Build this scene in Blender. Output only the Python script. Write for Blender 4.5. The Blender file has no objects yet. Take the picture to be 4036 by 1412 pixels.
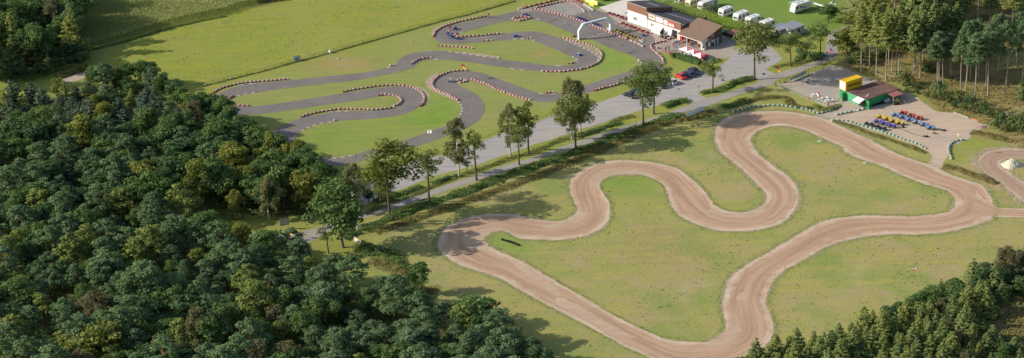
import bpy, math, random
import numpy as np
from mathutils import Vector, Matrix
from mathutils.geometry import tessellate_polygon
random.seed(7)
RNG = np.random.default_rng(11)
SC = bpy.context.scene
COL = SC.collection
PI = math.pi
# ------------------------------------------------------------------ survey camera (aerial photograph, about 300 m up)
PITCH, FPX, HGT, ROLL = math.radians(23.32), 11383.0, 300.0, math.radians(-2.015)
TL = {'A': (0, 0, 1.287), 'B': (700, 0, 2.574), 'C': (1600, 0, 3.003), 'D': (2200, 0, 3.003), 'E': (2400, 0, 3.604),
      'F': (2700, 0, 2.772), 'H': (3000, 200, 2.2525), 'I': (3236, 0, 2.2525), 'J': (3236, 350, 2.2525), 'K': (800, 200, 2.002),
      'L': (1600, 200, 2.002), 'M': (2400, 150, 2.574), 'N': (1100, 450, 1.5017), 'O': (0, 700, 1.266), 'Q': (1100, 900, 1.76),
      'R': (2800, 800, 1.4725), 'S': (2100, 600, 1.802), 'V': (0, 0, 0.638), 'X': (0, 0, 1.0), 'T1': (2000, 0, 6.435),
      'T2': (2300, 60, 6.435), 'T3': (2600, 0, 6.435), 'T4': (2960, 0, 6.435), 'T5': (2560, 120, 6.4367), 'T6': (2560, 230, 6.4367),
      'T7': (3280, 280, 5.631), 'T8': (3420, 420, 5.631), 'T9': (1040, 750, 3.605), 'T10': (0, 0, 2.503), 'T11': (2440, 240, 5.631),
      'T12': (3700, 500, 2.253), 'T13': (3000, 300, 6.4367), 'T14': (600, 600, 3.003), 'T15': (2280, 0, 6.133), 'T16': (2660, 100, 6.008),
      'T17': (1620, 80, 9.008)}


def px(s):
    """survey string 'K 10,20 30,40 L 5,6' -> list of photo coordinates"""
    out, t = [], None
    for w in s.split():
        if ',' in w:
            a, b = w.split(',')
            ox, oy, k = TL[t]
            out.append((ox + float(a) / k, oy + float(b) / k))
        else:
            t = w
    return out


CP, SP, CR, SR = math.cos(PITCH), math.sin(PITCH), math.cos(ROLL), math.sin(ROLL)


def ray(p):
    u, v = (p[0] - 2018) / FPX, (706 - p[1]) / FPX
    u, v = u * CR - v * SR, u * SR + v * CR
    return Vector((u, CP + v * SP, -SP + v * CP))


def W(p, z=0.0):
    """surveyed point of the ground (or of height z)"""
    d = ray(p)
    t = (z - HGT) / d.z
    return Vector((d.x * t, d.y * t, z))


def WS(s, z=0.0):
    return [W(p, z) for p in px(s)]


def W1(s, z=0.0):
    return WS(s, z)[0]


def tall(base, top):
    """height of an upright thing from its foot and its top"""
    b, d = W(base), ray(top)
    return HGT + d.z * b.y / d.y


# ------------------------------------------------------------------ mesh helpers
def tag(o, label=None, cat=None, group=None, kind=None):
    if label: o['label'] = label
    if cat: o['category'] = cat
    if group: o['group'] = group
    if kind: o['kind'] = kind
    return o


def thing(name, label, cat, loc=(0, 0, 0), rz=0.0, group=None):
    o = bpy.data.objects.new(name, None)
    COL.objects.link(o)
    o.location = loc
    o.rotation_euler = (0, 0, rz)
    o.empty_display_size = .3
    return tag(o, label, cat, group)


class MB:
    """collects faces and links them as one mesh object"""
    def __init__(s):
        s.v, s.f, s.m, s.sm = [], [], [], []

    def add(s, vs, fs, mi=0, smooth=False):
        n = len(s.v)
        s.v += [tuple(v) for v in vs]
        for f in fs:
            s.f.append([i + n for i in f]); s.m.append(mi); s.sm.append(smooth)
        return s

    def hexa(s, p, mi=0):
        return s.add(p, [(0, 3, 2, 1), (4, 5, 6, 7), (0, 1, 5, 4), (1, 2, 6, 5), (2, 3, 7, 6), (3, 0, 4, 7)], mi)

    def box(s, c, d, rz=0.0, mi=0, top=None, shift=(0, 0)):
        hx, hy, hz = d[0] / 2, d[1] / 2, d[2] / 2
        t = top or (1, 1)
        pts = []
        for k, z in ((0, -hz), (1, hz)):
            for a, b in ((-1, -1), (1, -1), (1, 1), (-1, 1)):
                x, y = a * hx * (t[0] if k else 1) + (shift[0] if k else 0), b * hy * (t[1] if k else 1) + (shift[1] if k else 0)
                pts.append((c[0] + x * math.cos(rz) - y * math.sin(rz), c[1] + x * math.sin(rz) + y * math.cos(rz), c[2] + z))
        return s.hexa(pts, mi)

    def tube(s, pts, rad, n=6, mi=0, cap=True, smooth=True):
        pts = [Vector(p) for p in pts]
        if not isinstance(rad, (list, tuple)): rad = [rad] * len(pts)
        vs = []
        for i, p in enumerate(pts):
            d = (pts[min(i + 1, len(pts) - 1)] - pts[max(i - 1, 0)]).normalized()
            a = d.cross(Vector((0, 0, 1)) if abs(d.z) < .9 else Vector((1, 0, 0))).normalized()
            b = d.cross(a)
            for k in range(n):
                t = 2 * PI * k / n
                vs.append(p + (a * math.cos(t) + b * math.sin(t)) * rad[i])
        fs = []
        for i in range(len(pts) - 1):
            for k in range(n):
                fs.append((i * n + k, i * n + (k + 1) % n, (i + 1) * n + (k + 1) % n, (i + 1) * n + k))
        s.add(vs, fs, mi, smooth)
        if cap:
            s.add(vs[:n], [tuple(range(n))], mi); s.add(vs[-n:], [tuple(range(n))[::-1]], mi)
        return s

    def lathe(s, prof, n=12, c=(0, 0, 0), mi=0, axis='z', smooth=True, close=False):
        vs = []
        for r, z in prof:
            for k in range(n):
                t = 2 * PI * k / n
                x, y = r * math.cos(t), r * math.sin(t)
                q = {'z': (x, y, z), 'y': (x, z, y), 'x': (z, x, y)}[axis]
                vs.append((q[0] + c[0], q[1] + c[1], q[2] + c[2]))
        m = len(prof)
        fs = []
        for i in range(m if close else m - 1):
            for k in range(n):
                j = (i + 1) % m
                fs.append((i * n + k, i * n + (k + 1) % n, j * n + (k + 1) % n, j * n + k))
        return s.add(vs, fs, mi, smooth)

    def prism(s, poly, z0, z1, mi=0, mtop=None):
        n = len(poly)
        vs = [(p[0], p[1], z0) for p in poly] + [(p[0], p[1], z1) for p in poly]
        s.add(vs, [(i, (i + 1) % n, (i + 1) % n + n, i + n) for i in range(n)], mi)
        tri = tessellate_polygon([[Vector((p[0], p[1], 0)) for p in poly]])
        s.add(vs[n:], [t for t in tri], mi if mtop is None else mtop)
        return s.add(vs[:n], [t[::-1] for t in tri], mi)

    def loft(s, rings, mi=0, smooth=True, cap=True):
        n = len(rings[0])
        vs = [p for r in rings for p in r]
        s.add(vs, [(i * n + k, i * n + (k + 1) % n, (i + 1) * n + (k + 1) % n, (i + 1) * n + k) for i in range(len(rings) - 1) for k in range(n)], mi, smooth)
        if cap:
            s.add(rings[0], [tuple(range(n))[::-1]], mi); s.add(rings[-1], [tuple(range(n))], mi)
        return s

    def mesh(s, name, mats):
        me = bpy.data.meshes.new(name)
        me.from_pydata(s.v, [], s.f)
        for m in mats if isinstance(mats, (list, tuple)) else [mats]:
            me.materials.append(m)
        me.polygons.foreach_set('material_index', s.m)
        me.polygons.foreach_set('use_smooth', s.sm)
        me.validate(); me.update()
        return me

    def build(s, name, mats, parent=None, loc=(0, 0, 0), rz=0.0):
        o = bpy.data.objects.new(name, s.mesh(name, mats))
        COL.objects.link(o)
        o.parent = parent
        o.location = loc
        o.rotation_euler = (0, 0, rz)
        return o


def link(name, me, parent=None, loc=(0, 0, 0)):
    o = bpy.data.objects.new(name, me)
    COL.objects.link(o)
    o.parent = parent
    o.location = loc
    return o


def kids(o):
    return [c for c in KID.get(o.name, [])]


KID = {}


def index_kids():
    KID.clear()
    for o in SC.objects:
        if o.parent: KID.setdefault(o.parent.name, []).append(o)


def dup(root, loc=None, rz=None, label=None, group=None, scale=None):
    def cp(o, par):
        c = o.copy(); COL.objects.link(c)
        if par is not None: c.parent = par
        for k in KID.get(o.name, []): cp(k, c)
        return c
    r = cp(root, None)
    if loc is not None: r.location = loc
    if rz is not None: r.rotation_euler = (0, 0, rz)
    if label: r['label'] = label
    if group: r['group'] = group
    if scale is not None: r.scale = scale
    return r


class Series:
    """builds the first of a kind, copies it afterwards"""
    def __init__(s, maker):
        s.maker, s.proto, s.used = maker, None, False

    def put(s, loc, rz=0.0, label=None, group=None, scale=None):
        if s.proto is None:
            s.proto = s.maker(); index_kids()
            o = s.proto
            o.location = loc; o.rotation_euler = (0, 0, rz)
            if label: o['label'] = label
            if group: o['group'] = group
            if scale is not None: o.scale = scale
            return o
        return dup(s.proto, loc, rz, label, group, scale if scale is not None else (1, 1, 1))


# ------------------------------------------------------------------ materials
def nodes(name):
    m = bpy.data.materials.new(name)
    m.use_nodes = True
    nt = m.node_tree
    b = nt.nodes['Principled BSDF']
    b.inputs['Specular IOR Level'].default_value = .25
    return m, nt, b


def N(nt, typ, **kw):
    n = nt.nodes.new(typ)
    for k, v in kw.items():
        if k.startswith('_'): setattr(n, k[1:], v)
        else: n.inputs[k].default_value = v
    return n


def noise(nt, scale, detail=4, rough=.6, vec=None):
    n = N(nt, 'ShaderNodeTexNoise', Scale=scale, Detail=detail, Roughness=rough)
    if vec is not None: nt.links.new(vec, n.inputs['Vector'])
    return n.outputs['Fac']


def ramp(nt, fac, a, b, c0=(0, 0, 0, 1), c1=(1, 1, 1, 1)):
    r = N(nt, 'ShaderNodeMapRange')
    r.inputs['From Min'].default_value = a; r.inputs['From Max'].default_value = b
    nt.links.new(fac, r.inputs['Value'])
    return r.outputs['Result']


def mixc(nt, fac, a, b, mode='MIX'):
    n = nt.nodes.new('ShaderNodeMix'); n.data_type = 'RGBA'; n.blend_type = mode
    for sock, val in ((n.inputs[0], fac), (n.inputs[6], a), (n.inputs[7], b)):
        if hasattr(val, 'node'): nt.links.new(val, sock)
        elif isinstance(val, (int, float)): sock.default_value = val
        else: sock.default_value = (*val[:3], 1)
    return n.outputs[2]


def math_(nt, op, a, b=0.0, clamp=False):
    n = nt.nodes.new('ShaderNodeMath'); n.operation = op; n.use_clamp = clamp
    for sock, val in ((n.inputs[0], a), (n.inputs[1], b)):
        if hasattr(val, 'node'): nt.links.new(val, sock)
        else: sock.default_value = val
    return n.outputs[0]


def bump(nt, b, fac, dist=.02, strength=.5):
    n = N(nt, 'ShaderNodeBump', Strength=strength, Distance=dist)
    nt.links.new(fac, n.inputs['Height'])
    nt.links.new(n.outputs['Normal'], b.inputs['Normal'])


def wpos(nt):
    return nt.nodes.new('ShaderNodeNewGeometry').outputs['Position']


def opos(nt):
    return nt.nodes.new('ShaderNodeTexCoord').outputs['Object']


MATS = {}


def paint(name, col, rough=.5, var=.12, scale=3.0, metal=0.0, spec=.3, dirt=None):
    """painted or plain surface with a little uneven wear"""
    if name in MATS: return MATS[name]
    m, nt, b = nodes(name)
    v = opos(nt)
    f = noise(nt, scale, 5, .65, v)
    dark = tuple(c * (1 - var) for c in col) if dirt is None else dirt
    c = mixc(nt, ramp(nt, f, .35, .7), col, dark)
    nt.links.new(c, b.inputs['Base Color'])
    b.inputs['Roughness'].default_value = rough
    b.inputs['Metallic'].default_value = metal
    b.inputs['Specular IOR Level'].default_value = spec
    MATS[name] = m
    return m


# ------------------------------------------------------------------ curves and sheets
def smooth(pts, step=1.2, closed=False):
    """Catmull-Rom through 2-D ground points, resampled"""
    P = [Vector((p[0], p[1], 0)) for p in pts]
    n = len(P)
    out = []
    for i in range(n if closed else n - 1):
        g = lambda k: P[k % n] if closed else P[min(max(k, 0), n - 1)]
        a, b, c, d = g(i - 1), g(i), g(i + 1), g(i + 2)
        m = max(1, int((c - b).length / step))
        for j in range(m):
            t = j / m
            out.append(.5 * ((2 * b) + (c - a) * t + (2 * a - 5 * b + 4 * c - d) * t * t + (3 * b - 3 * c + d - a) * t ** 3))
    if not closed: out.append(P[-1])
    return out


def resample(pts, n):
    L = [0]
    for a, b in zip(pts, pts[1:]): L.append(L[-1] + (b - a).length)
    out, k = [], 0
    for i in range(n):
        t = L[-1] * i / (n - 1)
        while k < len(L) - 2 and L[k + 1] < t: k += 1
        u = (t - L[k]) / max(L[k + 1] - L[k], 1e-9)
        out.append(pts[k].lerp(pts[k + 1], min(max(u, 0), 1)))
    return out


def jitter(pts, amp, closed=True, seed=0):
    r = random.Random(seed)
    n = len(pts)
    out = []
    ph = [r.uniform(0, 6.28) for _ in range(4)]
    for i, p in enumerate(pts):
        a, b = pts[i - 1] if closed or i else pts[i], pts[(i + 1) % n] if closed or i < n - 1 else pts[i]
        d = (b - a)
        nrm = Vector((-d.y, d.x, 0)).normalized() if d.length > 1e-6 else Vector()
        k = math.sin(i * .31 + ph[0]) * .4 + math.sin(i * .83 + ph[1]) * .3 + r.uniform(-.6, .6)
        out.append(p + nrm * amp * k)
    return out


def sheet(name, loops, z, mat, kind='structure', smoothed=True, jit=0.0, step=1.0, skirt=0.0):
    """flat surface from survey strings: outer loop, then holes"""
    L = []
    for k, s in enumerate(loops):
        w = WS(s) if isinstance(s, str) else s
        w = smooth(w, step, True) if smoothed else [Vector((p[0], p[1], 0)) for p in w]
        if jit: w = jitter(w, jit, True, k + len(name))
        L.append(w)
    mb = MB()
    tri = tessellate_polygon(L)
    flat = [p for l in L for p in l]
    mb.add([(p.x, p.y, z) for p in flat], [t if (flat[t[1]] - flat[t[0]]).cross(flat[t[2]] - flat[t[0]]).z > 0 else t[::-1] for t in tri])
    if skirt:
        for l in L:
            n = len(l)
            mb.add([(p.x, p.y, z) for p in l] + [(p.x, p.y, z - skirt) for p in l], [(i, (i + 1) % n, (i + 1) % n + n, i + n) for i in range(n)])
    return tag(mb.build(name, mat), kind=kind)


def strip(name, legs, z, mat, wid=7, jit=0.0, grow=0.0, step=1.1):
    """road surface between pairs of edges; UV = (across, metres along)"""
    rows = []
    for P, Q in legs:
        a, b = smooth(WS(P), .8), smooth(WS(Q), .8)
        la = sum((x - y).length for x, y in zip(a, a[1:])); lb = sum((x - y).length for x, y in zip(b, b[1:]))
        n = max(3, int((la + lb) / 2 / step))
        r = list(zip(resample(a, n), resample(b, n)))
        rows += r if not rows else r[1:]
    A, B = [r[0] for r in rows], [r[1] for r in rows]
    if grow:
        A, B = [a + (a - b).normalized() * grow for a, b in zip(A, B)], [b + (b - a).normalized() * grow for a, b in zip(A, B)]
    if jit:
        A, B = jitter(A, jit, False, 3), jitter(B, jit, False, 4)
    mb = MB()
    vs, uv, t = [], [], 0
    for i, (a, b) in enumerate(zip(A, B)):
        if i: t += ((a + b) / 2 - (A[i - 1] + B[i - 1]) / 2).length
        for k in range(wid + 1):
            p = a.lerp(b, k / wid)
            vs.append((p.x, p.y, z)); uv.append((k / wid, t))
    fs = []
    for i in range(len(A) - 1):
        for k in range(wid):
            q = i * (wid + 1) + k
            f = (q, q + 1, q + wid + 2, q + wid + 1)
            e1, e2 = Vector(vs[f[1]]) - Vector(vs[f[0]]), Vector(vs[f[3]]) - Vector(vs[f[0]])
            fs.append(f if e1.cross(e2).z > 0 else f[::-1])
    mb.add(vs, fs, 0, True)
    o = tag(mb.build(name, mat), kind='structure')
    me = o.data
    lay = me.uv_layers.new(name='along')
    for l in me.loops: lay.data[l.index].uv = uv[l.vertex_index]
    return o


def inside(poly, X, Y):
    """point in polygon for numpy arrays"""
    r = np.zeros(X.shape, bool)
    n = len(poly)
    for i in range(n):
        x0, y0, x1, y1 = poly[i][0], poly[i][1], poly[(i + 1) % n][0], poly[(i + 1) % n][1]
        if y0 == y1: continue
        c = ((y0 > Y) != (y1 > Y)) & (X < (x1 - x0) * (Y - y0) / (y1 - y0) + x0)
        r ^= c
    return r
# ------------------------------------------------------------------ world, sun, camera
SUN_EL, SHADOW_AZ = math.radians(27.5), math.radians(3.0)     # shadows fall along +x
w = bpy.data.worlds.new('World'); SC.world = w; w.use_nodes = True
bg = w.node_tree.nodes['Background']
sky = w.node_tree.nodes.new('ShaderNodeTexSky')
sky.sky_type = 'NISHITA'; sky.sun_disc = False
sky.sun_elevation = SUN_EL
sdir = Vector((-math.cos(SHADOW_AZ) * math.cos(SUN_EL), -math.sin(SHADOW_AZ) * math.cos(SUN_EL), math.sin(SUN_EL)))   # towards the sun
sky.sun_rotation = math.atan2(sdir.x, sdir.y)
sky.air_density = 1.0; sky.dust_density = 1.6
w.node_tree.links.new(sky.outputs[0], bg.inputs[0])
bg.inputs[1].default_value = 0.15
sl = bpy.data.lights.new('sun', 'SUN'); sl.energy = 5.0; sl.angle = math.radians(.5); sl.color = (1.0, .93, .82)
so = bpy.data.objects.new('sun', sl); COL.objects.link(so)
so.rotation_euler = (-sdir).to_track_quat('-Z', 'Y').to_euler()
so.location = (-60, 690, 120)
cd = bpy.data.cameras.new('camera'); cam = bpy.data.objects.new('camera', cd); COL.objects.link(cam)
cd.sensor_width = 36; cd.lens = FPX / 4036 * 36; cd.clip_end = 20000; cd.clip_start = 1
cam.matrix_world = Matrix.Translation((0, 0, HGT)) @ Matrix.Rotation(PI / 2 - PITCH, 4, 'X') @ Matrix.Rotation(ROLL, 4, 'Z')
SC.camera = cam
SC.view_settings.view_transform = 'Standard'; SC.view_settings.look = 'None'; SC.view_settings.exposure = 0
SC.cycles.max_bounces = 5; SC.cycles.diffuse_bounces = 3; SC.cycles.transmission_bounces = 3; SC.cycles.transparent_max_bounces = 4
SC.cycles.sample_clamp_indirect = 4

# ------------------------------------------------------------------ survey of the surfaces
KART_OUT = ("C 1320,130 1100,180 985,195 850,235 700,265 540,300 440,340 370,385 335,430 340,462 380,495 470,515 600,520 760,512 900,500 1050,485 1180,478 1290,472 "
            "1400,468 1490,480 1560,500 1650,540 1740,575 D 0,600 100,648 180,685 215,715 215,745 160,770 60,780 0,780 C 1650,770 1500,750 1300,725 1100,700 1000,680 "
            "850,655 700,630 520,610 380,603 250,608 120,625 0,655 K 1540,75 1525,110 1470,135 1340,160 1200,182 1000,200 800,222 680,235 560,245 420,258 330,270 250,288 "
            "180,313 130,338 95,365 80,400 105,440 170,475 250,495 330,507 500,495 700,467 900,437 1100,410 1250,386 1370,366 1430,356 1500,362 1550,385 1562,412 1530,440 "
            "1490,462 1350,475 1150,478 1050,483 950,500 850,515 790,525 720,550 650,585 590,620 540,660 500,710 490,765 540,830 650,885 800,915 987,917 1200,880 1400,835 "
            "1602,785 L 100,750 200,715 300,680 450,625 530,580 590,530 620,470 620,430 590,380 540,335 460,295 410,268 395,250 430,238 500,235 600,265 680,300 750,325 "
            "850,355 980,392 1080,405 1200,402 1300,385 1420,335 1500,318 1740,250 X 2540,300 2585,288 2618,268 D 1235,760 1225,710 1190,660 1130,605 1085,545 "
            "T2 1800,690 1760,530 1600,480 800,150 T1 2480,330 2080,265 1960,310 1600,395 1100,330 700,270 560,285 400,300")
KART_IN = ("T1 600,500 880,548 1100,625 1400,750 1740,900 D 230,440 400,475 560,545 700,600 850,650 920,688 945,710 960,750 945,782 900,812 830,850 700,893 "
           "L 1650,197 1550,230 1420,272 1300,310 1200,337 1110,345 1060,338 1000,322 900,285 800,250 700,212 620,182 560,170 480,163 380,172 300,195 245,225 225,262 "
           "235,295 290,325 370,370 425,405 445,450 440,490 410,530 370,570 300,600 200,635 100,670 0,705 K 1480,737 1300,790 1180,826 1060,845 920,842 770,800 725,765 "
           "715,700 745,650 790,625 850,598 930,575 1020,560 1150,548 1300,540 1450,525 1550,508 1640,480 1710,440 1745,400 1738,350 1690,305 1600,288 1520,283 1350,300 "
           "1200,322 1100,338 900,370 700,403 500,430 380,440 300,437 240,425 215,402 225,380 270,358 330,345 440,328 600,305 800,280 1000,255 1200,235 1350,208 1500,178 "
           "1602,155 C 90,800 120,770 170,735 250,712 330,705 420,705 600,720 800,745 990,775 1200,805 1400,830 1600,846 D 0,848 150,832 280,808 400,775 465,735 480,690 "
           "440,640 350,590 230,545 100,485 0,448 C 1740,425 1560,382 1450,373 1300,380 1130,405 900,430 700,447 600,440 590,425 640,395 700,375 800,350 950,305 1100,270 1250,247")
DIRT = [("V 1797,350 1801,323 1815,304 1840,291 1880,283 1920,281 H 150,540 300,553", "V 1887,357 1890,343 1903,331 1920,324 H 100,672"),
        ("H 300,553 450,580 560,608 640,640 J 110,303 250,375 450,465 600,545 750,610 940,672 1020,705 1150,762 1300,815 1420,855 T12 430,580",
         "H 100,672 200,668 300,680 400,705 480,745 600,800 720,850 J 200,545 300,600 420,645 560,695 680,745 800,800 900,840 1000,870 T12 80,570"),
        ("T12 430,580 468,640 485,720 465,795 R 1640,88 1560,120 1450,150 1350,170 1200,185", "T12 80,570 140,620 150,690 R 1391,45 1370,55 1280,72 1150,82"),
        ("R 1200,185 1040,180 900,195 800,215 680,250 560,315 440,385", "R 1150,82 1040,78 900,75 760,85 640,115 540,170 400,250 280,320 190,375"),
        ("R 440,385 380,430 345,480 322,540 322,590 345,640 360,700 355,770 300,840 180,905", "R 190,375 120,430 95,470 78,560 72,640 85,700 78,750 30,795 -20,812"),
        ("R 180,905 V 1830,935 1760,948 1690,930 1640,903 1600,885 1550,860 1480,822 1403,781", "R -20,812 V 1740,860 1690,856 1640,840 1560,802 1480,756 1403,711"),
        ("Q 1936,570 1800,500 1700,445 1600,385 1500,330 1350,285 1260,255 1170,205 1110,150", "Q 1936,375 1850,330 1750,270 1650,215 1550,175 1480,140 1450,125"),
        ("Q 1110,150 N 942,770 965,710 1020,655 1100,620 1200,597 1300,588", "Q 1450,125 N 1222,770 1215,745 1220,725 1260,700 1310,690 1350,700"),
        ("N 1300,588 1400,597 1500,617 S 100,490 180,492 260,470 310,430 318,390", "N 1350,700 1420,735 1502,743 S 100,625 200,622 350,600 450,560 520,510 548,460"),
        ("S 318,390 290,340 262,270 265,210 320,150 400,105 500,72 620,57", "S 548,460 550,400 530,340 490,280 475,230 500,195 560,165 660,152"),
        ("S 620,57 780,65 900,85 1000,110 1080,150 1150,210 1210,270 1250,330 1290,380", "S 660,152 760,158 850,185 920,230 955,290 980,370 1030,440 1110,490 1210,530"),
        ("S 1290,380 1370,415 1450,430 1530,425 1600,400 1650,360 1660,310 1630,260", "S 1210,530 1330,555 1450,562 1560,555 1680,535 1770,500 1840,440 1875,370 1885,300 1860,220"),
        ("S 1630,260 1560,190 1470,110 1400,50 1340,0 V 1797,350", "S 1860,220 1800,160 1720,110 1640,50 1590,0 V 1887,357")]
LINKT = [("T12 330,560 420,665 510,715 620,726 760,727 950,715", "T12 300,880 430,815 520,803 620,803 760,803 950,797")]
SMALL = [("T12 950,215 757,198 620,192 500,207 420,228 367,268 352,310 362,355 400,400 450,437 520,470 600,545 680,605 740,660 830,720",
          "T12 950,300 757,287 650,277 590,282 552,305 545,340 570,370 640,420 700,460 757,492 850,540")]
ROAD = [("X 980,915 T9 300,640 550,585 N 290,655 400,605 500,570 640,537 760,500 900,452 1050,400 1160,365 1300,315 1420,280 1600,220 1800,150 M 400,820 560,775 700,720 830,675 900,640 1010,605 "
         "1100,585 1200,555 1300,520 1420,480 1530,440 F 940,820 1050,790 1200,745 1400,680 1500,630",
         "X 990,985 T9 300,790 580,770 N 290,695 420,640 520,612 640,575 760,535 900,485 1050,432 1160,400 1300,350 1440,305 1600,248 1800,185 M 420,850 600,800 780,750 960,705 1100,655 1250,600 "
         "1400,550 1520,515 1650,475 F 1000,880 1120,840 1300,770 1500,690 1640,635"),
        ("F 1500,630 1530,560 1545,480 1555,400 1600,345 1760,290", "F 1640,635 1680,580 1650,490 1670,430 1720,380 1830,320")]
PARK = ("N 370,560 480,450 640,365 760,290 950,245 1100,200 1300,120 1500,55 L 1190,500 1480,420 1720,340 M 160,575 300,515 560,450 690,415 800,375 940,335 1000,335 1100,300 1210,215 "
        "F 560,540 880,500 1050,640 900,745 920,780 980,800 960,830 850,870 800,885 M 1520,430 1440,392 1330,405 1200,440 1100,490 1000,515 900,555 905,575 960,600 1010,612 900,650 850,678 "
        "820,640 770,610 700,615 640,622 500,680 330,730 200,780 0,835 L 1600,555 1400,615 1200,685 1000,745 830,810 700,850 560,900 N 1000,345 900,375 720,445 560,515 400,590")
YARD = ("H 150,310 240,270 400,215 620,135 720,140 800,180 900,220 1030,270 1240,340 1370,400 1450,470 1560,540 J 1180,215 1310,265 1390,290 1490,330 1400,370 1330,400 1300,450 1250,475 1150,520 "
        "1115,600 1085,665 1060,720 1000,710 950,668 990,605 930,545 700,450 400,355 250,310 150,295 90,310 H 560,620 480,580 510,570 690,500 715,470 600,500 440,430 300,370")
PAVE = ("D 420,125 600,60 830,10 1250,-20 F 250,180 480,400 560,440 530,560 470,640 330,645 200,640 T5 1600,740 760,600 700,615 300,555 T5 160,520 D 1085,545 T2 1800,690 1760,530 1600,480 800,150 T1 2480,330 2300,270")
PAD = "T15 500,185 700,120 880,60 1080,0 1400,-40 1500,60 1180,400 1000,365 720,300"
APRON = "T1 230,290 330,255 800,160 1200,55 1500,0 1750,20 1930,115 2090,265 1960,312 1600,397 1100,332 700,272 560,288 400,302"
CORN = "A 330,90 440,250 600,212 720,176 850,136 1000,100 1150,70 B 600,100 800,55 900,22 X 1120,-30 1100,-220 300,-260"
MAIZE = "T15 1860,0 T3 200,70 420,100 700,170 1000,240 1300,340 1600,440 1850,560 2100,650 F 660,270 650,330 560,380 480,330 T3 1680,640 1060,470 900,480 420,270 400,190 0,70"
WOOD_N = ("X -80,400 60,412 160,385 230,392 310,378 365,338 450,332 550,342 620,372 700,425 780,480 840,545 900,600 970,640 1050,690 1140,720 1200,745 1260,790 1262,830 1180,850 1040,850 960,846 870,836 780,826 711,815 640,850 560,880 -80,900")
WOOD_S = ("X -80,900 560,890 690,895 760,900 800,960 900,975 1000,1000 1120,1010 1230,1070 1330,1120 1440,1180 1590,1185 1690,1250 1780,1300 1900,1335 2010,1390 2100,1450 2260,1550 2260,1720 -80,1720")
WOOD_NW = "X -120,330 0,315 110,300 210,262 300,225 335,200 318,120 290,20 260,-80 240,-260 -200,-260"
WOOD_E = "X 3330,235 3500,215 3600,180 3800,130 4150,100 4150,-260 3420,-260 3390,0 3360,130"
HEATH = "X 3325,260 3400,285 3500,320 3560,335 3650,390 3700,440 3760,445 3850,480 3920,510 4150,560 4150,-260 3400,-260 3350,100"
WOOD_SE = "X 2880,1530 2960,1450 3060,1425 3173,1395 3300,1370 3438,1315 3530,1270 3615,1225 3720,1175 3819,1125 3930,1080 4150,1005 4200,1640 2880,1640"
CLEAR = "R 1610,650 1690,580 1840,550 1900,640 1860,780 1780,860 1690,840 1620,760"
CAMP = "X 2480,-200 2290,20 2400,30 2560,-10 2800,20 F 600,330 900,400 1300,420 1600,340 1760,300 1802,100 X 3380,-200"
MEADOW = "K -100,300 0,283 150,243 450,168 720,92 950,32 C 430,250 700,185 1100,70 1300,10 X 2120,-100 2000,-260 300,-260 X 280,150 350,330 700,470"
INFIELD = "N 150,780 290,700 520,615 640,580 900,490 1160,405 1440,310 1800,190 M 420,855 780,755 1100,660 1500,520 H 150,310 440,430 690,500 J 930,540 1100,680 1802,540 X 4150,620 4150,1640 2000,1640 1500,1100"

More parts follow.
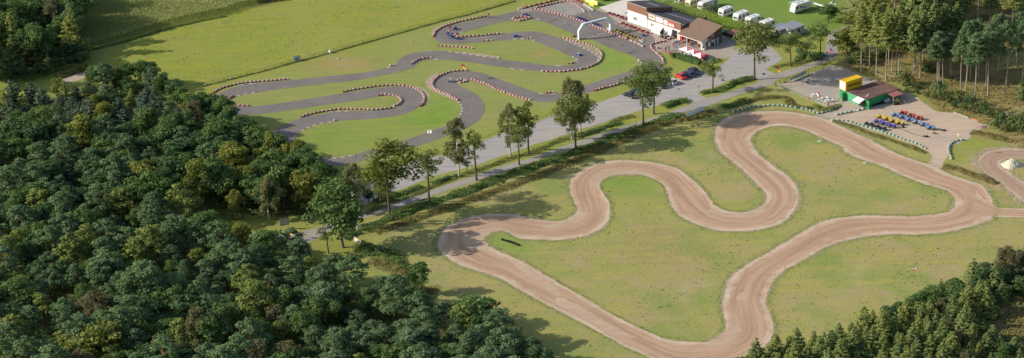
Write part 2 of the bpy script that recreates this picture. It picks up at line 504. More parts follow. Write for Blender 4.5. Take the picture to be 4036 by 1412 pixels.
# ------------------------------------------------------------------ ground: one sheet to the horizon, base colours per vertex
def ground():
    xs = np.concatenate([[-9000, -4000, -2000, -1000, -600, -400, -300], np.arange(-250, 251, 1.25), [300, 400, 600, 1000, 2000, 4000, 9000]])
    ys = np.concatenate([[-6000, -2000, 0, 300, 450, 520], np.arange(560, 980, 1.25), [1050, 1200, 1500, 2200, 4000, 8000, 16000]])
    X, Y = np.meshgrid(xs, ys)
    base = np.empty(X.shape + (3,)); base[:] = (.20, .22, .055)
    dry = np.zeros(X.shape); dry[:] = .3

    def blur(m, k):
        m = m.astype(float)
        for _ in range(k):
            m = (np.roll(m, 1, 0) + np.roll(m, -1, 0) + np.roll(m, 1, 1) + np.roll(m, -1, 1) + m) / 5
        return m

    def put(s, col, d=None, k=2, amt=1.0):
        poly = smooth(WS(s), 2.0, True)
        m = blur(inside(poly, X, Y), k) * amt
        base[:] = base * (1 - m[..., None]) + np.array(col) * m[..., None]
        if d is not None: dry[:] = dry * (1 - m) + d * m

    put(MEADOW, (.205, .222, .045), .30, 3)
    put("C -600,700 -200,450 300,300 1500,100 D 900,500 1250,700 L 1700,260 1200,420 700,600 200,760 N 600,300 400,330 A 1100,500", (.198, .218, .072), .34, 5)
    put(CAMP, (.125, .195, .045), .12, 3)
    put(INFIELD, (.250, .236, .086), .95, 3)
    put("S 480,200 560,160 680,155 830,185 900,240 850,300 700,290 560,250 470,260", (.16, .23, .05), .2, 6)
    put("N 1210,760 1230,705 1320,690 1500,750 1560,800 1420,820 1300,810", (.18, .24, .06), .3, 6)
    put("R 0,0 300,20 500,0 400,200 0,300 -300,500 -700,300 -500,-100", (.24, .24, .075), .6, 12, .6)
    put("L 0,600 300,590 420,480 330,360 250,330 150,470 0,510", (.15, .225, .045), .1, 7)
    put("D 250,460 560,560 900,690 940,750 600,860 400,790 520,680 430,580", (.16, .235, .05), .1, 7, .8)
    put("K 780,680 1000,600 1500,560 1500,700 1100,830 800,790", (.17, .225, .05), .1, 9, .8)
    put("K 740,150 900,90 1050,50 1300,60 1400,110 1200,150 900,170", (.27, .20, .085), .95, 7, .8)
    put("C 1440,620 1560,600 1680,610 1700,660 1500,680", (.26, .19, .09), .9, 4, .8)
    put("D -100,-40 100,50 400,0", (.16, .2, .06), .1, 3)
    for s_, c_, d_, k_ in (("V 1712,722 1728,709 1760,704 1800,707 1818,714 1790,718 1750,716 1735,726 1745,760 1725,752", (.31, .27, .16), .6, 1), ("S 670,505 740,498 810,515 780,540 700,540", (.29, .22, .13), .9, 2), ("S 590,740 650,690 700,720 680,790 610,800", (.29, .22, .13), .9, 3),
                           ("S 910,610 1000,600 1040,625 960,635", (.29, .22, .13), .9, 2), ("R 690,525 760,500 830,460 850,380 930,310 900,400 840,470 760,530", (.31, .28, .17), .7, 3), ("S 1450,330 1530,250 1550,290 1500,340", (.28, .21, .12), .9, 2), ("R 980,230 1100,220 1250,300 1200,340 1050,300", (.29, .23, .12), .95, 5),
                           ("N 1250,480 1450,400 1500,440 1350,520", (.26, .22, .10), .9, 5), ("V 1560,600 1700,560 1800,640 1700,700", (.27, .22, .105), 1.0, 8), ("S 130,860 190,835 260,850 250,875 160,880", (.13, .22, .05), .0, 2), ("J 120,560 300,640 500,720 560,800 300,760", (.27, .235, .10), .9, 6)):
        put(s_, c_, d_, k_, .75)
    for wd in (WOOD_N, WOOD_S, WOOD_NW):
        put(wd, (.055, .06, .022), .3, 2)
    put(HEATH, (.20, .155, .065), .8, 3)
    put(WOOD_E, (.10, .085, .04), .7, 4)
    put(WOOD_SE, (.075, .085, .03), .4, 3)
    put(CLEAR, (.22, .165, .095), .9, 2)
    put('J 1060,690 1200,690 1400,715 1500,775 1680,900 1560,900 1300,800 1120,740', (.30, .215, .12), .9, 2, .8)
    put('T12 440,425 560,520 700,640 735,720 560,715 480,600 380,470', (.30, .215, .125), .9, 2, .8)
    put('T12 280,220 360,260 350,330 420,420 380,430 290,330', (.33, .26, .16), .8, 2, .8)
    put("X 711,800 798,815 948,838 1000,850 940,900 869,905 740,870 690,840", (.14, .21, .045), .1, 3)
    put("T9 560,780 900,620 1100,600 1440,420 1440,800 1300,1000 700,1000", (.20, .21, .055), .5, 6)
    put("J 1300,395 1500,370 1802,480 1802,530 1600,480 1400,430", (.25, .18, .10), .7, 4)
    nx, ny = len(xs), len(ys)
    me = bpy.data.meshes.new('ground')
    co = np.stack([X, Y, np.zeros_like(X)], -1).reshape(-1, 3)
    i = np.arange(nx * ny).reshape(ny, nx)
    q = np.stack([i[:-1, :-1], i[:-1, 1:], i[1:, 1:], i[1:, :-1]], -1).reshape(-1, 4)
    me.vertices.add(len(co)); me.vertices.foreach_set('co', co.ravel())
    me.loops.add(q.size); me.loops.foreach_set('vertex_index', q.ravel())
    me.polygons.add(len(q)); me.polygons.foreach_set('loop_start', np.arange(0, q.size, 4))
    me.update(calc_edges=True)
    a = me.attributes.new('soil', 'FLOAT_COLOR', 'POINT')
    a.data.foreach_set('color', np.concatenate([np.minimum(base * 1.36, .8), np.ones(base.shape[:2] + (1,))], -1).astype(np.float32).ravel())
    a = me.attributes.new('dry', 'FLOAT', 'POINT')
    a.data.foreach_set('value', dry.astype(np.float32).ravel())
    m, nt, b = nodes('turf')
    v = wpos(nt)
    ca = N(nt, 'ShaderNodeAttribute', _attribute_name='soil').outputs['Color']
    da = N(nt, 'ShaderNodeAttribute', _attribute_name='dry').outputs['Fac']
    mp = N(nt, 'ShaderNodeMapping'); mp.inputs['Scale'].default_value = (1, 1.0, 1); mp.inputs['Rotation'].default_value = (0, 0, .75)
    nt.links.new(v, mp.inputs['Vector'])
    big = noise(nt, .045, 6, .7, v)
    mid = noise(nt, .22, 6, .72, v)
    fine = noise(nt, 1.7, 4, .75, v)
    st = N(nt, 'ShaderNodeMapping'); st.inputs['Scale'].default_value = (.035, .55, 1); st.inputs['Rotation'].default_value = (0, 0, -.62)
    nt.links.new(v, st.inputs['Vector'])
    streak = noise(nt, 1.0, 5, .7, st.outputs['Vector'])
    c = mixc(nt, ramp(nt, streak, .38, .66), ca, mixc(nt, 1.0, ca, (1.26, 1.12, .9), 'MULTIPLY'))
    c = mixc(nt, ramp(nt, mid, .38, .66), c, mixc(nt, 1.0, c, (.80, .92, .80), 'MULTIPLY'))
    dm = math_(nt, 'MULTIPLY', ramp(nt, math_(nt, 'ADD', math_(nt, 'MULTIPLY', big, .55), math_(nt, 'MULTIPLY', mid, .45)), .47, .60), da)
    c = mixc(nt, dm, c, (.41, .325, .165))
    gm = math_(nt, 'MULTIPLY', ramp(nt, noise(nt, .055, 5, .62, mp.outputs['Vector']), .50, .62), math_(nt, 'MULTIPLY', da, .6))
    c = mixc(nt, gm, c, (.20, .285, .070))
    c = mixc(nt, math_(nt, 'MULTIPLY', ramp(nt, fine, .45, .75), .42), c, mixc(nt, 1.0, c, (.52, .60, .5), 'MULTIPLY'))
    nt.links.new(c, b.inputs['Base Color'])
    b.inputs['Roughness'].default_value = .95; b.inputs['Specular IOR Level'].default_value = .05
    bump(nt, b, fine, .25, .6)
    me.materials.append(m)
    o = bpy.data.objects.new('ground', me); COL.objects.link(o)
    return tag(o, kind='structure')


ground()


def mat_asphalt(name, col, var=.18, patch=.25, crackcol=None):
    m, nt, b = nodes(name)
    v = wpos(nt)
    c = mixc(nt, ramp(nt, noise(nt, .12, 6, .65, v), .35, .65), col, tuple(x * (1 + patch) for x in col))
    c = mixc(nt, ramp(nt, noise(nt, .9, 6, .75, v), .4, .7), c, mixc(nt, 1.0, c, (1 - var,) * 3, 'MULTIPLY'))
    st = N(nt, 'ShaderNodeMapping'); st.inputs['Scale'].default_value = (.12, 1.1, 1); st.inputs['Rotation'].default_value = (0, 0, -.35)
    nt.links.new(v, st.inputs['Vector'])
    c = mixc(nt, math_(nt, 'MULTIPLY', ramp(nt, noise(nt, 1.2, 4, .7, st.outputs['Vector']), .52, .75), .5), c, mixc(nt, 1.0, c, (.8, .8, .82), 'MULTIPLY'))
    nt.links.new(c, b.inputs['Base Color'])
    b.inputs['Roughness'].default_value = .85; b.inputs['Specular IOR Level'].default_value = .15
    return m


M_ASPH = mat_asphalt('kart track asphalt', (.195, .172, .155))
M_APRON = mat_asphalt('old pale asphalt', (.30, .265, .235), .25, .3)
M_ROAD = mat_asphalt('worn road asphalt', (.33, .30, .265), .15, .2)
M_PAVE = mat_asphalt('concrete block paving', (.38, .32, .255), .15, .15)
M_PAD = mat_asphalt('pale concrete', (.66, .62, .54), .1, .08)
M_VERGE = mat_asphalt('bare sandy verge', (.40, .32, .22), .35, .3)


def mat_gravel(name, col, sand, mixat=.5):
    m, nt, b = nodes(name)
    v = wpos(nt)
    st = N(nt, 'ShaderNodeMapping'); st.inputs['Scale'].default_value = (.10, .7, 1); st.inputs['Rotation'].default_value = (0, 0, .35)
    nt.links.new(v, st.inputs['Vector'])
    a = noise(nt, 1.0, 6, .75, st.outputs['Vector'])
    bgn = noise(nt, .06, 5, .6, v)
    c = mixc(nt, ramp(nt, bgn, mixat - .1, mixat + .12), col, sand)
    c = mixc(nt, ramp(nt, a, .4, .68), c, mixc(nt, 1.0, c, (.78, .78, .8), 'MULTIPLY'))
    f = noise(nt, 2.5, 4, .8, v)
    c = mixc(nt, ramp(nt, f, .45, .75), c, mixc(nt, 1.0, c, (.72, .72, .72), 'MULTIPLY'))
    nt.links.new(c, b.inputs['Base Color'])
    b.inputs['Roughness'].default_value = .95; b.inputs['Specular IOR Level'].default_value = .05
    bump(nt, b, f, .05, .5)
    return m


M_PARK = mat_gravel('grey car park gravel', (.43, .40, .37), (.48, .425, .365), .58)
M_YARD = mat_gravel('sandy yard', (.45, .40, .345), (.54, .435, .325), .52)
M_TAN = mat_gravel('worn tan yard', (.53, .43, .33), (.60, .46, .335), .45)


def mat_dirt(name, col, sandcol, darkcol):
    """packed clay with wheel streaks running along the track"""
    m, nt, b = nodes(name)
    uv = N(nt, 'ShaderNodeUVMap', _uv_map='along').outputs['UV']
    v = wpos(nt)
    sep = nt.nodes.new('ShaderNodeSeparateXYZ'); nt.links.new(uv, sep.inputs[0])
    mp = N(nt, 'ShaderNodeMapping'); mp.inputs['Scale'].default_value = (26, .035, 1); nt.links.new(uv, mp.inputs['Vector'])
    streak = noise(nt, 1.0, 5, .7, mp.outputs['Vector'])
    mp2 = N(nt, 'ShaderNodeMapping'); mp2.inputs['Scale'].default_value = (6, .03, 1); nt.links.new(uv, mp2.inputs['Vector'])
    wide = noise(nt, 1.0, 4, .6, mp2.outputs['Vector'])
    edge = math_(nt, 'ABSOLUTE', math_(nt, 'SUBTRACT', sep.outputs[0], .5))
    patch = noise(nt, .16, 5, .65, v)
    e = math_(nt, 'ADD', edge, math_(nt, 'MULTIPLY', math_(nt, 'SUBTRACT', patch, .5), .55))
    e = math_(nt, 'ADD', e, math_(nt, 'MULTIPLY', math_(nt, 'SUBTRACT', wide, .5), .35))
    c = mixc(nt, ramp(nt, wide, .4, .62), col, darkcol)
    c = mixc(nt, ramp(nt, e, .32, .50), c, sandcol)
    c = mixc(nt, ramp(nt, streak, .5, .72), c, mixc(nt, 1.0, c, (1.16, 1.16, 1.14), 'MULTIPLY'))
    c = mixc(nt, ramp(nt, streak, .46, .3), c, mixc(nt, 1.0, c, (.82, .8, .78), 'MULTIPLY'))
    rot = N(nt, 'ShaderNodeMapping'); rot.inputs['Rotation'].default_value = (0, 0, .9); rot.inputs['Scale'].default_value = (.16, 1.3, 1); nt.links.new(v, rot.inputs['Vector'])
    c = mixc(nt, math_(nt, 'MULTIPLY', ramp(nt, noise(nt, 1.0, 6, .8, rot.outputs['Vector']), .56, .70), .55), c, sandcol)
    c = mixc(nt, math_(nt, 'MULTIPLY', ramp(nt, noise(nt, .30, 6, .75, v), .55, .68), .6), c, darkcol)
    f = noise(nt, 3, 4, .8, v)
    c = mixc(nt, ramp(nt, f, .5, .75), c, mixc(nt, 1.0, c, (.84, .83, .82), 'MULTIPLY'))
    nt.links.new(c, b.inputs['Base Color'])
    b.inputs['Roughness'].default_value = .95; b.inputs['Specular IOR Level'].default_value = .05
    return m


M_DIRT = mat_dirt('packed clay', (.51, .345, .228), (.60, .46, .335), (.385, .25, .162))
M_DARKDIRT = mat_dirt('churned earth', (.45, .315, .22), (.54, .41, .29), (.32, .22, .16))

def mat_verge():
    """sand thinning out into grass away from the track"""
    m, nt, b = nodes('sandy track verge')
    uv = N(nt, 'ShaderNodeUVMap', _uv_map='along').outputs['UV']
    v = wpos(nt)
    sep = nt.nodes.new('ShaderNodeSeparateXYZ'); nt.links.new(uv, sep.inputs[0])
    e = math_(nt, 'ABSOLUTE', math_(nt, 'SUBTRACT', sep.outputs[0], .5))
    e = math_(nt, 'ADD', e, math_(nt, 'MULTIPLY', math_(nt, 'SUBTRACT', noise(nt, .35, 6, .75, v), .5), .30))
    c = mixc(nt, ramp(nt, noise(nt, .8, 5, .7, v), .35, .65), (.46, .37, .25), (.37, .31, .185))
    g = mixc(nt, ramp(nt, noise(nt, .22, 6, .7, v), .38, .66), (.32, .315, .115), (.235, .275, .085))
    c = mixc(nt, ramp(nt, e, .40, .455), c, g)
    f = noise(nt, 1.9, 4, .8, v)
    c = mixc(nt, ramp(nt, f, .45, .75), c, mixc(nt, 1.0, c, (.7, .7, .66), 'MULTIPLY'))
    nt.links.new(c, b.inputs['Base Color'])
    b.inputs['Roughness'].default_value = .95; b.inputs['Specular IOR Level'].default_value = .05
    return m


sheet('car_park_gravel_ground', [PARK], .012, M_PARK, jit=.25)
sheet('quad_yard_ground', [YARD], .016, M_YARD, jit=.3)
sheet('yard_dirt_ground', ['H 640,612 800,560 930,520 1080,500 1240,470 1360,420 1450,470 1560,540 J 1180,215 1310,265 1390,290 1490,330 1400,370 1330,400 1300,450 1250,475 1150,520 1115,600 1085,665 1060,720 1000,710 950,668 990,605 930,545 700,450 400,355 250,310 150,295 90,310'], .0185, M_TAN, jit=.5)
sheet('paddock_paving_ground', [PAVE], .020, M_PAVE, smoothed=False)
sheet('concrete_pad_ground', [PAD], .026, M_PAD, smoothed=False)
strip('access_road', ROAD, .024, M_ROAD, jit=.12)
strip('dirt_track_verge_ground', DIRT, .010, mat_verge(), jit=.5, grow=1.5, wid=12)
strip('dirt_track_road', DIRT, .020, M_DIRT, jit=.22)
strip('link_track_road', LINKT, .0285, M_DIRT, jit=.15)
strip('small_track_verge_ground', SMALL, .011, M_VERGE, jit=1.1, grow=1.5)
strip('small_track_road', SMALL, .0215, M_DARKDIRT, jit=.25)
sheet('kart_track_road', [KART_OUT, KART_IN], .030, M_ASPH, jit=.05, step=.8)
sheet('pit_apron_ground', [APRON], .036, M_APRON, step=.8)

# pale dry sand lying on the inside of the bends
M_SAND = mat_gravel('pale loose sand', (.54, .385, .265), (.58, .43, .305), .5)
for i, a in enumerate(["S 398,212 425,178 520,118 620,118 750,128 825,158 760,152 650,150 560,162 500,192 468,238 430,245",
                       "S 60,522 120,508 210,500 270,478 310,440 350,425 360,450 310,490 210,530 120,548",
                       "S 1245,425 1260,408 1330,425 1420,440 1530,432 1600,410 1650,400 1640,430 1560,455 1450,468 1340,455",
                       "N 1080,730 1140,700 1230,680 1300,672 1350,690 1300,695 1240,705 1215,745 1240,790 1200,805 1130,800 1090,770",
                       "Q 1560,200 1650,235 1760,300 1900,385 1936,420 1936,470 1850,420 1740,340 1640,265",
                       "V 1403,740 1440,760 1500,795 1560,830 1600,850 1560,845 1480,805 1403,765",
                       "R 0,800 30,770 90,740 160,720 180,740 130,790 60,830 0,835", "R 150,545 180,520 210,530 215,565 185,570 160,560",
                       "R 650,215 690,202 720,206 700,225 665,228", "S 1650,140 1690,140 1715,165 1680,172"]):
    sheet('sand_patch_ground', [a], .026 + .0005 * i, M_SAND, jit=.35, step=.7)

for i, a in enumerate(["L 158,262 163,230 200,198 255,178 235,212 215,255 225,300 290,330 380,372 405,398 320,368 220,322 170,292", "C 308,385 338,332 440,290 520,278 440,318 372,358 332,420 318,448",
                       "C 560,622 650,612 800,632 1040,662 1085,682 1040,684 800,652", "K 1680,285 1745,300 1785,350 1775,400 1755,420 1760,370 1730,320"]):
    sheet('bare_apron_ground', [a], .0135 + .0005 * i, M_VERGE, jit=.25, step=.7)
sheet('worn_apron_ground', ["D 95,474 180,490 300,532 420,588 490,645 500,690 480,735 482,690 462,650 400,605 300,557 180,512"], .0335, M_APRON, step=.7)
# ------------------------------------------------------------------ trees
def mat_leaf(name, col, col2, alt, trans=.25, vary=.35):
    m, nt, b = nodes(name)
    nt.nodes.remove(b)
    out = nt.nodes['Material Output']
    t = N(nt, 'ShaderNodeAttribute', _attribute_name='tint').outputs['Fac']
    oi = nt.nodes.new('ShaderNodeObjectInfo')
    c = mixc(nt, t, col, col2)
    c = mixc(nt, math_(nt, 'MULTIPLY', oi.outputs['Random'], vary), c, alt)
    d = nt.nodes.new('ShaderNodeBsdfDiffuse'); tr = nt.nodes.new('ShaderNodeBsdfTranslucent')
    nt.links.new(c, d.inputs['Color'])
    nt.links.new(mixc(nt, 1.0, c, (1.0, 1.12, .62), 'MULTIPLY'), tr.inputs['Color'])
    mx = N(nt, 'ShaderNodeMixShader'); mx.inputs[0].default_value = trans
    nt.links.new(d.outputs[0], mx.inputs[1]); nt.links.new(tr.outputs[0], mx.inputs[2])
    nt.links.new(mx.outputs[0], out.inputs['Surface'])
    return m


L_OAK = mat_leaf('oak leaves', (0.062, 0.128, 0.048), (0.17, 0.246, 0.084), (0.15, 0.21, 0.07), .34, .5)
L_MAPLE = mat_leaf('light oak leaves', (0.125, 0.165, 0.048), (0.28, 0.3, 0.08), (0.26, 0.25, 0.06), .38, .6)
L_DARK = mat_leaf('dark broad leaves', (0.048, 0.102, 0.05), (0.125, 0.2, 0.085), (0.1, 0.16, 0.065), .32, .5)
L_PINE = mat_leaf('scots pine needles', (0.056, 0.11, 0.056), (0.17, 0.24, 0.118), (0.15, 0.225, 0.09), .2, .6)
L_BRIGHT = mat_leaf('bright pine needles', (0.11, 0.15, 0.04), (0.23, 0.275, 0.075), (0.2, 0.24, 0.07), .16)
L_YOUNG = mat_leaf('young pine needles', (0.075, 0.115, 0.08), (0.18, 0.235, 0.165), (0.14, 0.185, 0.09), .18, .5)
L_SPRUCE = mat_leaf('spruce needles', (0.11, 0.17, 0.066), (0.3, 0.36, 0.135), (0.3, 0.33, 0.115), .3, .6)
L_LARCH = mat_leaf('larch needles', (0.18, 0.21, 0.066), (0.39, 0.405, 0.125), (0.28, 0.34, 0.11), .34, .6)
L_BIRCH = mat_leaf('birch leaves', (.15, .16, .07), (.32, .315, .15), (.26, .26, .11), .38, .5)
L_OLIVE = mat_leaf('grey olive leaves', (0.13, 0.125, 0.06), (0.25, 0.235, 0.125), (0.19, 0.18, 0.085), .25, .6)
L_SHRUB = mat_leaf('shrub leaves', (0.080, 0.128, 0.045), (0.200, 0.240, 0.083), (0.176, 0.192, 0.080), .2)
L_GREY = mat_leaf('willow leaves', (0.112, 0.147, 0.088), (0.248, 0.280, 0.176), (0.176, 0.200, 0.128), .2)

L_AVE = mat_leaf('avenue leaves', (0.115, 0.165, 0.06), (0.275, 0.315, 0.115), (0.25, 0.25, 0.09), .42, .5)


def mat_bark(name, lo, hi, hz0, hz1, spots=None):
    m, nt, b = nodes(name)
    v = opos(nt)
    sep = nt.nodes.new('ShaderNodeSeparateXYZ'); nt.links.new(v, sep.inputs[0])
    c = mixc(nt, ramp(nt, sep.outputs[2], hz0, hz1), lo, hi)
    st = N(nt, 'ShaderNodeMapping'); st.inputs['Scale'].default_value = (6, 6, 1.2); nt.links.new(v, st.inputs['Vector'])
    f = noise(nt, 1.5, 4, .7, st.outputs['Vector'])
    c = mixc(nt, ramp(nt, f, .45, .65), c, mixc(nt, 1.0, c, spots or (.55, .55, .55), 'MULTIPLY'))
    nt.links.new(c, b.inputs['Base Color']); b.inputs['Roughness'].default_value = .9
    return m


B_OAK = mat_bark('oak bark', (.16, .13, .095), (.14, .115, .085), 0, 5)
B_PINE = mat_bark('pine bark', (.17, .14, .11), (.33, .19, .11), 2, 6)
B_TALLPINE = mat_bark('tall pine bark', (.42, .36, .30), (.42, .32, .24), 3, 12)
B_BIRCH = mat_bark('birch bark', (.52, .50, .45), (.62, .60, .55), 0, 3, (.35, .33, .3))


def leaf_mesh(name, cen, nrm, size, tint, mat, squash=1.0, seed=0):
    """many small leaf faces: centres, facing directions, sizes, tint 0..1"""
    r = np.random.default_rng(seed)
    n = len(cen)
    nrm = nrm / np.maximum(np.linalg.norm(nrm, axis=1, keepdims=True), 1e-6)
    ref = r.normal(size=(n, 3))
    a = np.cross(nrm, ref); a /= np.maximum(np.linalg.norm(a, axis=1, keepdims=True), 1e-6)
    b = np.cross(nrm, a)
    s = size[:, None]
    k = r.uniform(.45, 1.0, (n, 1)) * squash
    v = np.stack([cen - a * s - b * s * k * .4, cen + a * s * .2 - b * s * k, cen + a * s + b * s * k * .3, cen - a * s * .1 + b * s * k], 1)
    me = bpy.data.meshes.new(name)
    me.vertices.add(4 * n); me.vertices.foreach_set('co', v.astype(np.float32).ravel())
    me.loops.add(4 * n); me.loops.foreach_set('vertex_index', np.arange(4 * n))
    me.polygons.add(n); me.polygons.foreach_set('loop_start', np.arange(0, 4 * n, 4))
    me.update(calc_edges=True)
    at = me.attributes.new('tint', 'FLOAT', 'FACE')
    at.data.foreach_set('value', np.clip(tint, 0, 1).astype(np.float32))
    me.materials.append(mat)
    return me


def clumps(cl, per, size, seed, up=.35, fill=.5):
    """leaves over a list of clumps (x, y, z, rx, rz, tint)"""
    r = np.random.default_rng(seed)
    C, Nn, S, T = [], [], [], []
    for x, y, z, rx, rz, t in cl:
        n = int(per * (rx * rx + rx * rz) * .5) + 8
        d = r.normal(size=(n, 3)); d[:, 2] += up
        d /= np.linalg.norm(d, axis=1, keepdims=True)
        rad = (1 - fill * r.random(n) ** 2)[:, None]
        p = d * rad * np.array([rx, rx, rz]) + np.array([x, y, z]) + r.normal(size=(n, 3)) * .06
        C.append(p); Nn.append(d * .95 + r.normal(size=(n, 3)) * .42)
        S.append(size * r.uniform(.6, 1.25, n))
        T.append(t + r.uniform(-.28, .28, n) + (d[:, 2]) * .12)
    return np.concatenate(C), np.concatenate(Nn), np.concatenate(S), np.concatenate(T)


def limb_tree(mb, clump_list, trunk, rad, ncon=10, r=random):
    """trunk along points plus limbs reaching to some clumps"""
    mb.tube(trunk, rad, 7)
    tz = [Vector(p) for p in trunk]
    for c in (clump_list if len(clump_list) <= ncon else r.sample(clump_list, ncon)):
        z = max(min(c[2] - .35 * math.hypot(c[0], c[1]) - .3, tz[-1].z), tz[0].z + .3 * (tz[-1].z - tz[0].z))
        for a, b in zip(tz, tz[1:]):
            if a.z <= z <= b.z:
                p = a.lerp(b, (z - a.z) / max(b.z - a.z, 1e-3)); break
        else:
            p = tz[-1]
        e = Vector(c[:3])
        mid = p.lerp(e, .5) + Vector((0, 0, .12 * (e - p).length))
        rr = rad[0] * .32
        mb.tube([p, mid, e], [rr, rr * .6, rr * .2], 5, cap=False)


def broadleaf(seed, H=12.0, R=4.2, z0=.25, leaf=None, bark=None, dens=62, size=.27, tall_=1.0, gaps=.12):
    r = random.Random(seed)
    leaf, bark = leaf or L_OAK, bark or B_OAK
    zc, hz = H * (z0 + 1) / 2, H * (1 - z0) / 2
    cl = []
    sub = [(r.uniform(-.5, .5) * R, r.uniform(-.5, .5) * R, r.uniform(-.45, .55) * hz) for _ in range(6)]
    n = int(30 * tall_)
    for i in range(n):
        for _ in range(30):
            d = Vector((r.gauss(0, 1), r.gauss(0, 1), r.gauss(.25, 1))).normalized()
            k = r.uniform(.62, .92) if i > n * .2 else r.uniform(.1, .6)
            # bumpy outline: several overlapping sub-crowns
            sx, sy, sz = r.choice(sub)
            x, y, z = d.x * R * k * .78 + sx * .5, d.y * R * k * .78 + sy * .5, d.z * hz * k * .86 + sz * .4
            if math.hypot(x, y) / R < 1.05 and -hz * .95 < z < hz * .95: break
        narrow = 1 - .35 * max(0, z / hz) ** 2 - .25 * max(0, -z / hz)
        c = r.uniform(.21, .38) * R
        cl.append((x * narrow, y * narrow, zc + z, c, c * r.uniform(.62, .9), r.uniform(.15, .75)))
    C, Nn, S, T = clumps(cl, dens, size, seed)
    me = leaf_mesh('crown', C, Nn, S, T, leaf, seed=seed)
    mb = MB()
    lean = (r.uniform(-.03, .03) * H, r.uniform(-.03, .03) * H)
    tr = [(lean[0] * t * t, lean[1] * t * t + .15 * math.sin(t * 4) * .3, H * .78 * t) for t in (0, .12, .35, .6, .85, 1)]
    limb_tree(mb, cl, tr, [.34, .26, .22, .17, .10, .04], 12, r)
    return me, mb.mesh('trunk', bark), H, R


def scots(seed, H=12.0, R=3.2, z0=.42, leaf=None, bark=None, dens=100, size=.205, n=20):
    r = random.Random(seed)
    cl = []
    for i in range(n):
        t = (i + .5) / n
        z = H * (z0 + (1 - z0) * (.05 + .93 * t)) - .2
        wr = R * (1.0 - .72 * t ** 1.8) * (.55 + .45 * min(1, t * 4))
        a = i * 2.4 + r.uniform(-.5, .5)
        k = r.uniform(.45, .95) if i < n - 2 else .15
        c = r.uniform(.24, .50) * R * (1 - .3 * t)
        cl.append((math.cos(a) * wr * k, math.sin(a) * wr * k, z + r.uniform(-.3, .3), c, c * r.uniform(.50, .78), r.uniform(.1, .9)))
        for _ in range(1):
            b = a + r.uniform(-.7, .7); kk = k * r.uniform(.8, 1.3)
            cc = c * r.uniform(.4, .6)
            cl.append((math.cos(b) * wr * kk, math.sin(b) * wr * kk, z + r.uniform(-.2, .5), cc, cc * .6, r.uniform(.2, .85)))
    C, Nn, S, T = clumps(cl, dens, size, seed, up=.75, fill=.6)
    Nn[:, 2] += .25
    me = leaf_mesh('crown', C, Nn, S, T, leaf or L_PINE, seed=seed)
    mb = MB()
    b1, b2 = r.uniform(-.5, .5), r.uniform(-.5, .5)
    tr = [(b1 * math.sin(t * 3), b2 * math.sin(t * 2.2), H * .93 * t) for t in (0, .15, .35, .55, .75, .9, 1)]
    limb_tree(mb, cl, tr, [.27, .2, .17, .145, .11, .06, .03], 9, r)
    return me, mb.mesh('trunk', bark or B_PINE), H, R


def conifer(seed, H=9.0, R=2.2, z0=.06, leaf=None, bark=None, tiers=15, droop=.28, dens=1.0, size=.17, power=.85, ragged=.25):
    """pointed crown of drooping boughs in tiers"""
    r = random.Random(seed)
    q = np.random.default_rng(seed)
    C, Nn, S, T = [], [], [], []
    mb = MB()
    mb.tube([(0, 0, 0), (0, 0, H * .5), (0, 0, H * .97)], [.16 + H * .004, .11, .02], 7)
    for i in range(tiers):
        t = (i + r.uniform(0, .6)) / tiers
        z = H * (z0 + (1 - z0) * t)
        L = R * (1 - t) ** power * (.75 + .25 * min(1, t * 6)) + .12
        nb = max(4, int(9 * (1 - t * .55)))
        ph = r.uniform(0, 6.28)
        for k in range(nb):
            a = ph + 2 * PI * k / nb + r.uniform(-.25, .25)
            l = L * r.uniform(1 - ragged, 1 + ragged * .6)
            m = int((10 + 26 * l) * dens)
            u = q.random(m) ** .65
            side = q.normal(size=m) * .16 * l * (.35 + u * (1 - .5 * u))
            dz = -droop * l * u + .10 * l * u ** 3 - q.random(m) * .12 * l + q.normal(size=m) * .05
            x = math.cos(a) * l * u - math.sin(a) * side; y = math.sin(a) * l * u + math.cos(a) * side
            C.append(np.stack([x, y, z + dz], 1))
            nn = q.normal(size=(m, 3)) * .5 + np.array([math.cos(a) * .45, math.sin(a) * .45, .75])
            Nn.append(nn)
            S.append(size * q.uniform(.6, 1.3, m))
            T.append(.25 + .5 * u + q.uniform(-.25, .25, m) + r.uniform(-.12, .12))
            if k % 2 == 0:
                mb.tube([(0, 0, z), (math.cos(a) * l * .8, math.sin(a) * l * .8, z - droop * l * .7)], [.035, .012], 4, cap=False)
    me = leaf_mesh('crown', np.concatenate(C), np.concatenate(Nn), np.concatenate(S), np.concatenate(T), leaf or L_SPRUCE, .8, seed)
    return me, mb.mesh('trunk', bark or B_OAK), H, R


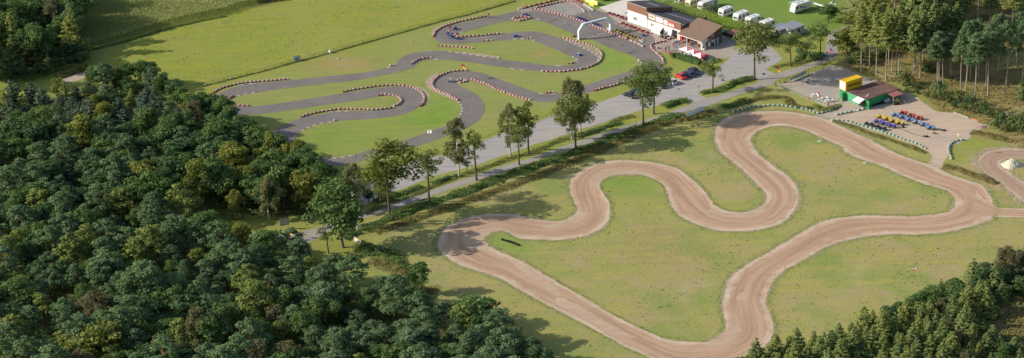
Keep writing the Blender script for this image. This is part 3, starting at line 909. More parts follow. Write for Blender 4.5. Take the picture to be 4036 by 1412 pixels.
def birch(seed, H=11.0, R=2.4, z0=.3, leaf=None, bark=None, dens=120, size=.14, n=46):
    """airy crown of hanging sprays on a pale stem"""
    r = random.Random(seed)
    q = np.random.default_rng(seed)
    cl, C, Nn, S, T = [], [], [], [], []
    for i in range(n):
        t = r.random()
        z = H * (z0 + (1 - z0) * t)
        w_ = R * (math.sin(PI * min(1, t * .86 + .12)) ** .7) * r.uniform(.25, 1)
        a = r.uniform(0, 6.28)
        cl.append((math.cos(a) * w_, math.sin(a) * w_, z, 0, 0, 0))
        m = int(dens * r.uniform(.6, 1.5))
        l = r.uniform(.6, 1.6) * (.5 + R * .2)
        u = q.random(m)
        p = np.stack([math.cos(a) * w_ * (1 + .15 * u) + q.normal(size=m) * .24 * R * .35, math.sin(a) * w_ * (1 + .15 * u) + q.normal(size=m) * .24 * R * .35, z - u * l + .25], 1)
        C.append(p); Nn.append(q.normal(size=(m, 3)) * .7 + np.array([math.cos(a) * .5, math.sin(a) * .5, .35]))
        S.append(size * q.uniform(.6, 1.3, m)); T.append(r.uniform(.2, .8) + q.uniform(-.25, .25, m))
    me = leaf_mesh('crown', np.concatenate(C), np.concatenate(Nn), np.concatenate(S), np.concatenate(T), leaf or L_BIRCH, seed=seed)
    mb = MB()
    tr = [(.25 * math.sin(t * 2.6) * r.choice((-1, 1)), .2 * math.sin(t * 2), H * .95 * t) for t in (0, .2, .45, .7, 1)]
    limb_tree(mb, cl, tr, [.25, .20, .15, .08, .02], 16, r)
    return me, mb.mesh('trunk', bark or B_BIRCH), H, R


def shrub(seed, H=2.0, R=1.5, leaf=None, n=12, dens=80, size=.15):
    r = random.Random(seed)
    cl = []
    for i in range(n):
        a, k = r.uniform(0, 6.28), r.random() ** .5 * .75
        c = r.uniform(.28, .5) * R
        cl.append((math.cos(a) * R * k, math.sin(a) * R * k, r.uniform(.25, .8) * H * (1 - .5 * k * k), c, c * .8 * H / R / 1.2, r.uniform(.15, .8)))
    C, Nn, S, T = clumps(cl, dens, size, seed)
    me = leaf_mesh('crown', C, Nn, S, T, leaf or L_SHRUB, seed=seed)
    mb = MB()
    for c in cl[:6]:
        mb.tube([(0, 0, 0), (c[0] * .5, c[1] * .5, c[2] * .6), c[:3]], [.05, .035, .012], 4, cap=False)
    return me, mb.mesh('stem', B_OAK), H, R


KINDS = {
    'oak': [broadleaf(s, H=11, R=4.1, z0=.22) for s in (1, 2, 3, 4)],
    'darkleaf': [broadleaf(s, H=10, R=3.6, z0=.15, leaf=L_DARK) for s in (11, 12, 13)],
    'lightoak': [broadleaf(s, H=10, R=3.7, z0=.15, leaf=L_MAPLE) for s in (15, 16, 17)],
    'avenue': [broadleaf(s, H=12, R=3.6, z0=.26, leaf=L_AVE, dens=95, size=.19) for s in (21, 22, 23)],
    'avenuelight': [broadleaf(s, H=12, R=3.4, z0=.24, leaf=L_MAPLE, dens=90, size=.19) for s in (26, 27)],
    'thin': [broadleaf(s, H=10, R=2.1, z0=.30, leaf=L_AVE, dens=150, size=.14, tall_=.7) for s in (31, 32, 33)],
    'scots': [scots(s) for s in (41, 42, 43, 44, 45)],
    'wide': [scots(s, H=11, R=4.0, z0=.42, n=28) for s in (46, 47, 48)],
    'bright': [scots(s, H=11, R=3.2, z0=.4, n=24, leaf=L_BRIGHT) for s in (51, 52)],
    'young': [conifer(s, H=7, R=2.2, leaf=L_YOUNG, tiers=10, droop=-.15, dens=1.2, size=.21, power=.45, ragged=.45) for s in (61, 62, 63, 64)],
    'spruce': [conifer(s, H=9, R=2.6, power=.9, ragged=.4, droop=.25, size=.19) for s in (71, 72, 73)],
    'larch': [conifer(s, H=9, R=2.3, leaf=L_LARCH, tiers=16, droop=.12, dens=.95, size=.18, power=.8, ragged=.45) for s in (76, 77, 78)],
    'tallspruce': [conifer(s, H=20, R=2.6, z0=.48, tiers=18, droop=.45, size=.24, power=.6, ragged=.4, bark=B_TALLPINE) for s in (81, 82)],
    'talllarch': [conifer(s, H=20, R=2.6, z0=.5, leaf=L_LARCH, tiers=18, droop=.18, dens=.8, size=.22, power=.5, ragged=.45, bark=B_TALLPINE) for s in (84, 85, 86)],
    'tallpine': [scots(s, H=18, R=3.1, z0=.55, bark=B_TALLPINE, n=24) for s in (88, 89, 90)],
    'birch': [birch(s) for s in (91, 92, 93)],
    'olive': [birch(s, H=8, R=3.0, z0=.05, leaf=L_OLIVE, n=80, dens=110, size=.13) for s in (95, 96)],
    'shrub': [shrub(s) for s in (101, 102, 103)],
    'darkshrub': [shrub(s, leaf=L_DARK) for s in (104, 105)],
    'willow': [shrub(s, H=3.2, R=1.7, leaf=L_GREY, n=18) for s in (107,)],
}
NAMES = {'oak': 'oak_tree', 'darkleaf': 'broadleaf_tree', 'lightoak': 'oak_tree', 'avenue': 'oak_tree', 'avenuelight': 'lime_tree', 'thin': 'young_oak_tree', 'scots': 'pine_tree',
         'wide': 'pine_tree', 'bright': 'pine_tree', 'young': 'young_pine_tree', 'spruce': 'spruce_tree', 'larch': 'larch_tree', 'tallspruce': 'spruce_tree', 'talllarch': 'larch_tree',
         'tallpine': 'pine_tree', 'birch': 'birch_tree', 'olive': 'birch_tree', 'shrub': 'shrub', 'darkshrub': 'shrub', 'willow': 'willow_bush'}
KCOUNT = {}


def plant(kind, base, h, r=None, label=None, group=None, var=None, rz=None, name=None, lean=0.0):
    """one tree: Empty at its foot, trunk and crown below it"""
    k = KCOUNT[kind] = KCOUNT.get(kind, -1) + 1
    crown, trunk, H, R = KINDS[kind][k % len(KINDS[kind]) if var is None else var]
    o = thing(name or NAMES[kind], label, 'bush' if 'shrub' in kind or kind == 'willow' else 'tree', (base[0], base[1], 0), random.uniform(0, 6.28) if rz is None else rz, group)
    if lean: o.rotation_euler = (0, lean, 0)
    sxy = (r / R) if r else h / H
    o.scale = (sxy, sxy, h / H)
    tk = link('trunk' if trunk.name.startswith('trunk') else 'stem', trunk, o)
    k_ = min(1.0, .85 * (h / H) ** .7 / sxy); tk.scale = (k_, k_, 1)
    link('crown', crown, o)
    return o


def survey_tree(kind, base, top, width, label, group=None, var=None, lean=0.0):
    b, t = px(base)[0], px(top)[0]
    s = 13.4 + (b[1] - 200) * .0042 * .9                 # photo pixels per metre near there
    plant(kind, W(b), max(2.0, tall(b, t)), width * .74, label, group, var, lean=lean)


# the avenue between car park and lane, each tree surveyed by foot and top
for a in [
    ('oak', 'N 380,790', 'N 315,385', 12.5, 'broad leaning oak beside the lane at the edge of the south wood', None, None, -.10),
    ('thin', 'N 293,825', 'N 245,640', 3.4, 'spindly young oak in the grass verge below the broad leaning oak', None, 0, -.05),
    ('birch', 'N 467,690', 'N 400,320', 4.2, 'half bare leaning birch by the light blue flag', None, 0, -.10),
    ('birch', 'N 452,570', 'N 440,290', 3.4, 'small shaded birch behind the half bare leaning birch', None, 1, 0),
    ('darkleaf', 'N 530,520', 'N 525,432', 2.6, 'dark round bush tree between the shaded birch and the large lime', None, 1, 0),
    ('avenuelight', 'N 655,597', 'N 585,135', 13.0, 'largest yellow green lime tree of the avenue beside the lane', None, 0, -.04),
    ('birch', 'N 602,525', 'N 590,380', 3.2, 'white stemmed birch under the crown of the largest lime', None, 2, 0),
    ('thin', 'N 640,560', 'N 690,395', 3.6, 'low bushy oak sprouting beside the foot of the largest lime', None, 1, 0),
    ('thin', 'N 888,525', 'N 885,185', 6.0, 'ragged dark young oak with a forked crown after the largest lime', None, 2, 0),
    ('birch', 'N 1065,372', 'N 1040,25', 5.6, 'tall weeping birch with a white stem near the white flag', None, 0, -.02),
    ('thin', 'N 1113,355', 'N 1100,245', 2.6, 'small round young oak beside the tall weeping birch', None, 0, 0),
    ('thin', 'N 1168,392', 'N 1165,92', 4.6, 'slender open crowned oak next to the small round young oak', None, 1, 0),
    ('birch', 'L 827,838', 'L 835,425', 4.8, 'olive crowned birch behind the dark young oak by the lane', None, 1, 0),
    ('thin', 'L 893,902', 'L 885,560', 5.2, 'dark green young oak at the lane edge before the olive birch', None, 2, 0),
    ('avenuelight', 'L 968,818', 'L 985,405', 5.6, 'yellow topped oak to the east of the olive crowned birch', None, 1, 0),
    ('birch', 'L 1312,702', 'L 1275,215', 5.6, 'pale birch with two white stems behind the round avenue oak', None, 2, -.03),
    ('birch', 'L 1378,660', 'L 1340,240', 4.4, 'slim birch with a white stem on the far side of the round avenue oak', None, 0, -.04),
    ('avenue', 'L 1340,778', 'L 1335,320', 8.8, 'round dark oak on a slim bare trunk in front of two birches', None, 0, 0),
    ('avenue', 'M 350,893', 'M 325,270', 8.4, 'big dense oak by the lane hiding parked cars', None, 1, -.01),
    ('avenue', 'M 455,772', 'M 485,220', 8.0, 'big oak standing close behind the dense oak that hides parked cars', None, 2, .03),
    ('thin', 'M 1050,557', 'M 1120,155', 5.4, 'slender oak on the grass island opposite the parked cars', None, 0, .05),
    ('avenue', 'F 760,870', 'F 745,200', 10.6, 'largest isolated oak beside the junction of lane and gravel yard', None, 0, 0),
    ('thin', 'F 1155,727', 'F 1110,335', 6.4, 'thin crowned oak on the grass triangle east of the gravel yard', None, 1, -.02),
    ('thin', 'F 1480,600', 'F 1490,250', 6.0, 'grey green oak by the bend of the lane near the camping field', None, 2, 0),
    ('thin', 'F 1330,620', 'F 1350,400', 4.8, 'bushy low oak west of the lane bend by the grey roofed shed', None, 0, 0),
    ('oak', 'F 1566,245', 'F 1560,60', 5.2, 'small round oak beside the wooden rail fence of the camping field', None, 1, 0),
    ('willow', 'T3 1280,350', 'T3 1225,75', 3.8, 'grey green willow bush in front of the long white caravan', None, 0, 0),
    ('darkleaf', 'F 950,470', 'F 930,360', 3.6, 'dark bush tree between the caravans and the garden fence', None, 0, 0),
    ('oak', 'Q 995,462', 'Q 985,230', 5.4, 'isolated oak at the edge of the south wood throwing a long shadow on the grass', None, 2, 0),
    ('lightoak', 'T14 595,690', 'T14 500,95', 5.6, 'tall sunlit oak at the edge of the small forest glade', None, 0, 0),
    ('lightoak', 'T14 990,790', 'T14 960,430', 4.0, 'small yellowing oak on the grass of the forest glade', None, 1, 0),
    ('birch', 'T14 1385,805', 'T14 1350,290', 5.4, 'grey leaved tree between the glade and the grey road sign', None, 1, 0),
    ('oak', 'Q 1340,700', 'Q 1300,480', 9.4, 'broad round oak at the corner of the south wood towards the dirt track', None, 3, 0),
    ('lightoak', 'Q 1600,870', 'Q 1590,690', 6.6, 'yellow green oak below the broad round oak at the wood corner', None, 2, 0),
    ('bright', 'O 680,470', 'O 660,305', 5.6, 'bright yellow green pine standing out of the dark south wood', None, 0, 0),
    ('wide', 'O 540,590', 'O 530,385', 8.4, 'wide rounded pine below the bright yellow green pine', None, 0, 0),
    ('olive', 'O 480,770', 'O 475,570', 7.6, 'pale olive birch filling a gap in the south wood', None, 0, 0),
    ('olive', 'O 1000,890', 'O 985,660', 8.4, 'large dull olive birch near the lower edge of the south wood', None, 1, 0),
    ('lightoak', 'O 350,960', 'O 330,775', 9.0, 'yellow green oak at the lower frame edge, the lower one of a touching pair', None, 1, 0),
    ('lightoak', 'O 520,950', 'O 500,735', 10.0, 'yellow green oak at the lower frame edge, the taller one of a touching pair', None, 2, 0),
]:
    survey_tree(*a)

# tall pines and larches of the east wood, surveyed by their trunks
EAST = [('talllarch', 355, 650, 40), ('talllarch', 430, 600, 60), ('talllarch', 490, 702, 90), ('talllarch', 576, 728, 95), ('talllarch', 600, 585, 20), ('talllarch', 630, 640, 60),
        ('talllarch', 664, 722, 100), ('talllarch', 690, 682, 40), ('tallspruce', 820, 735, 80), ('tallspruce', 836, 610, 40), ('tallspruce', 880, 692, 60), ('tallspruce', 905, 540, -20),
        ('tallpine', 1036, 768, 270), ('tallpine', 1050, 752, 300), ('tallpine', 1085, 752, 330), ('tallpine', 1155, 682, 260), ('tallpine', 1241, 822, 330), ('tallpine', 1283, 802, 200),
        ('tallpine', 1325, 712, 180), ('tallpine', 1366, 880, 290), ('tallpine', 1394, 702, 170), ('tallpine', 1465, 765, 240), ('tallpine', 1482, 850, 215), ('tallpine', 1635, 838, 190),
        ('tallpine', 1740, 620, 100), ('tallpine', 1570, 640, 120), ('tallspruce', 1000, 560, 0), ('tallspruce', 1090, 520, 20), ('tallspruce', 1200, 500, 10), ('tallpine', 1780, 760, 190)]
words_ = {'talllarch': ('larch', 'olive brown'), 'tallspruce': ('spruce', 'dark green'), 'tallpine': ('pine', 'blue green')}
zone = {'talllarch': 'at the gravel yard edge', 'tallspruce': 'behind the green containers', 'tallpine': 'in the heath above the quad yard'}
for i, (k, x, y, ty) in enumerate(EAST):
    b, t = px('I %d,%d' % (x, y))[0], px('I %d,%d' % (x + 8, ty))[0]
    g = 'tall %s %s trees %s' % (words_[k][1], words_[k][0], zone[k])
    plant(k, W(b), min(tall(b, t), 25), {'talllarch': 3.2, 'tallspruce': 3.4, 'tallpine': 3.7}[k], 'tall %s %s with bare trunk %s' % (words_[k][1], words_[k][0], zone[k]), g)

# trees on the outline of the north wood, surveyed by their tops
EDGE = [('young', 'A 455,335', 4.5), ('young', 'A 545,330', 6), ('oak', 'A 640,318', 7.5), ('oak', 'A 705,302', 8.5), ('darkleaf', 'A 765,315', 8), ('oak', 'A 825,365', 8.5), ('darkleaf', 'A 885,400', 8.5), ('oak', 'A 910,435', 8.5),
        ('lightoak', 'A 955,472', 8.5), ('oak', 'A 1015,467', 9), ('darkleaf', 'A 1070,468', 9.5), ('oak', 'A 1125,488', 10), ('oak', 'A 1170,532', 10), ('oak', 'A 1210,578', 10.5), ('darkleaf', 'K 330,520', 10), ('oak', 'K 385,585', 10.5),
        ('oak', 'K 450,630', 10.5), ('lightoak', 'K 525,655', 10.5), ('oak', 'K 600,655', 11), ('lightoak', 'K 680,685', 11), ('oak', 'K 725,750', 11), ('darkleaf', 'K 790,772', 11), ('oak', 'K 850,815', 11), ('oak', 'K 905,865', 10.5)]
for i, (k, top, h) in enumerate(EDGE):
    p = W(px(top)[0], h)
    nm = {'young': 'blue grey young pine on the outer edge by the meadow', 'oak': 'dark green oak on the outer edge of the north wood towards the kart track', 'darkleaf': 'very dark tree on the outer edge of the north wood towards the kart track', 'lightoak': 'yellow green oak on the outer edge of the north wood towards the kart track'}[k]
    plant(k, p, h, h * .42, nm, nm + ' row')

for i, (a, h) in enumerate([('T10 850,655', 5), ('T10 790,660', 4.5), ('T10 710,670', 4), ('T10 630,690', 4), ('T10 560,705', 4.5), ('T10 390,760', 5), ('T10 300,790', 4), ('T10 220,800', 4.5), ('T10 130,810', 4), ('T10 60,820', 4), ('T10 820,600', 5.5), ('T10 740,590', 5.5), ('T10 660,610', 5), ('T10 580,640', 5)]):
    plant('darkleaf' if i % 3 else 'oak', W1(a), h, h * .5, 'dark bushy sapling in front of the shaded wood by the sandy path', 'dark saplings by the sandy path')
plant('larch', W1('T10 480,720'), 6, 2.2, 'pale green larch sapling among the dark bushes by the sandy path')
TAKEN = [(o.location.x, o.location.y, 3.0) for o in SC.objects if o.parent is None and o.get('category') == 'tree']


def fill_wood(poly, spacing, choose, holes=(), keep=lambda x, y: True, seed=1, lim=400):
    """trees at random but not closer than SPACING inside a surveyed outline"""
    r = random.Random(seed)
    P = smooth(WS(poly), 3, True)
    hs = [smooth(WS(h), 3, True) for h in holes]
    x0, x1 = min(p.x for p in P), max(p.x for p in P); y0, y1 = min(p.y for p in P), max(p.y for p in P)
    n = int((x1 - x0) * (y1 - y0) / spacing ** 2 * 9)
    X = np.array([r.uniform(x0, x1) for _ in range(n)]); Y = np.array([r.uniform(y0, y1) for _ in range(n)])
    ok = inside(P, X, Y)
    for h in hs: ok &= ~inside(h, X, Y)
    pts = []
    for x, y in zip(X[ok], Y[ok]):
        if not keep(x, y): continue
        if any((x - a) ** 2 + (y - b) ** 2 < (spacing * .93) ** 2 for a, b in pts): continue
        if any((x - a) ** 2 + (y - b) ** 2 < c * c for a, b, c in TAKEN): continue
        pts.append((x, y))
        if len(pts) >= lim: break
    for x, y in pts:
        plant_auto(choose(x, y, r), x, y)
    print('wood', len(pts))


def plant_auto(ch, x, y):
    kind, h, rr, label, group = ch
    plant(kind, (x, y), h, rr, label, group)


def to_px(x, y, z=0.0):
    d = Vector((x, y, z - HGT))
    D, U = d.y * CP - d.z * SP, d.y * SP + d.z * CP
    u, v = FPX * d.x / D, FPX * U / D
    return 2018 + u * CR + v * SR, 706 - (-u * SR + v * CR)


def seen(x, y, h=14):
    a, b = to_px(x, y, 0), to_px(x, y, h)
    return -90 < a[0] < 4126 and b[1] < 1440 and a[1] > -30


LAB = {
    'young': 'blue grey young pine', 'scots': 'blue green pine with a rounded crown', 'wide': 'spreading pine with layered boughs', 'oak': 'dark green oak', 'darkleaf': 'very dark broadleaf tree',
    'lightoak': 'yellow green oak', 'olive': 'dull olive birch', 'birch': 'thin pale birch', 'spruce': 'dark pointed spruce', 'larch': 'yellow green larch', 'bright': 'light green pine',
    'tallspruce': 'tall dark spruce', 'talllarch': 'tall olive larch', 'tallpine': 'tall blue green pine'}


BIG = {'scots': 1.5, 'wide': 1.35, 'bright': 1.4, 'oak': 1.4, 'darkleaf': 1.35, 'lightoak': 1.4, 'young': 1.15, 'spruce': 1.45, 'larch': 1.4, 'tallpine': 1.2, 'tallspruce': 1.25, 'talllarch': 1.25}


def pick(r, opts, where):
    k = r.choices([o[0] for o in opts], [o[1] for o in opts])[0]
    h, rr = [o[2:] for o in opts if o[0] == k][0]
    s = r.uniform(.68, 1.28)
    lab = LAB[k] + ' ' + where
    return k, h * s * r.uniform(.93, 1.07), rr * BIG.get(k, 1.3) * s * r.uniform(.9, 1.1), lab, lab + ' group'


def choose_n(x, y, r):
    X, Y = to_px(x, y)
    edge = 640 - X * .05
    if Y < edge - 60 and X < 760:
        return pick(r, [('young', 8, 6.0, 2.1), ('larch', 1.2, 6.5, 1.8), ('lightoak', 1, 6, 2.2), ('scots', 1.4, 6.8, 2.2), ('oak', .8, 6.5, 2.4)], 'beside the sandy path')
    if Y < 620 and X > 760:
        return pick(r, [('oak', 3, 9, 3.4), ('larch', 1.0, 8.5, 2.2), ('lightoak', 1.1, 9, 3.2), ('darkleaf', 2, 9, 3.2), ('olive', 1, 8, 2.4)], 'on the wood edge by the kart track hairpins')
    if X < 520 and Y > 640:
        return pick(r, [('scots', 6, 9.5, 2.7), ('oak', 2, 9, 3.3), ('young', 1.5, 7, 2), ('darkleaf', 2, 9, 3.2)], 'at the western edge of the north wood')
    return pick(r, [('oak', 5, 10, 3.7), ('darkleaf', 4, 10, 3.6), ('lightoak', 1.1, 10, 3.6), ('scots', 1, 10, 2.6), ('larch', .6, 9, 2.2)], 'in the broadleaf part of the north wood')


def choose_s(x, y, r):
    X, Y = to_px(x, y)
    if X > 1150:
        return pick(r, [('scots', 5, 8.4, 2.9), ('wide', 3, 8.4, 3.2), ('oak', 2, 8, 3.2), ('darkleaf', 1.6, 7, 2.8), ('bright', .5, 8, 2.6)], 'in the south wood towards the dirt track')
    if Y < 1150:
        return pick(r, [('scots', 5, 10, 2.8), ('wide', 2, 10, 3.2), ('darkleaf', 3, 8, 3), ('bright', 1.3, 10, 2.8), ('oak', 2.2, 9, 3.2), ('lightoak', .5, 8, 2.6)], 'in the upper part of the south wood')
    return pick(r, [('scots', 4.4, 10.5, 2.8), ('wide', 2, 10.5, 3.3), ('darkleaf', 4, 8, 3.2), ('oak', 3, 9.5, 3.3), ('bright', 1.6, 10, 2.8), ('olive', 1.6, 8, 2.8), ('lightoak', 1, 9, 3)], 'in the lower part of the south wood')


def choose_nw(x, y, r):
    return pick(r, [('spruce', 3, 14, 3.0), ('scots', 1.5, 14, 3.2), ('oak', 3, 13, 4.0), ('larch', 1.2, 14, 3), ('olive', .8, 13, 3.4), ('darkleaf', 3, 12, 4)], 'in the shaded wood beside the maize field')


def choose_e(x, y, r):
    X, Y = to_px(x, y)
    if X < 3560:
        return pick(r, [('talllarch', 5, 18, 2.9), ('lightoak', 1, 8, 3), ('tallspruce', 1, 18, 3)], 'deep in the east wood above the gravel yard')
    return pick(r, [('tallspruce', 5, 18, 3.1), ('tallpine', 3, 18, 3.2), ('talllarch', 1, 18, 3)], 'deep in the east wood behind the heath')


def choose_se(x, y, r):
    X, Y = to_px(x, y)
    if X > 3840 and Y > 1300:
        return pick(r, [('spruce', 3, 4.2, 1.7), ('larch', 4, 4.2, 1.7), ('oak', 1, 3.5, 1.6)], 'below the clearing of the plantation')
    if X > 3450 and Y < 1330 + (X - 3450) * -.3:
        return pick(r, [('olive', 2, 5, 2.2), ('oak', 4, 5.2, 2.4), ('darkleaf', 4, 5, 2.3), ('spruce', 2, 6, 1.9)], 'on the upper edge of the spruce plantation')
    return pick(r, [('spruce', 5, 7.0, 2.1), ('larch', 5, 7.0, 2.0), ('oak', 1.2, 5, 2), ('olive', .8, 5, 2)], 'in the spruce plantation below the dirt track')


GLADE = "X 700,800 798,815 948,840 1010,850 960,900 869,907 720,880"
fill_wood(WOOD_N, 4.7, choose_n, holes=[GLADE], keep=lambda x, y: seen(x, y, 9), seed=3)
fill_wood(WOOD_S, 5.3, choose_s, holes=["X 880,890 1000,915 1195,900 1195,985 1000,985 880,950"], keep=lambda x, y: seen(x, y, 9), seed=4)
fill_wood(WOOD_NW, 4.6, choose_nw, keep=lambda x, y: seen(x, y, 12) , seed=5)
fill_wood(WOOD_E, 6.9, choose_e, keep=lambda x, y: seen(x, y, 18), seed=6)
fill_wood(WOOD_SE, 3.2, choose_se, holes=[CLEAR], keep=lambda x, y: seen(x, y, 6), seed=8)
# ------------------------------------------------------------------ plain materials
M_WHITE = paint('white paint', (.80, .79, .76), .5, .08)
M_TYREW = paint('white tyre paint', (.68, .655, .61), .6, .3, 6)
M_TYRER = paint('red tyre paint', (.43, .065, .045), .6, .4, 6)
M_TYREG = paint('green tyre paint', (.05, .26, .13), .6, .35, 6)
M_RUBBER = paint('black rubber', (.022, .022, .024), .8, .2)
M_BLACK = paint('black plastic', (.03, .03, .032), .5)
M_STEEL = paint('galvanised steel', (.42, .43, .44), .45, .15, metal=.6)
M_DARKSTEEL = paint('dark steel', (.10, .10, .11), .45, metal=.5)
M_RED = paint('red paint', (.60, .035, .03), .4)
M_ORANGE = paint('orange paint', (.75, .16, .03), .45)
M_YELLOW = paint('yellow paint', (.82, .55, .03), .45)
M_BLUE = paint('blue paint', (.05, .12, .45), .4)
M_LBLUE = paint('light blue paint', (.16, .36, .72), .4)
M_PALE = paint('pale blue grey paint', (.42, .48, .62), .4)
M_NAVY = paint('violet blue paint', (.10, .09, .42), .4)
M_GREEN = paint('container green', (.035, .26, .085), .5, .25, 2)
M_LGREEN = paint('faded green', (.20, .50, .26), .5, .2, 2)
M_FENCE = paint('green fence paint', (.28, .52, .38), .5)
M_DKFENCE = paint('dark green fence', (.03, .10, .06), .5)
M_WOOD = paint('weathered timber', (.36, .27, .17), .8, .3, 5)
M_DWOOD = paint('dark timber', (.09, .07, .055), .8, .3, 5)
M_SKIN = paint('skin', (.52, .32, .23), .6, .05)
M_HAIR = paint('brown hair', (.08, .05, .03), .7)
M_JEANS = paint('blue denim', (.09, .13, .24), .8)
M_CREAM = paint('cream paint', (.72, .66, .50), .45, .15, 2)
M_GREY = paint('mid grey', (.34, .34, .34), .6)
M_ROOFGREY = paint('grey roof sheet', (.30, .32, .36), .6, .2, 1)
M_CONC = paint('concrete', (.42, .39, .34), .85, .2, 2)
M_HOLE = paint('dark tyre hollow', (.035, .028, .022), .9)


def mat_glass(name, col=(.03, .04, .05)):
    m, nt, b = nodes(name)
    b.inputs['Base Color'].default_value = (*col, 1); b.inputs['Roughness'].default_value = .08; b.inputs['Specular IOR Level'].default_value = .6
    return m


M_GLASS = mat_glass('window glass')
M_PANE = mat_glass('brown pane', (.10, .075, .055))


def text(s, size, mat, parent, loc, rot, name='lettering', ext=.01, align='CENTER', sx=1.0):
    cu = bpy.data.curves.new(name, 'FONT'); cu.body = s; cu.size = size; cu.extrude = ext; cu.align_x = align; cu.align_y = 'CENTER'; cu.offset = size * .012
    cu.materials.append(mat)
    o = bpy.data.objects.new(name, cu); COL.objects.link(o)
    me = bpy.data.meshes.new_from_object(o.evaluated_get(bpy.context.evaluated_depsgraph_get()))
    bpy.data.objects.remove(o); bpy.data.curves.remove(cu)
    o = bpy.data.objects.new(name, me); COL.objects.link(o)
    o.parent = parent; o.location = loc; o.rotation_euler = rot; o.scale = (sx, 1, 1)
    return o


# ------------------------------------------------------------------ tyre walls (strapped rows), kerbs, painted marks
def tyre_mesh(mat):
    mb = MB()
    mb.lathe([(.26, .01), (.30, .07), (.30, .19), (.265, .235), (.265, .245), (.30, .29), (.30, .42), (.25, .48), (.17, .46), (.15, .30)], 10, mi=0)
    mb.lathe([(.15, .30), (.001, .30)], 10, mi=1)
    return mb.mesh('tyre_stack', [mat, M_HOLE])


TM = {'W': tyre_mesh(M_TYREW), 'R': tyre_mesh(M_TYRER), 'G': tyre_mesh(M_TYREG), 'K': tyre_mesh(M_RUBBER)}
TCOUNT = 0


def tyre_wall(label, s, pat='RW', gap=.60, group=None, loop=False, z=1.0):
    global TCOUNT
    pts = smooth(WS(s), .3) if len(px(s)) > 1 else WS(s)
    L = sum((a - b).length for a, b in zip(pts, pts[1:]))
    n = max(1, int(round(L / gap)) + 1)
    if len(pts) > 1: pts = resample(pts, n)
    o = thing('tyre_wall', label, 'tyre barrier', pts[0], 0, group)
    r = random.Random(len(s))
    if len(pts) == 1:
        t = link('tyre_stack', TM[pat[0]], o); t2 = link('tyre_stack', TM['K'], o, (.1, .05, -.01)); t2.scale = (.9, .9, .5)
        return o
    for i, p in enumerate(pts):
        t = link('tyre_stack', TM[pat[i % len(pat)]], o, (p.x - pts[0].x + r.uniform(-.06, .06), p.y - pts[0].y + r.uniform(-.06, .06), 0))
        t.rotation_euler = (r.uniform(-.06, .06), r.uniform(-.06, .06), r.uniform(0, 6))
        k = r.uniform(.86, 1.03); t.scale = (k, k, k * r.uniform(.92, 1.1) * z)
    TCOUNT += n
    return o


RW = 'red and white tyre wall '
tyre_wall(RW + 'along the meadow side of the upper pit loop', 'T1 400,222 560,175 740,132 920,90 1150,30 1240,5 1400,-8', 'RWRRWR')
tyre_wall('red tyre wall curving behind the yellow banner', 'T1 1420,-8 1600,-8 1700,5 1800,42 1870,78 1930,115', 'RRRR')
tyre_wall('white tyre row ending beside the yellow board', 'T1 1945,128 2050,185 2100,225 2175,268', 'W')
tyre_wall('white tyre stub at the entry of the upper pit loop', 'T1 290,240 340,232', 'W', .5)
tyre_wall(RW + 'round the inside of the upper pit loop', 'T1 640,245 700,215 880,175 1050,130 1280,75 1480,50 1600,65 1720,120 1800,170 1870,220 1950,302')
tyre_wall(RW + 'between start straight and pit lane, the longest of all', 'T1 650,238 760,252 930,280 1090,315 1230,360 1390,400 1540,440 1660,475 1820,530 1940,580 T2 110,225 210,265 340,320 470,370 590,420 720,475 830,515 960,565 1100,620', gap=.62)
tyre_wall(RW + 'closing the pit exit with white double ends', 'T2 1160,645 1240,675 1310,705 1380,735 1440,765 1500,805', 'RWW')
tyre_wall('black topped tyre stub beside the pit exit', 'T2 1440,660 1500,690', 'W')
tyre_wall(RW + 'round the outside of the first hairpin by the meadow', 'C 325,438 335,400 365,365 430,325 520,295 600,270 710,245 830,220 940,200')
tyre_wall(RW + 'on the inside of the first hairpin beside the crashed karts', 'C 590,400 576,415 590,432 640,441 750,437 850,430 1000,413 1125,403')
tyre_wall(RW + 'standing alone on the grass below the first hairpin', 'C 387,550 500,553 650,565 780,575')
tyre_wall(RW + 'short and curved at the left bend of the upper leg', 'C 67,765 110,730 170,705 240,692 292,690')
tyre_wall(RW + 'in a diamond round the white barrier pole', 'T1 115,490 210,460 310,445 400,440 510,452 585,468 470,503 390,522 300,545 220,522 140,498', gap=.62)
tyre_wall(RW + 'of three stacks on the lower edge of the first hairpin exit', 'C 932,490 1002,487')
tyre_wall(RW + 'of three stacks at the crest of the middle leg', 'C 1415,462 1475,463')
tyre_wall(RW + 'round the outside of the big right hand hairpin', 'D 40,455 100,463 200,495 270,515 340,535 420,570 480,600 513,640 513,680 490,730 430,770 350,803 260,828 150,842 60,852 0,857 C 1612,853', gap=.63)
tyre_wall(RW + 'of four stacks at the inside tip of the big right hand hairpin', 'D 127,760 160,752 195,742')
tyre_wall(RW + 'round the outside of the western hairpin by the wood', 'K 85,332 140,302 225,277 320,258 430,247 530,240 668,229')
tyre_wall(RW + 'half hidden by the wood at the second leg', 'K 262,437 365,440')
tyre_wall(RW + 'tiny and hidden at the tip of the western hairpin', 'K 205,385 235,362')
tyre_wall(RW + 'round the outside of the central hairpin', 'K 1110,328 1180,313 1280,297 1380,283 1480,276 1570,280 1640,290 1700,315 1738,350 1748,390 1735,420 1712,440')
tyre_wall(RW + 'hooked round the inside of the central hairpin', 'K 1390,357 1430,350 1490,354 1540,370 1563,395 1550,422 1510,440')
tyre_wall(RW + 'wavy along the upper edge of the lowest leg', 'K 775,525 850,503 950,483 1060,467 1180,466 1350,469 1450,460 1500,452')
tyre_wall(RW + 'round the outside of the bend below the flag pole', 'L 488,160 420,162 340,172 280,195 230,228 207,262 218,295 260,320 330,350 380,378 412,395')
tyre_wall(RW + 'in a ring round the foot of the German flag pole', 'L 398,246 420,238 450,234 476,240 462,250 424,255', gap=.55)
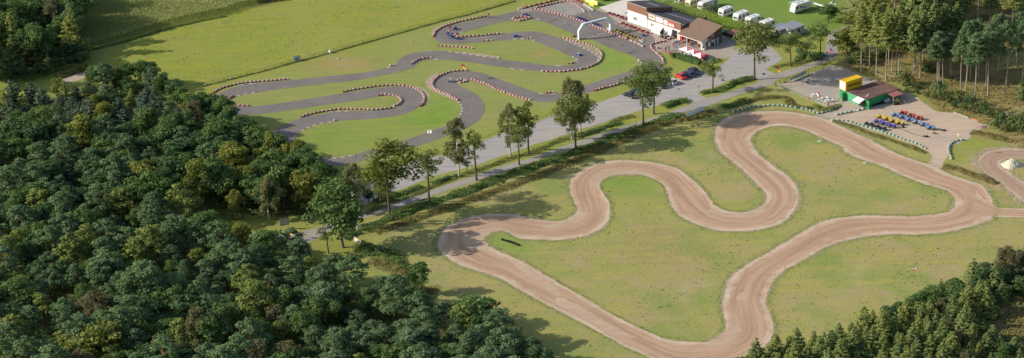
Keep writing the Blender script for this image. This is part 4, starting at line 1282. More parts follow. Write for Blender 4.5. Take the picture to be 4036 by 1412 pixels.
tyre_wall(RW + 'along the grass side of the leg after the flag pole', 'L 505,228 560,243 620,262 670,285 720,312 800,340 880,368 975,392')
tyre_wall(RW + 'of three stacks on the inside kerb behind the avenue birches', 'L 1112,337 1158,332')
tyre_wall(RW + 'between the lowest leg and the car park', 'L 1485,318 1560,298 1660,272 1742,246')
tyre_wall(RW + 'curving round the pit entrance beside the terrace', 'T5 400,285 340,295 250,310 160,335 80,355 30,385 40,430 70,490 130,545 210,605 280,670 330,740 350,800 335,860 310,890', gap=.62)
tyre_wall(RW + 'of four stacks at the kart garage door', 'T5 470,245 510,225 560,210 620,190')
tyre_wall(RW + 'of three stacks inside the pit entrance curve', 'T5 130,450 180,452 230,465')
tyre_wall('single white tyre stack on the kerb of the lowest leg', 'K 1037,555', 'W')
tyre_wall('single white tyre stack at the end of the long kerb', 'C 1095,690', 'W')
tyre_wall('single white and red stack at the end of the start straight', 'D 957,728', 'WR')
tyre_wall('red tyre stack behind the left foot of the arch', 'D 180,438 225,433', 'R')
tyre_wall('white and red tyres holding the left foot of the arch', 'D 232,468 262,470 292,458', 'WRW', .55)
tyre_wall('white tyres beside the right foot of the arch', 'T2 620,355 655,385', 'W', .5)
tyre_wall('single white tyre stack at the wood edge of the last hairpin', 'K 752,778', 'W')
tyre_wall('red and white pair of tyres at the left bend of the upper leg', 'K 1478,122 1498,118', 'WR', .5)
GW = 'green and white tyre wall '
tyre_wall(GW + 'above the top left hairpin of the dirt track', 'M 1265,752 1340,737 1400,717 1480,702 1560,697 1630,690 1720,692 1802,694 H 200,494 320,512', 'WG', .66)
tyre_wall(GW + 'bending up to the terrace fence of the quad yard', 'H 340,517 420,532 500,560 570,547 640,524 690,499', 'GW', .66)
tyre_wall(GW + 'of one short row at the yard entrance', 'H 667,574 740,558 825,542', 'WG', .66)
tyre_wall(GW + 'of three stacks in front of the green container', 'H 862,536 918,520', 'WG', .66)
tyre_wall(GW + 'along the quad yard and the straight of the dirt track', 'J 100,286 190,285 260,298 350,328 470,360 600,405 720,450 840,490 922,532', 'WG', .66)
tyre_wall(GW + 'curving at the track exit of the quad yard', 'J 1265,460 1210,465 1170,482 1140,512 1133,560 1157,628', 'GW', .66)
tyre_wall('row of black tyres on the infield grass inside the west hairpin', 'N 1320,746 1350,755 1380,764 1418,779', 'K', .62)
tyre_wall('row of black tyres along the green container wall', 'T7 890,785 980,762 1080,735 1165,712', 'K', .62, z=1.2)
tyre_wall('black tyres stacked under the red porch roof', 'T7 1385,760 1430,752 1480,742', 'K', .6, z=1.5)
print('tyres', TCOUNT)


def kerb(s, cols, w_=.55, block=1.1, z=.046, h=0.0):
    pts = smooth(WS(s), .25)
    L = sum((a - b).length for a, b in zip(pts, pts[1:]))
    n = max(2, int(L / block))
    m = 4
    P = resample(pts, n * m + 1)
    mb = MB()
    for i in range(n * m):
        a, b = P[i], P[i + 1]
        a0, b1 = P[max(i - 1, 0)], P[min(i + 2, n * m)]
        na = Vector((-(b - a0).y, (b - a0).x, 0)).normalized() * w_ / 2; nb = Vector((-(b1 - a).y, (b1 - a).x, 0)).normalized() * w_ / 2
        mb.add([(*(a - na).xy, z), (*(b - nb).xy, z), (*(b + nb).xy, z), (*(a + na).xy, z)], [(0, 1, 2, 3)], (i // m) % len(cols))
    return tag(mb.build('painted_kerb', [{'W': M_KW, 'R': M_KR, 'B': M_KB}[c] for c in cols]), kind='structure')


M_KW = mat_asphalt('worn white kerb paint', (.50, .47, .43), .3, .1)
M_KR = mat_asphalt('worn red kerb paint', (.32, .13, .10), .25, .2)
M_KB = mat_asphalt('bare kerb concrete', (.22, .17, .14), .2, .2)
for s, c in [('C 502,613 700,640 900,668 1075,690', 'WR'), ('D 75,472 140,500 240,545 340,590 420,635 478,682 470,720', 'WB'), ('L 412,403 437,440 440,485 412,532', 'WB'),
             ('K 262,359 330,343 440,326', 'WB'), ('K 1012,562 930,575 850,598 790,625 748,650 718,690 712,720', 'WR'), ('K 720,768 760,792 850,828 920,845 1060,847 1180,827', 'WR'),
             ('K 285,273 330,266 400,261', 'WB'), ('K 990,487 1050,481 1150,478', 'WR'), ('L 1050,337 1110,346', 'WR'), ('L 1158,341 1205,335', 'WB'), ('T1 622,462 700,478 790,505 878,545', 'RWB'),
             ('D 942,702 962,725 985,752 960,785 905,812', 'WB'), ('C 640,393 720,370', 'WB'), ('C 1260,468 1400,464', 'WB'), ('C 1490,474 1545,490', 'WB'), ('L 820,140 930,153', 'WB'),
             ('L 1180,120 1270,119', 'WB'), ('L 1308,45 1345,68 1355,88 1340,97', 'WB'), ('L 215,66 290,75', 'WB'), ('K 1430,143 1470,135', 'RW')]:
    kerb(s, c)
for s in ('T2 780,205 1000,285 1250,380 1500,470 1715,530', 'T2 695,395 900,485 1060,540 1160,585'):
    kerb(s, 'WR', .35, 1.3, .048)
for s in ('T2 870,190 1200,330 1450,420 1590,465', 'T2 760,395 900,440 1100,520 1280,580 1440,650'):
    kerb(s, 'WB', .22, 1.1, .048)


def mark(s, w_, mat, z=.052):
    pts = smooth(WS(s), 1.0)
    mb = MB()
    for i in range(len(pts) - 1):
        a, b = pts[i], pts[i + 1]
        n = Vector((-(b - a).y, (b - a).x, 0)).normalized() * w_ / 2
        mb.add([(*(a - n).xy, z), (*(b - n).xy, z), (*(b + n).xy, z), (*(a + n).xy, z)], [(0, 1, 2, 3)])
    return tag(mb.build('road_marking', mat), kind='structure')


M_KY = mat_asphalt('worn yellow paint', (.42, .33, .12), .2, .1)
for a in ('870,370 930,343', '778,460 850,430', '1170,455 1250,428', '1435,550 1510,522', '1398,585 1472,612', '1296,658 1385,628', '1690,655 1770,628', '1550,760 1645,728', '1955,752 2035,730', '1870,838 1910,830'):
    mark('T1 ' + a, .16, M_KW)
mark('T2 90,590 540,455', .2, M_KW); mark('T1 700,300 1500,450 1900,600', .1, M_KB, .05); mark('T2 100,285 700,520 1480,830', .25, M_KB, .05)
mark('T1 2040,340 2130,420 2230,500', .12, M_KY); mark('T2 130,0 300,110 600,280 790,395', .12, M_KY)
mark('T5 505,265 540,310', .14, M_KY, .032); mark('T5 600,225 690,268', .14, M_KY, .032)
mark('X 2700,475 2690,480', .1, M_KW)
for s in ('T17 1150,590 1180,650 1230,640', 'L 335,222 350,215 375,217', 'L 535,198 560,198 578,206', 'C 445,440 450,452 465,455', 'D 255,800 290,790 298,780', 'D 1095,750 1108,740 1110,730'):
    mark(s, .14, M_KW)
for i, (t, a) in enumerate([('T1', q) for q in ('1075,550', '1130,535', '1180,518', '1237,500', '1555,625')] + [('D', q) for q in ('433,411', '590,472', '755,538', '835,635', '865,625', '893,614', '921,605')]):
    mb = MB(); mb.lathe([(.16, 0), (.15, .1), (.09, .16), (.001, .17)], 8); mb.box((0, 0, .01), (.4, .4, .02))
    tag(mb.build('rubber_cone', M_RUBBER, None, W1('%s %s' % (t, a), .03)), 'flat black rubber lump lying on the start straight', 'marker', 'rubber lumps on the start straight')


# ------------------------------------------------------------------ people
def skin_mesh(name, joints, bones, radii, mat):
    me = bpy.data.meshes.new(name)
    names = list(joints)
    me.from_pydata([joints[k] for k in names], [(names.index(a), names.index(b)) for a, b in bones], [])
    o = bpy.data.objects.new(name, me); COL.objects.link(o)
    o.modifiers.new('skin', 'SKIN')
    lay = me.skin_vertices[0] if me.skin_vertices else None
    for i, k in enumerate(names):
        r = radii[k]
        lay.data[i].radius = r if isinstance(r, tuple) else (r, r)
    lay.data[0].use_root = True
    s = o.modifiers.new('sub', 'SUBSURF'); s.levels = s.render_levels = 1
    dg = bpy.context.evaluated_depsgraph_get()
    out = bpy.data.meshes.new_from_object(o.evaluated_get(dg))
    bpy.data.objects.remove(o); bpy.data.meshes.remove(me)
    out.name = name; out.materials.clear(); out.materials.append(mat)
    out.polygons.foreach_set('use_smooth', [True] * len(out.polygons))
    return out


def skeleton(pose):
    J = {'pelvis': (0, 0, .95), 'waist': (0, 0, 1.12), 'chest': (0, .0, 1.33), 'neck': (0, .0, 1.50), 'head': (0, -.02, 1.62), 'crown': (0, -.01, 1.74), 'nose': (0, -.13, 1.62)}
    for s, t in ((-1, 'l'), (1, 'r')):
        J['sh' + t] = (s * .19, 0, 1.42); J['el' + t] = (s * .27, .03, 1.14); J['wr' + t] = (s * .27, -.06, .90)
        J['hip' + t] = (s * .10, 0, .90); J['kn' + t] = (s * .12, -.02, .50); J['an' + t] = (s * .13, .02, .09); J['to' + t] = (s * .15, -.16, .04)
        J['ear' + t] = (s * .095, 0, 1.62)
    if pose == 'point':
        J['elr'] = (.42, -.05, 1.25); J['wrr'] = (.55, -.25, 1.15); J['knl'] = (-.14, -.12, .5); J['anl'] = (-.15, -.06, .09); J['tol'] = (-.16, -.24, .04)
    if pose == 'hips':
        for s, t in ((-1, 'l'), (1, 'r')): J['el' + t] = (s * .40, .05, 1.15); J['wr' + t] = (s * .22, -.12, 1.05)
    if pose == 'lean':
        for k in ('waist', 'chest', 'neck', 'head', 'crown', 'nose', 'shl', 'shr', 'earl', 'earr'):
            x, y, z = J[k]; d = z - .95; J[k] = (x, y - d * .35, .95 + d * .95)
        for s, t in ((-1, 'l'), (1, 'r')): J['el' + t] = (s * .28, -.33, 1.15); J['wr' + t] = (s * .22, -.52, 1.02)
    if pose in ('kart', 'chair'):
        dz = -.73 if pose == 'kart' else -.44
        for k, (x, y, z) in list(J.items()):
            J[k] = (x, y + (.12 * (z - .9) if pose == 'kart' else 0), z + dz)
        for s, t in ((-1, 'l'), (1, 'r')):
            hz = .95 + dz
            J['hip' + t] = (s * .10, -.02, hz - .04)
            if pose == 'kart':
                J['kn' + t] = (s * .20, -.42, hz + .16); J['an' + t] = (s * .20, -.80, hz - .04); J['to' + t] = (s * .20, -.90, hz + .08)
                J['el' + t] = (s * .30, -.12, hz + .22); J['wr' + t] = (s * .16, -.36, hz + .30)
            else:
                J['kn' + t] = (s * .13, -.44, hz); J['an' + t] = (s * .13, -.42, .09); J['to' + t] = (s * .14, -.60, .04)
                J['el' + t] = (s * .27, -.10, hz + .24); J['wr' + t] = (s * .14, -.36, hz + .26)
    # hands: palm and five fingers of their own
    for s, t in ((-1, 'l'), (1, 'r')):
        e, w_ = Vector(J['el' + t]), Vector(J['wr' + t])
        d = (w_ - e).normalized(); side = Vector((0, 1, 0)) if abs(d.y) < .8 else Vector((1, 0, 0)); side = (side - d * side.dot(d)).normalized()
        up = d.cross(side)
        J['pa' + t] = tuple(w_ + d * .07)
        for k in range(4):
            b = w_ + d * .095 + side * (.03 - .02 * k)
            J['f%d%s' % (k, t)] = tuple(b); J['g%d%s' % (k, t)] = tuple(b + d * (.055, .065, .06, .045)[k] + up * .015)
        J['th' + t] = tuple(w_ + d * .05 + side * .045); J['tt' + t] = tuple(w_ + d * .085 + side * .065 + up * .01)
    return J


def figure_meshes(pose):
    J = skeleton(pose)
    B = [('pelvis', 'waist'), ('waist', 'chest'), ('chest', 'neck'), ('neck', 'head'), ('head', 'crown'), ('head', 'nose')]
    R_ = {'pelvis': (.15, .11), 'waist': (.135, .10), 'chest': (.16, .115), 'neck': .055, 'head': (.085, .10), 'crown': (.06, .07), 'nose': .014}
    for t in 'lr':
        B += [('chest', 'sh' + t), ('sh' + t, 'el' + t), ('el' + t, 'wr' + t), ('wr' + t, 'pa' + t), ('pelvis', 'hip' + t), ('hip' + t, 'kn' + t), ('kn' + t, 'an' + t), ('an' + t, 'to' + t), ('head', 'ear' + t),
              ('pa' + t, 'th' + t), ('th' + t, 'tt' + t)]
        R_.update({'sh' + t: .062, 'el' + t: .042, 'wr' + t: .028, 'pa' + t: (.038, .02), 'hip' + t: .088, 'kn' + t: .058, 'an' + t: .04, 'to' + t: .035, 'ear' + t: .018, 'th' + t: .012, 'tt' + t: .009})
        for k in range(4):
            B += [('pa' + t, 'f%d%s' % (k, t)), ('f%d%s' % (k, t), 'g%d%s' % (k, t))]
            R_.update({'f%d%s' % (k, t): .010, 'g%d%s' % (k, t): .008})
    body = skin_mesh('body', J, B, R_, M_SKIN)
    cut = {k: J[k] for k in ('pelvis', 'waist', 'chest', 'shl', 'shr', 'ell', 'elr', 'wrl', 'wrr')}
    cut['neck'] = tuple(Vector(J['chest']).lerp(Vector(J['neck']), .7))
    JB = [('pelvis', 'waist'), ('waist', 'chest'), ('chest', 'neck')] + [(a + t, b + t) if a != 'chest' else ('chest', b + t) for t in 'lr' for a, b in (('chest', 'sh'), ('sh', 'el'), ('el', 'wr'))]
    jr = {'pelvis': (.17, .13), 'waist': (.16, .125), 'chest': (.185, .14), 'neck': .075}
    for t in 'lr': jr.update({'sh' + t: .08, 'el' + t: .058, 'wr' + t: .042})
    leg = {k: J[k] for k in ('pelvis', 'hipl', 'hipr', 'knl', 'knr', 'anl', 'anr')}
    LB = [('pelvis', 'hip' + t) for t in 'lr'] + [(a + t, b + t) for t in 'lr' for a, b in (('hip', 'kn'), ('kn', 'an'))]
    lr_ = {'pelvis': (.17, .13)}
    for t in 'lr': lr_.update({'hip' + t: .105, 'kn' + t: .076, 'an' + t: .058})
    h = Vector(J['head']); c = Vector(J['crown'])
    return J, body, (cut, JB, jr), (leg, LB, lr_), h, c


FIG = {}


def person(label, loc, rz, pose, top, legs, hair=None, helmet=None, cap=None, group=None, z=0.0, scale=1.0):
    if pose not in FIG: FIG[pose] = figure_meshes(pose)
    J, body, ja, lg, h, c = FIG[pose]
    o = thing('person', label, 'person', (loc[0], loc[1], z), rz, group)
    o.scale = (scale,) * 3
    link('body', body, o)
    for nm, (jj, bb, rr), mat in (('jacket', ja, top), ('trousers', lg, legs)):
        key = (pose, nm, mat.name)
        if key not in FIG: FIG[key] = skin_mesh(nm, jj, bb, rr, mat)
        link(nm, FIG[key], o)
    for t in 'lr':
        a, b = Vector(J['an' + t]), Vector(J['to' + t])
        mb = MB(); mb.tube([a + Vector((0, .04, -.03)), a.lerp(b, .5) + Vector((0, 0, -.02)), b], [.06, .055, .045], 7)
        mb.build('shoe', M_BLACK, o)
    m = Vector((h.x, h.y, h.z)).lerp(c, .45)
    def dome(rad, z0, squash=1.0):
        return [(rad * math.sin(t), rad * math.cos(t) * squash) for t in (PI * z0, PI * .4, PI * .28, PI * .15, .01)]
    mb = MB()
    if helmet:
        mb.lathe(dome(.155, .72), 12, (m.x, m.y, m.z - .03)); mb.build('helmet', helmet, o)
        mb = MB(); mb.box((m.x, m.y - .125, m.z - .04), (.19, .06, .07)); mb.build('visor', M_GLASS, o)
    elif cap:
        mb.lathe(dome(.125, .5), 10, (m.x, m.y, m.z + .0)); mb.box((m.x, m.y - .16, m.z + .01), (.16, .13, .015)); mb.build('cap', cap, o)
    else:
        mb.lathe(dome(.118, .60), 10, (m.x, m.y + .018, m.z + .012)); mb.build('hair', hair or M_HAIR, o)
    return o


# ------------------------------------------------------------------ karts
def make_kart(body, seat=M_BLACK, fin=None, number=M_WHITE):
    def mk():
        t = thing('go_kart', None, 'go kart')
        mb = MB()
        for y in (-.30, .30): mb.tube([(y, -.78, .10), (y, .72, .10)], .022, 5)
        for x in (-.7, -.2, .3, .7): mb.tube([(-.32, x, .10), (.32, x, .10)], .02, 5)
        mb.box((0, -.1, .075), (.62, 1.2, .02)); mb.tube([(-.55, .86, .14), (.55, .86, .14)], .03, 5)
        mb.build('chassis', M_DARKSTEEL, t)
        for s in (-1, 1):
            mb = MB(); mb.box((s * .52, .02, .16), (.26, .78, .17), top=(.72, .85)); mb.build('side_pod', body, t)
        mb = MB(); mb.box((0, -.93, .15), (1.0, .26, .16), top=(.8, .5), shift=(0, .04)); mb.build('nose', body, t)
        mb = MB(); mb.box((0, -.62, .30), (.34, .34, .26), top=(.7, .35), shift=(0, .08)); mb.build('front_panel', number, t)
        mb = MB(); mb.box((0, .18, .19), (.40, .40, .06)); mb.box((0, .36, .40), (.40, .07, .44), top=(.85, 1), shift=(0, .08)); mb.build('seat', seat, t)
        mb = MB(); mb.box((.36, .36, .25), (.26, .32, .28)); mb.lathe([(.09, -.1), (.09, .1)], 8, (.36, .2, .36), 0, 'x'); mb.build('engine', M_STEEL, t)
        sw = MB(); sw.tube([(.0, -.55, .22), (0, -.28, .45)], .015, 5)
        sw.tube([(.14 * math.cos(a), -.28 + .06 * math.sin(a), .46 + .11 * math.sin(a)) for a in [k * PI / 5 for k in range(11)]], .014, 5, cap=False); sw.build('steering_wheel', M_BLACK, t)
        for x, y, r, w_ in ((-.5, -.62, .13, .14), (.5, -.62, .13, .14), (-.54, .62, .145, .2), (.54, .62, .145, .2)):
            q = MB(); q.lathe([(r * .55, -w_ / 2), (r, -w_ / 2), (r, w_ / 2), (r * .55, w_ / 2)], 10, (0, 0, 0), 0, 'x'); o = q.build('wheel', M_RUBBER, t, (x, y, r))
            q = MB(); q.lathe([(.001, -w_ * .42), (r * .56, -w_ * .4), (r * .56, w_ * .4), (.001, w_ * .42)], 8, (0, 0, 0), 0, 'x'); q.build('rim', M_STEEL, o)
        mb = MB(); mb.box((0, .92, .2), (1.15, .1, .14)); mb.build('rear_bumper', body if fin is None else M_YELLOW, t)
        if fin:
            mb = MB(); mb.box((0, .32, .62), (.42, .10, .78), top=(.6, .7), shift=(0, .06)); mb.build('head_rest', fin, t)
        return t
    return Series(mk)


K_RED, K_BLUE, K_DBLUE = make_kart(M_RED), make_kart(M_BLUE), make_kart(M_NAVY, number=M_BLUE)
K_YEL, K_WHT, K_BLK = make_kart(M_YELLOW, fin=M_BLACK), make_kart(M_WHITE, M_YELLOW), make_kart(M_BLACK, number=M_WHITE)
ROWA = math.radians(-49)
def put(series, s, rz, label, group=None, z=.03, scale=None):
    p = W1(s); return series.put((p.x, p.y, z), rz, label, group, scale)


for i, a in enumerate(('1030,222', '1135,258', '1235,300', '1330,335', '1435,385', '1545,418', '1650,465')):
    put(K_RED, 'T2 ' + a, ROWA + PI / 2 + .5, 'red rental kart parked in the long row below the windows of the white hall', 'red karts in the row below the hall windows')
for i, a in enumerate(('620,165', '670,180', '720,195', '765,215', '805,228')):
    put(K_RED, 'D ' + a, ROWA + PI / 2 + .4, 'red rental kart in the short row above the corner of the white hall', 'red karts in the row above the hall corner')
for i, a in enumerate(('880,412', '965,440', '1040,478', '1115,510', '1200,545', '1275,580', '1350,610', '1445,625')):
    put(K_YEL, 'T2 ' + a, ROWA + PI / 2 + .5, 'yellow kart with a tall black head rest in the pit lane row', 'yellow karts with black head rests')
for i, a in enumerate(('1800,470', '1890,500', '1975,535', '2045,565')):
    put(K_DBLUE, 'T1 ' + a, ROWA + PI / 2 + .6, 'dark blue kart parked along the pit wall above the arch', 'dark blue karts at the pit wall')
for a, lab in (('T2 275,232', 'dark blue kart with a red bar under the beam of the white arch'), ('T2 350,270', 'dark blue kart just below the beam of the white arch')):
    put(K_DBLUE, a, ROWA + PI / 2 + .6, lab)
put(K_BLUE, 'T2 1550,520', PI / 2 + .5, 'single blue kart at the end of the red and white painted line in the pits')
for a, lab in (('T2 1165,605', 'black kart squeezed against the pit wall'), ('T2 1225,635', 'white kart with dark seat behind the pit wall'), ('T2 1305,660', 'second white kart behind the pit wall'), ('T2 1385,692', 'white kart with a yellow seat at the pit exit')):
    put(K_WHT if 'white' in lab else K_BLK, a, ROWA + PI / 2 + .6, lab)
drivers = [('T1 455,395', K_DBLUE, 'dark kart passing the white barrier pole', M_BLACK, M_FENCE, 'kart driver with a green helmet passing the white barrier pole', -2.0),
           ('C 595,348', K_BLUE, 'blue kart standing next to the marshal in red trousers', M_BLACK, M_BLACK, 'kart driver all in black next to the marshal in red trousers', 1.3),
           ('C 517,405', K_DBLUE, 'dark kart at the top of the pile up in the first hairpin', M_BLACK, M_WHITE, 'driver with a white helmet at the top of the pile up', 1.1),
           ('C 535,428', K_BLUE, 'blue kart in the middle of the pile up with a green driver', M_FENCE, M_FENCE, 'driver in green in the middle of the pile up', 1.0),
           ('C 568,452', K_BLUE, 'blue kart with a white front in the pile up in the first hairpin', M_BLACK, M_BLACK, 'driver in black at the lower end of the pile up', 1.2),
           ('C 640,464', K_BLUE, 'blue kart with its red driver against the inner tyre wall', M_RED, M_RED, 'kart driver in red against the inner tyre wall', 1.4),
           ('C 1312,437', K_BLUE, 'blue kart alone on the crest of the middle leg', M_BLUE, M_LBLUE, 'kart driver with a blue helmet alone on the crest of the middle leg', 1.45),
           ('D 245,655', K_BLUE, 'blue kart inside the big right hand hairpin', M_WHITE, M_WHITE, 'kart driver in white inside the big right hand hairpin', -2.3),
           ('L 362,247', K_BLUE, 'blue kart turning beside the tyre ring of the flag pole', M_WHITE, M_WHITE, 'kart driver in white beside the tyre ring of the flag pole', 1.2),
           ('L 1272,322', K_BLUE, 'kart glimpsed through the avenue birches on the lowest leg', M_RED, M_RED, 'kart driver in red glimpsed through the avenue birches', 1.9)]
for s, ser, kl, top, hel, dl, rz in drivers:
    p = W1(s)
    ser.put((p.x, p.y, .03), rz, kl)
    person(dl, (p.x - math.sin(rz) * .18, p.y + math.cos(rz) * .18), rz, 'kart', top, M_BLACK, helmet=hel, z=.06)
for s, rz, lab in (('T5 350,180', .6, 'black kart parked at the hall door beside the standing group'), ('T5 425,205', 1.0, 'black kart next to the tyre stacks at the garage door'), ('T5 500,185', .3, 'black kart with a silver engine before the garage door')):
    put(K_BLK, s, rz, lab)

PE = [('T17 1390,365', .6, 'hips', M_BLACK, M_RED, 'marshal in a black top and red trousers standing in the first hairpin', None, None),
      ('C 980,212', -.5, 'point', M_BLACK, M_JEANS, 'marshal with an orange cap holding a red flag at the track edge', None, M_ORANGE),
      ('T5 405,545', 1.2, 'lean', M_BLACK, M_BLACK, 'person in dark clothes leaning on the red railing', M_HAIR, None),
      ('T5 490,515', 2.0, 'stand', M_BLACK, M_DWOOD, 'person with brown hair standing behind the red railing', M_HAIR, None),
      ('T5 700,375', 2.8, 'hips', M_BLUE, M_JEANS, 'person in blue with a white cap beside the menu board', None, M_WHITE),
      ('T5 1080,440', .4, 'stand', M_RED, M_JEANS, 'person in a red top with a dark rucksack queueing at the kiosk', M_HAIR, None),
      ('T5 1125,425', .2, 'stand', M_BLUE, M_JEANS, 'person in a dark blue jacket queueing at the kiosk', M_HAIR, None),
      ('T5 1045,400', -.3, 'stand', M_ORANGE, M_BLACK, 'person in an orange top half hidden in the kiosk queue', M_HAIR, None),
      ('T5 1345,850', 2.2, 'stand', paint('pink cloth', (.72, .18, .28), .7), M_BLACK, 'person in pink standing at the end of the terrace', M_HAIR, None),
      ('T5 395,165', .9, 'stand', M_CREAM, M_BLACK, 'person in a cream shirt standing by the hall door', M_HAIR, None),
      ('T5 440,160', 2.6, 'stand', M_WHITE, M_JEANS, 'person in white with a red cap standing by the hall door', None, M_RED)]
for s, rz, pose, top, legs, lab, hair, cap in PE:
    p = W1(s)
    person(lab, (p.x, p.y), rz, pose, top, legs, hair=hair, cap=cap, z=.03)
p = W1('C 990,214')
t = thing('red_flag', 'red marshal flag held low by the marshal with the orange cap', 'flag', (p.x + .25, p.y - .25, 0.1))
mb = MB(); mb.tube([(0, 0, .9), (.15, -.2, .1)], .015, 5); mb.build('stick', M_WOOD, t)
mb = MB(); mb.add([(.05, -.05, .75), (.35, -.1, .55), (.4, -.25, .1), (.14, -.18, .15)], [(0, 1, 2, 3)]); mb.build('cloth', M_RED, t)
# ------------------------------------------------------------------ white hall (two mono-pitch halves)
def mat_panel(name, col, period=.33, depth=.16, axis=0, var=.12):
    """ribbed metal or board cladding along one local axis"""
    m, nt, b = nodes(name)
    v = opos(nt)
    sep = nt.nodes.new('ShaderNodeSeparateXYZ'); nt.links.new(v, sep.inputs[0])
    f = math_(nt, 'FRACT', math_(nt, 'DIVIDE', sep.outputs[axis], period))
    tri = math_(nt, 'ABSOLUTE', math_(nt, 'SUBTRACT', f, .5))
    c = mixc(nt, ramp(nt, tri, .40, .5), col, tuple(x * (1 - depth * 2) for x in col))
    c = mixc(nt, ramp(nt, noise(nt, .7, 5, .7, v), .35, .7), c, mixc(nt, 1.0, c, (1 - var,) * 3, 'MULTIPLY'))
    nt.links.new(c, b.inputs['Base Color']); b.inputs['Roughness'].default_value = .6
    bump(nt, b, tri, .04, .6)
    return m


M_HALLW = paint('white hall wall', (.82, .80, .76), .7, .05, 1)
M_FASC = mat_panel('brown cladding', (.27, .135, .09), .3)
M_HROOF = mat_panel('dark hall roof', (.085, .070, .075), .5, .10, 0)
M_SKYL = paint('roof light', (.44, .42, .60), .3, .25, 3)
M_BRICK = mat_panel('dark brick', (.13, .085, .07), .25, .12, 2)
M_KROOF = mat_panel('brown corrugated roof', (.235, .155, .11), .45, .10, 0)
h0 = W1('D 825,255')
HA = math.radians(-49)
hall = thing('kart_hall', 'white hall with brown cladding and dark sloping roofs beside the pit lane', 'building', h0, HA)
D_, X1, X2 = 10.6, 8.25, 22.6
def slope(z, y, d=D_, drop=2.55): return z - drop * y / d
mb = MB()
for xa, xb, zt in ((0, X1, 6.2), (X1, X2, 5.0)):
    mb.hexa([(xa, 0, 0), (xb, 0, 0), (xb, D_, 0), (xa, D_, 0), (xa, 0, zt), (xb, 0, zt), (xb, D_, slope(zt, D_)), (xa, D_, slope(zt, D_))])
mb.build('wall', M_HALLW, hall)
mb = MB(); mb.box((X1 / 2 - .05, -.06, 5.03), (X1 + .1, .12, 2.5)); mb.hexa([(X1, .0, 5.02), (X1 + .06, 0, 5.02), (X1 + .06, D_, 2.5), (X1, D_, 2.5), (X1, 0, 6.2), (X1 + .06, 0, 6.2), (X1 + .06, D_, 3.66), (X1, D_, 3.66)])
mb.build('upper_cladding', M_FASC, hall)
mb = MB(); mb.box(((X1 + X2) / 2 + .05, -.09, 3.95), (X2 - X1 + .1, .18, 2.2)); mb.box((X2 + .06, D_ / 2, 2.2), (.12, D_, 4.3), top=(1, 1))
mb.build('lower_cladding', M_FASC, hall)
for xa, xb, z, nm in ((-.15, X1 + .15, 6.25, 'upper_roof'), (X1 + .06, X2 + .15, 5.05, 'lower_roof')):
    mb = MB(); y0, y1 = -.2, D_ + .3
    mb.hexa([(xa, y0, slope(z, y0)), (xb, y0, slope(z, y0)), (xb, y1, slope(z, y1)), (xa, y1, slope(z, y1)), (xa, y0, slope(z, y0) + .12), (xb, y0, slope(z, y0) + .12), (xb, y1, slope(z, y1) + .12), (xa, y1, slope(z, y1) + .12)])
    rf = mb.build(nm, M_HROOF, hall)
    for k in range(4 if nm == 'upper_roof' else 7):
        q = MB(); x = xa + (2.6 + k * 1.15 if nm == 'upper_roof' else 2.0 + k * 1.55); ya, yb = 5.2, 7.4
        q.hexa([(x, ya, slope(z, ya) + .11), (x + .5, ya, slope(z, ya) + .11), (x + .5, yb, slope(z, yb) + .11), (x, yb, slope(z, yb) + .11), (x, ya, slope(z, ya) + .135), (x + .5, ya, slope(z, ya) + .135), (x + .5, yb, slope(z, yb) + .135), (x, yb, slope(z, yb) + .135)])
        q.build('roof_light', M_SKYL, rf)
    q = MB(); q.tube([(xa, y0 - .03, slope(z, y0) + .02), (xb, y0 - .03, slope(z, y0) + .02)], .07, 6); q.build('gutter', M_STEEL, rf)
for x, z in ((2.75, 1.75), (3.6, 1.75), (10.3, 1.55), (11.2, 1.55)):
    f = MB(); f.box((x, -.03, z), (.62, .06, 1.15)); w_ = f.build('window', M_WHITE, hall)
    f = MB(); f.box((x, -.07, z), (.46, .03, .98)); f.build('pane', M_PANE, w_)
mb = MB(); mb.box((8.3, -.05, 1.35), (.09, .09, 2.7)); mb.build('downpipe', M_STEEL, hall)
mb = MB(); mb.hexa([(11.6, -1.5, 0), (15.2, -1.5, 0), (15.2, -.02, 0), (11.6, -.02, 0), (11.6, -1.5, 1.0), (15.2, -1.5, 1.0), (15.2, -.02, 2.1), (11.6, -.02, 2.1)]); pr = mb.build('lean_to', M_HALLW, hall)
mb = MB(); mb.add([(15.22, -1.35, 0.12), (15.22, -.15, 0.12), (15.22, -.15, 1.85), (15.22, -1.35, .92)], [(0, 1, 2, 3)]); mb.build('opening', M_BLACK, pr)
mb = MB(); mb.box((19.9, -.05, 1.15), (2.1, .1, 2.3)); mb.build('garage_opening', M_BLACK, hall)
mb = MB(); mb.box((16.8, -.04, 1.0), (.06, .06, 2.0)); mb.build('drain', M_STEEL, hall)
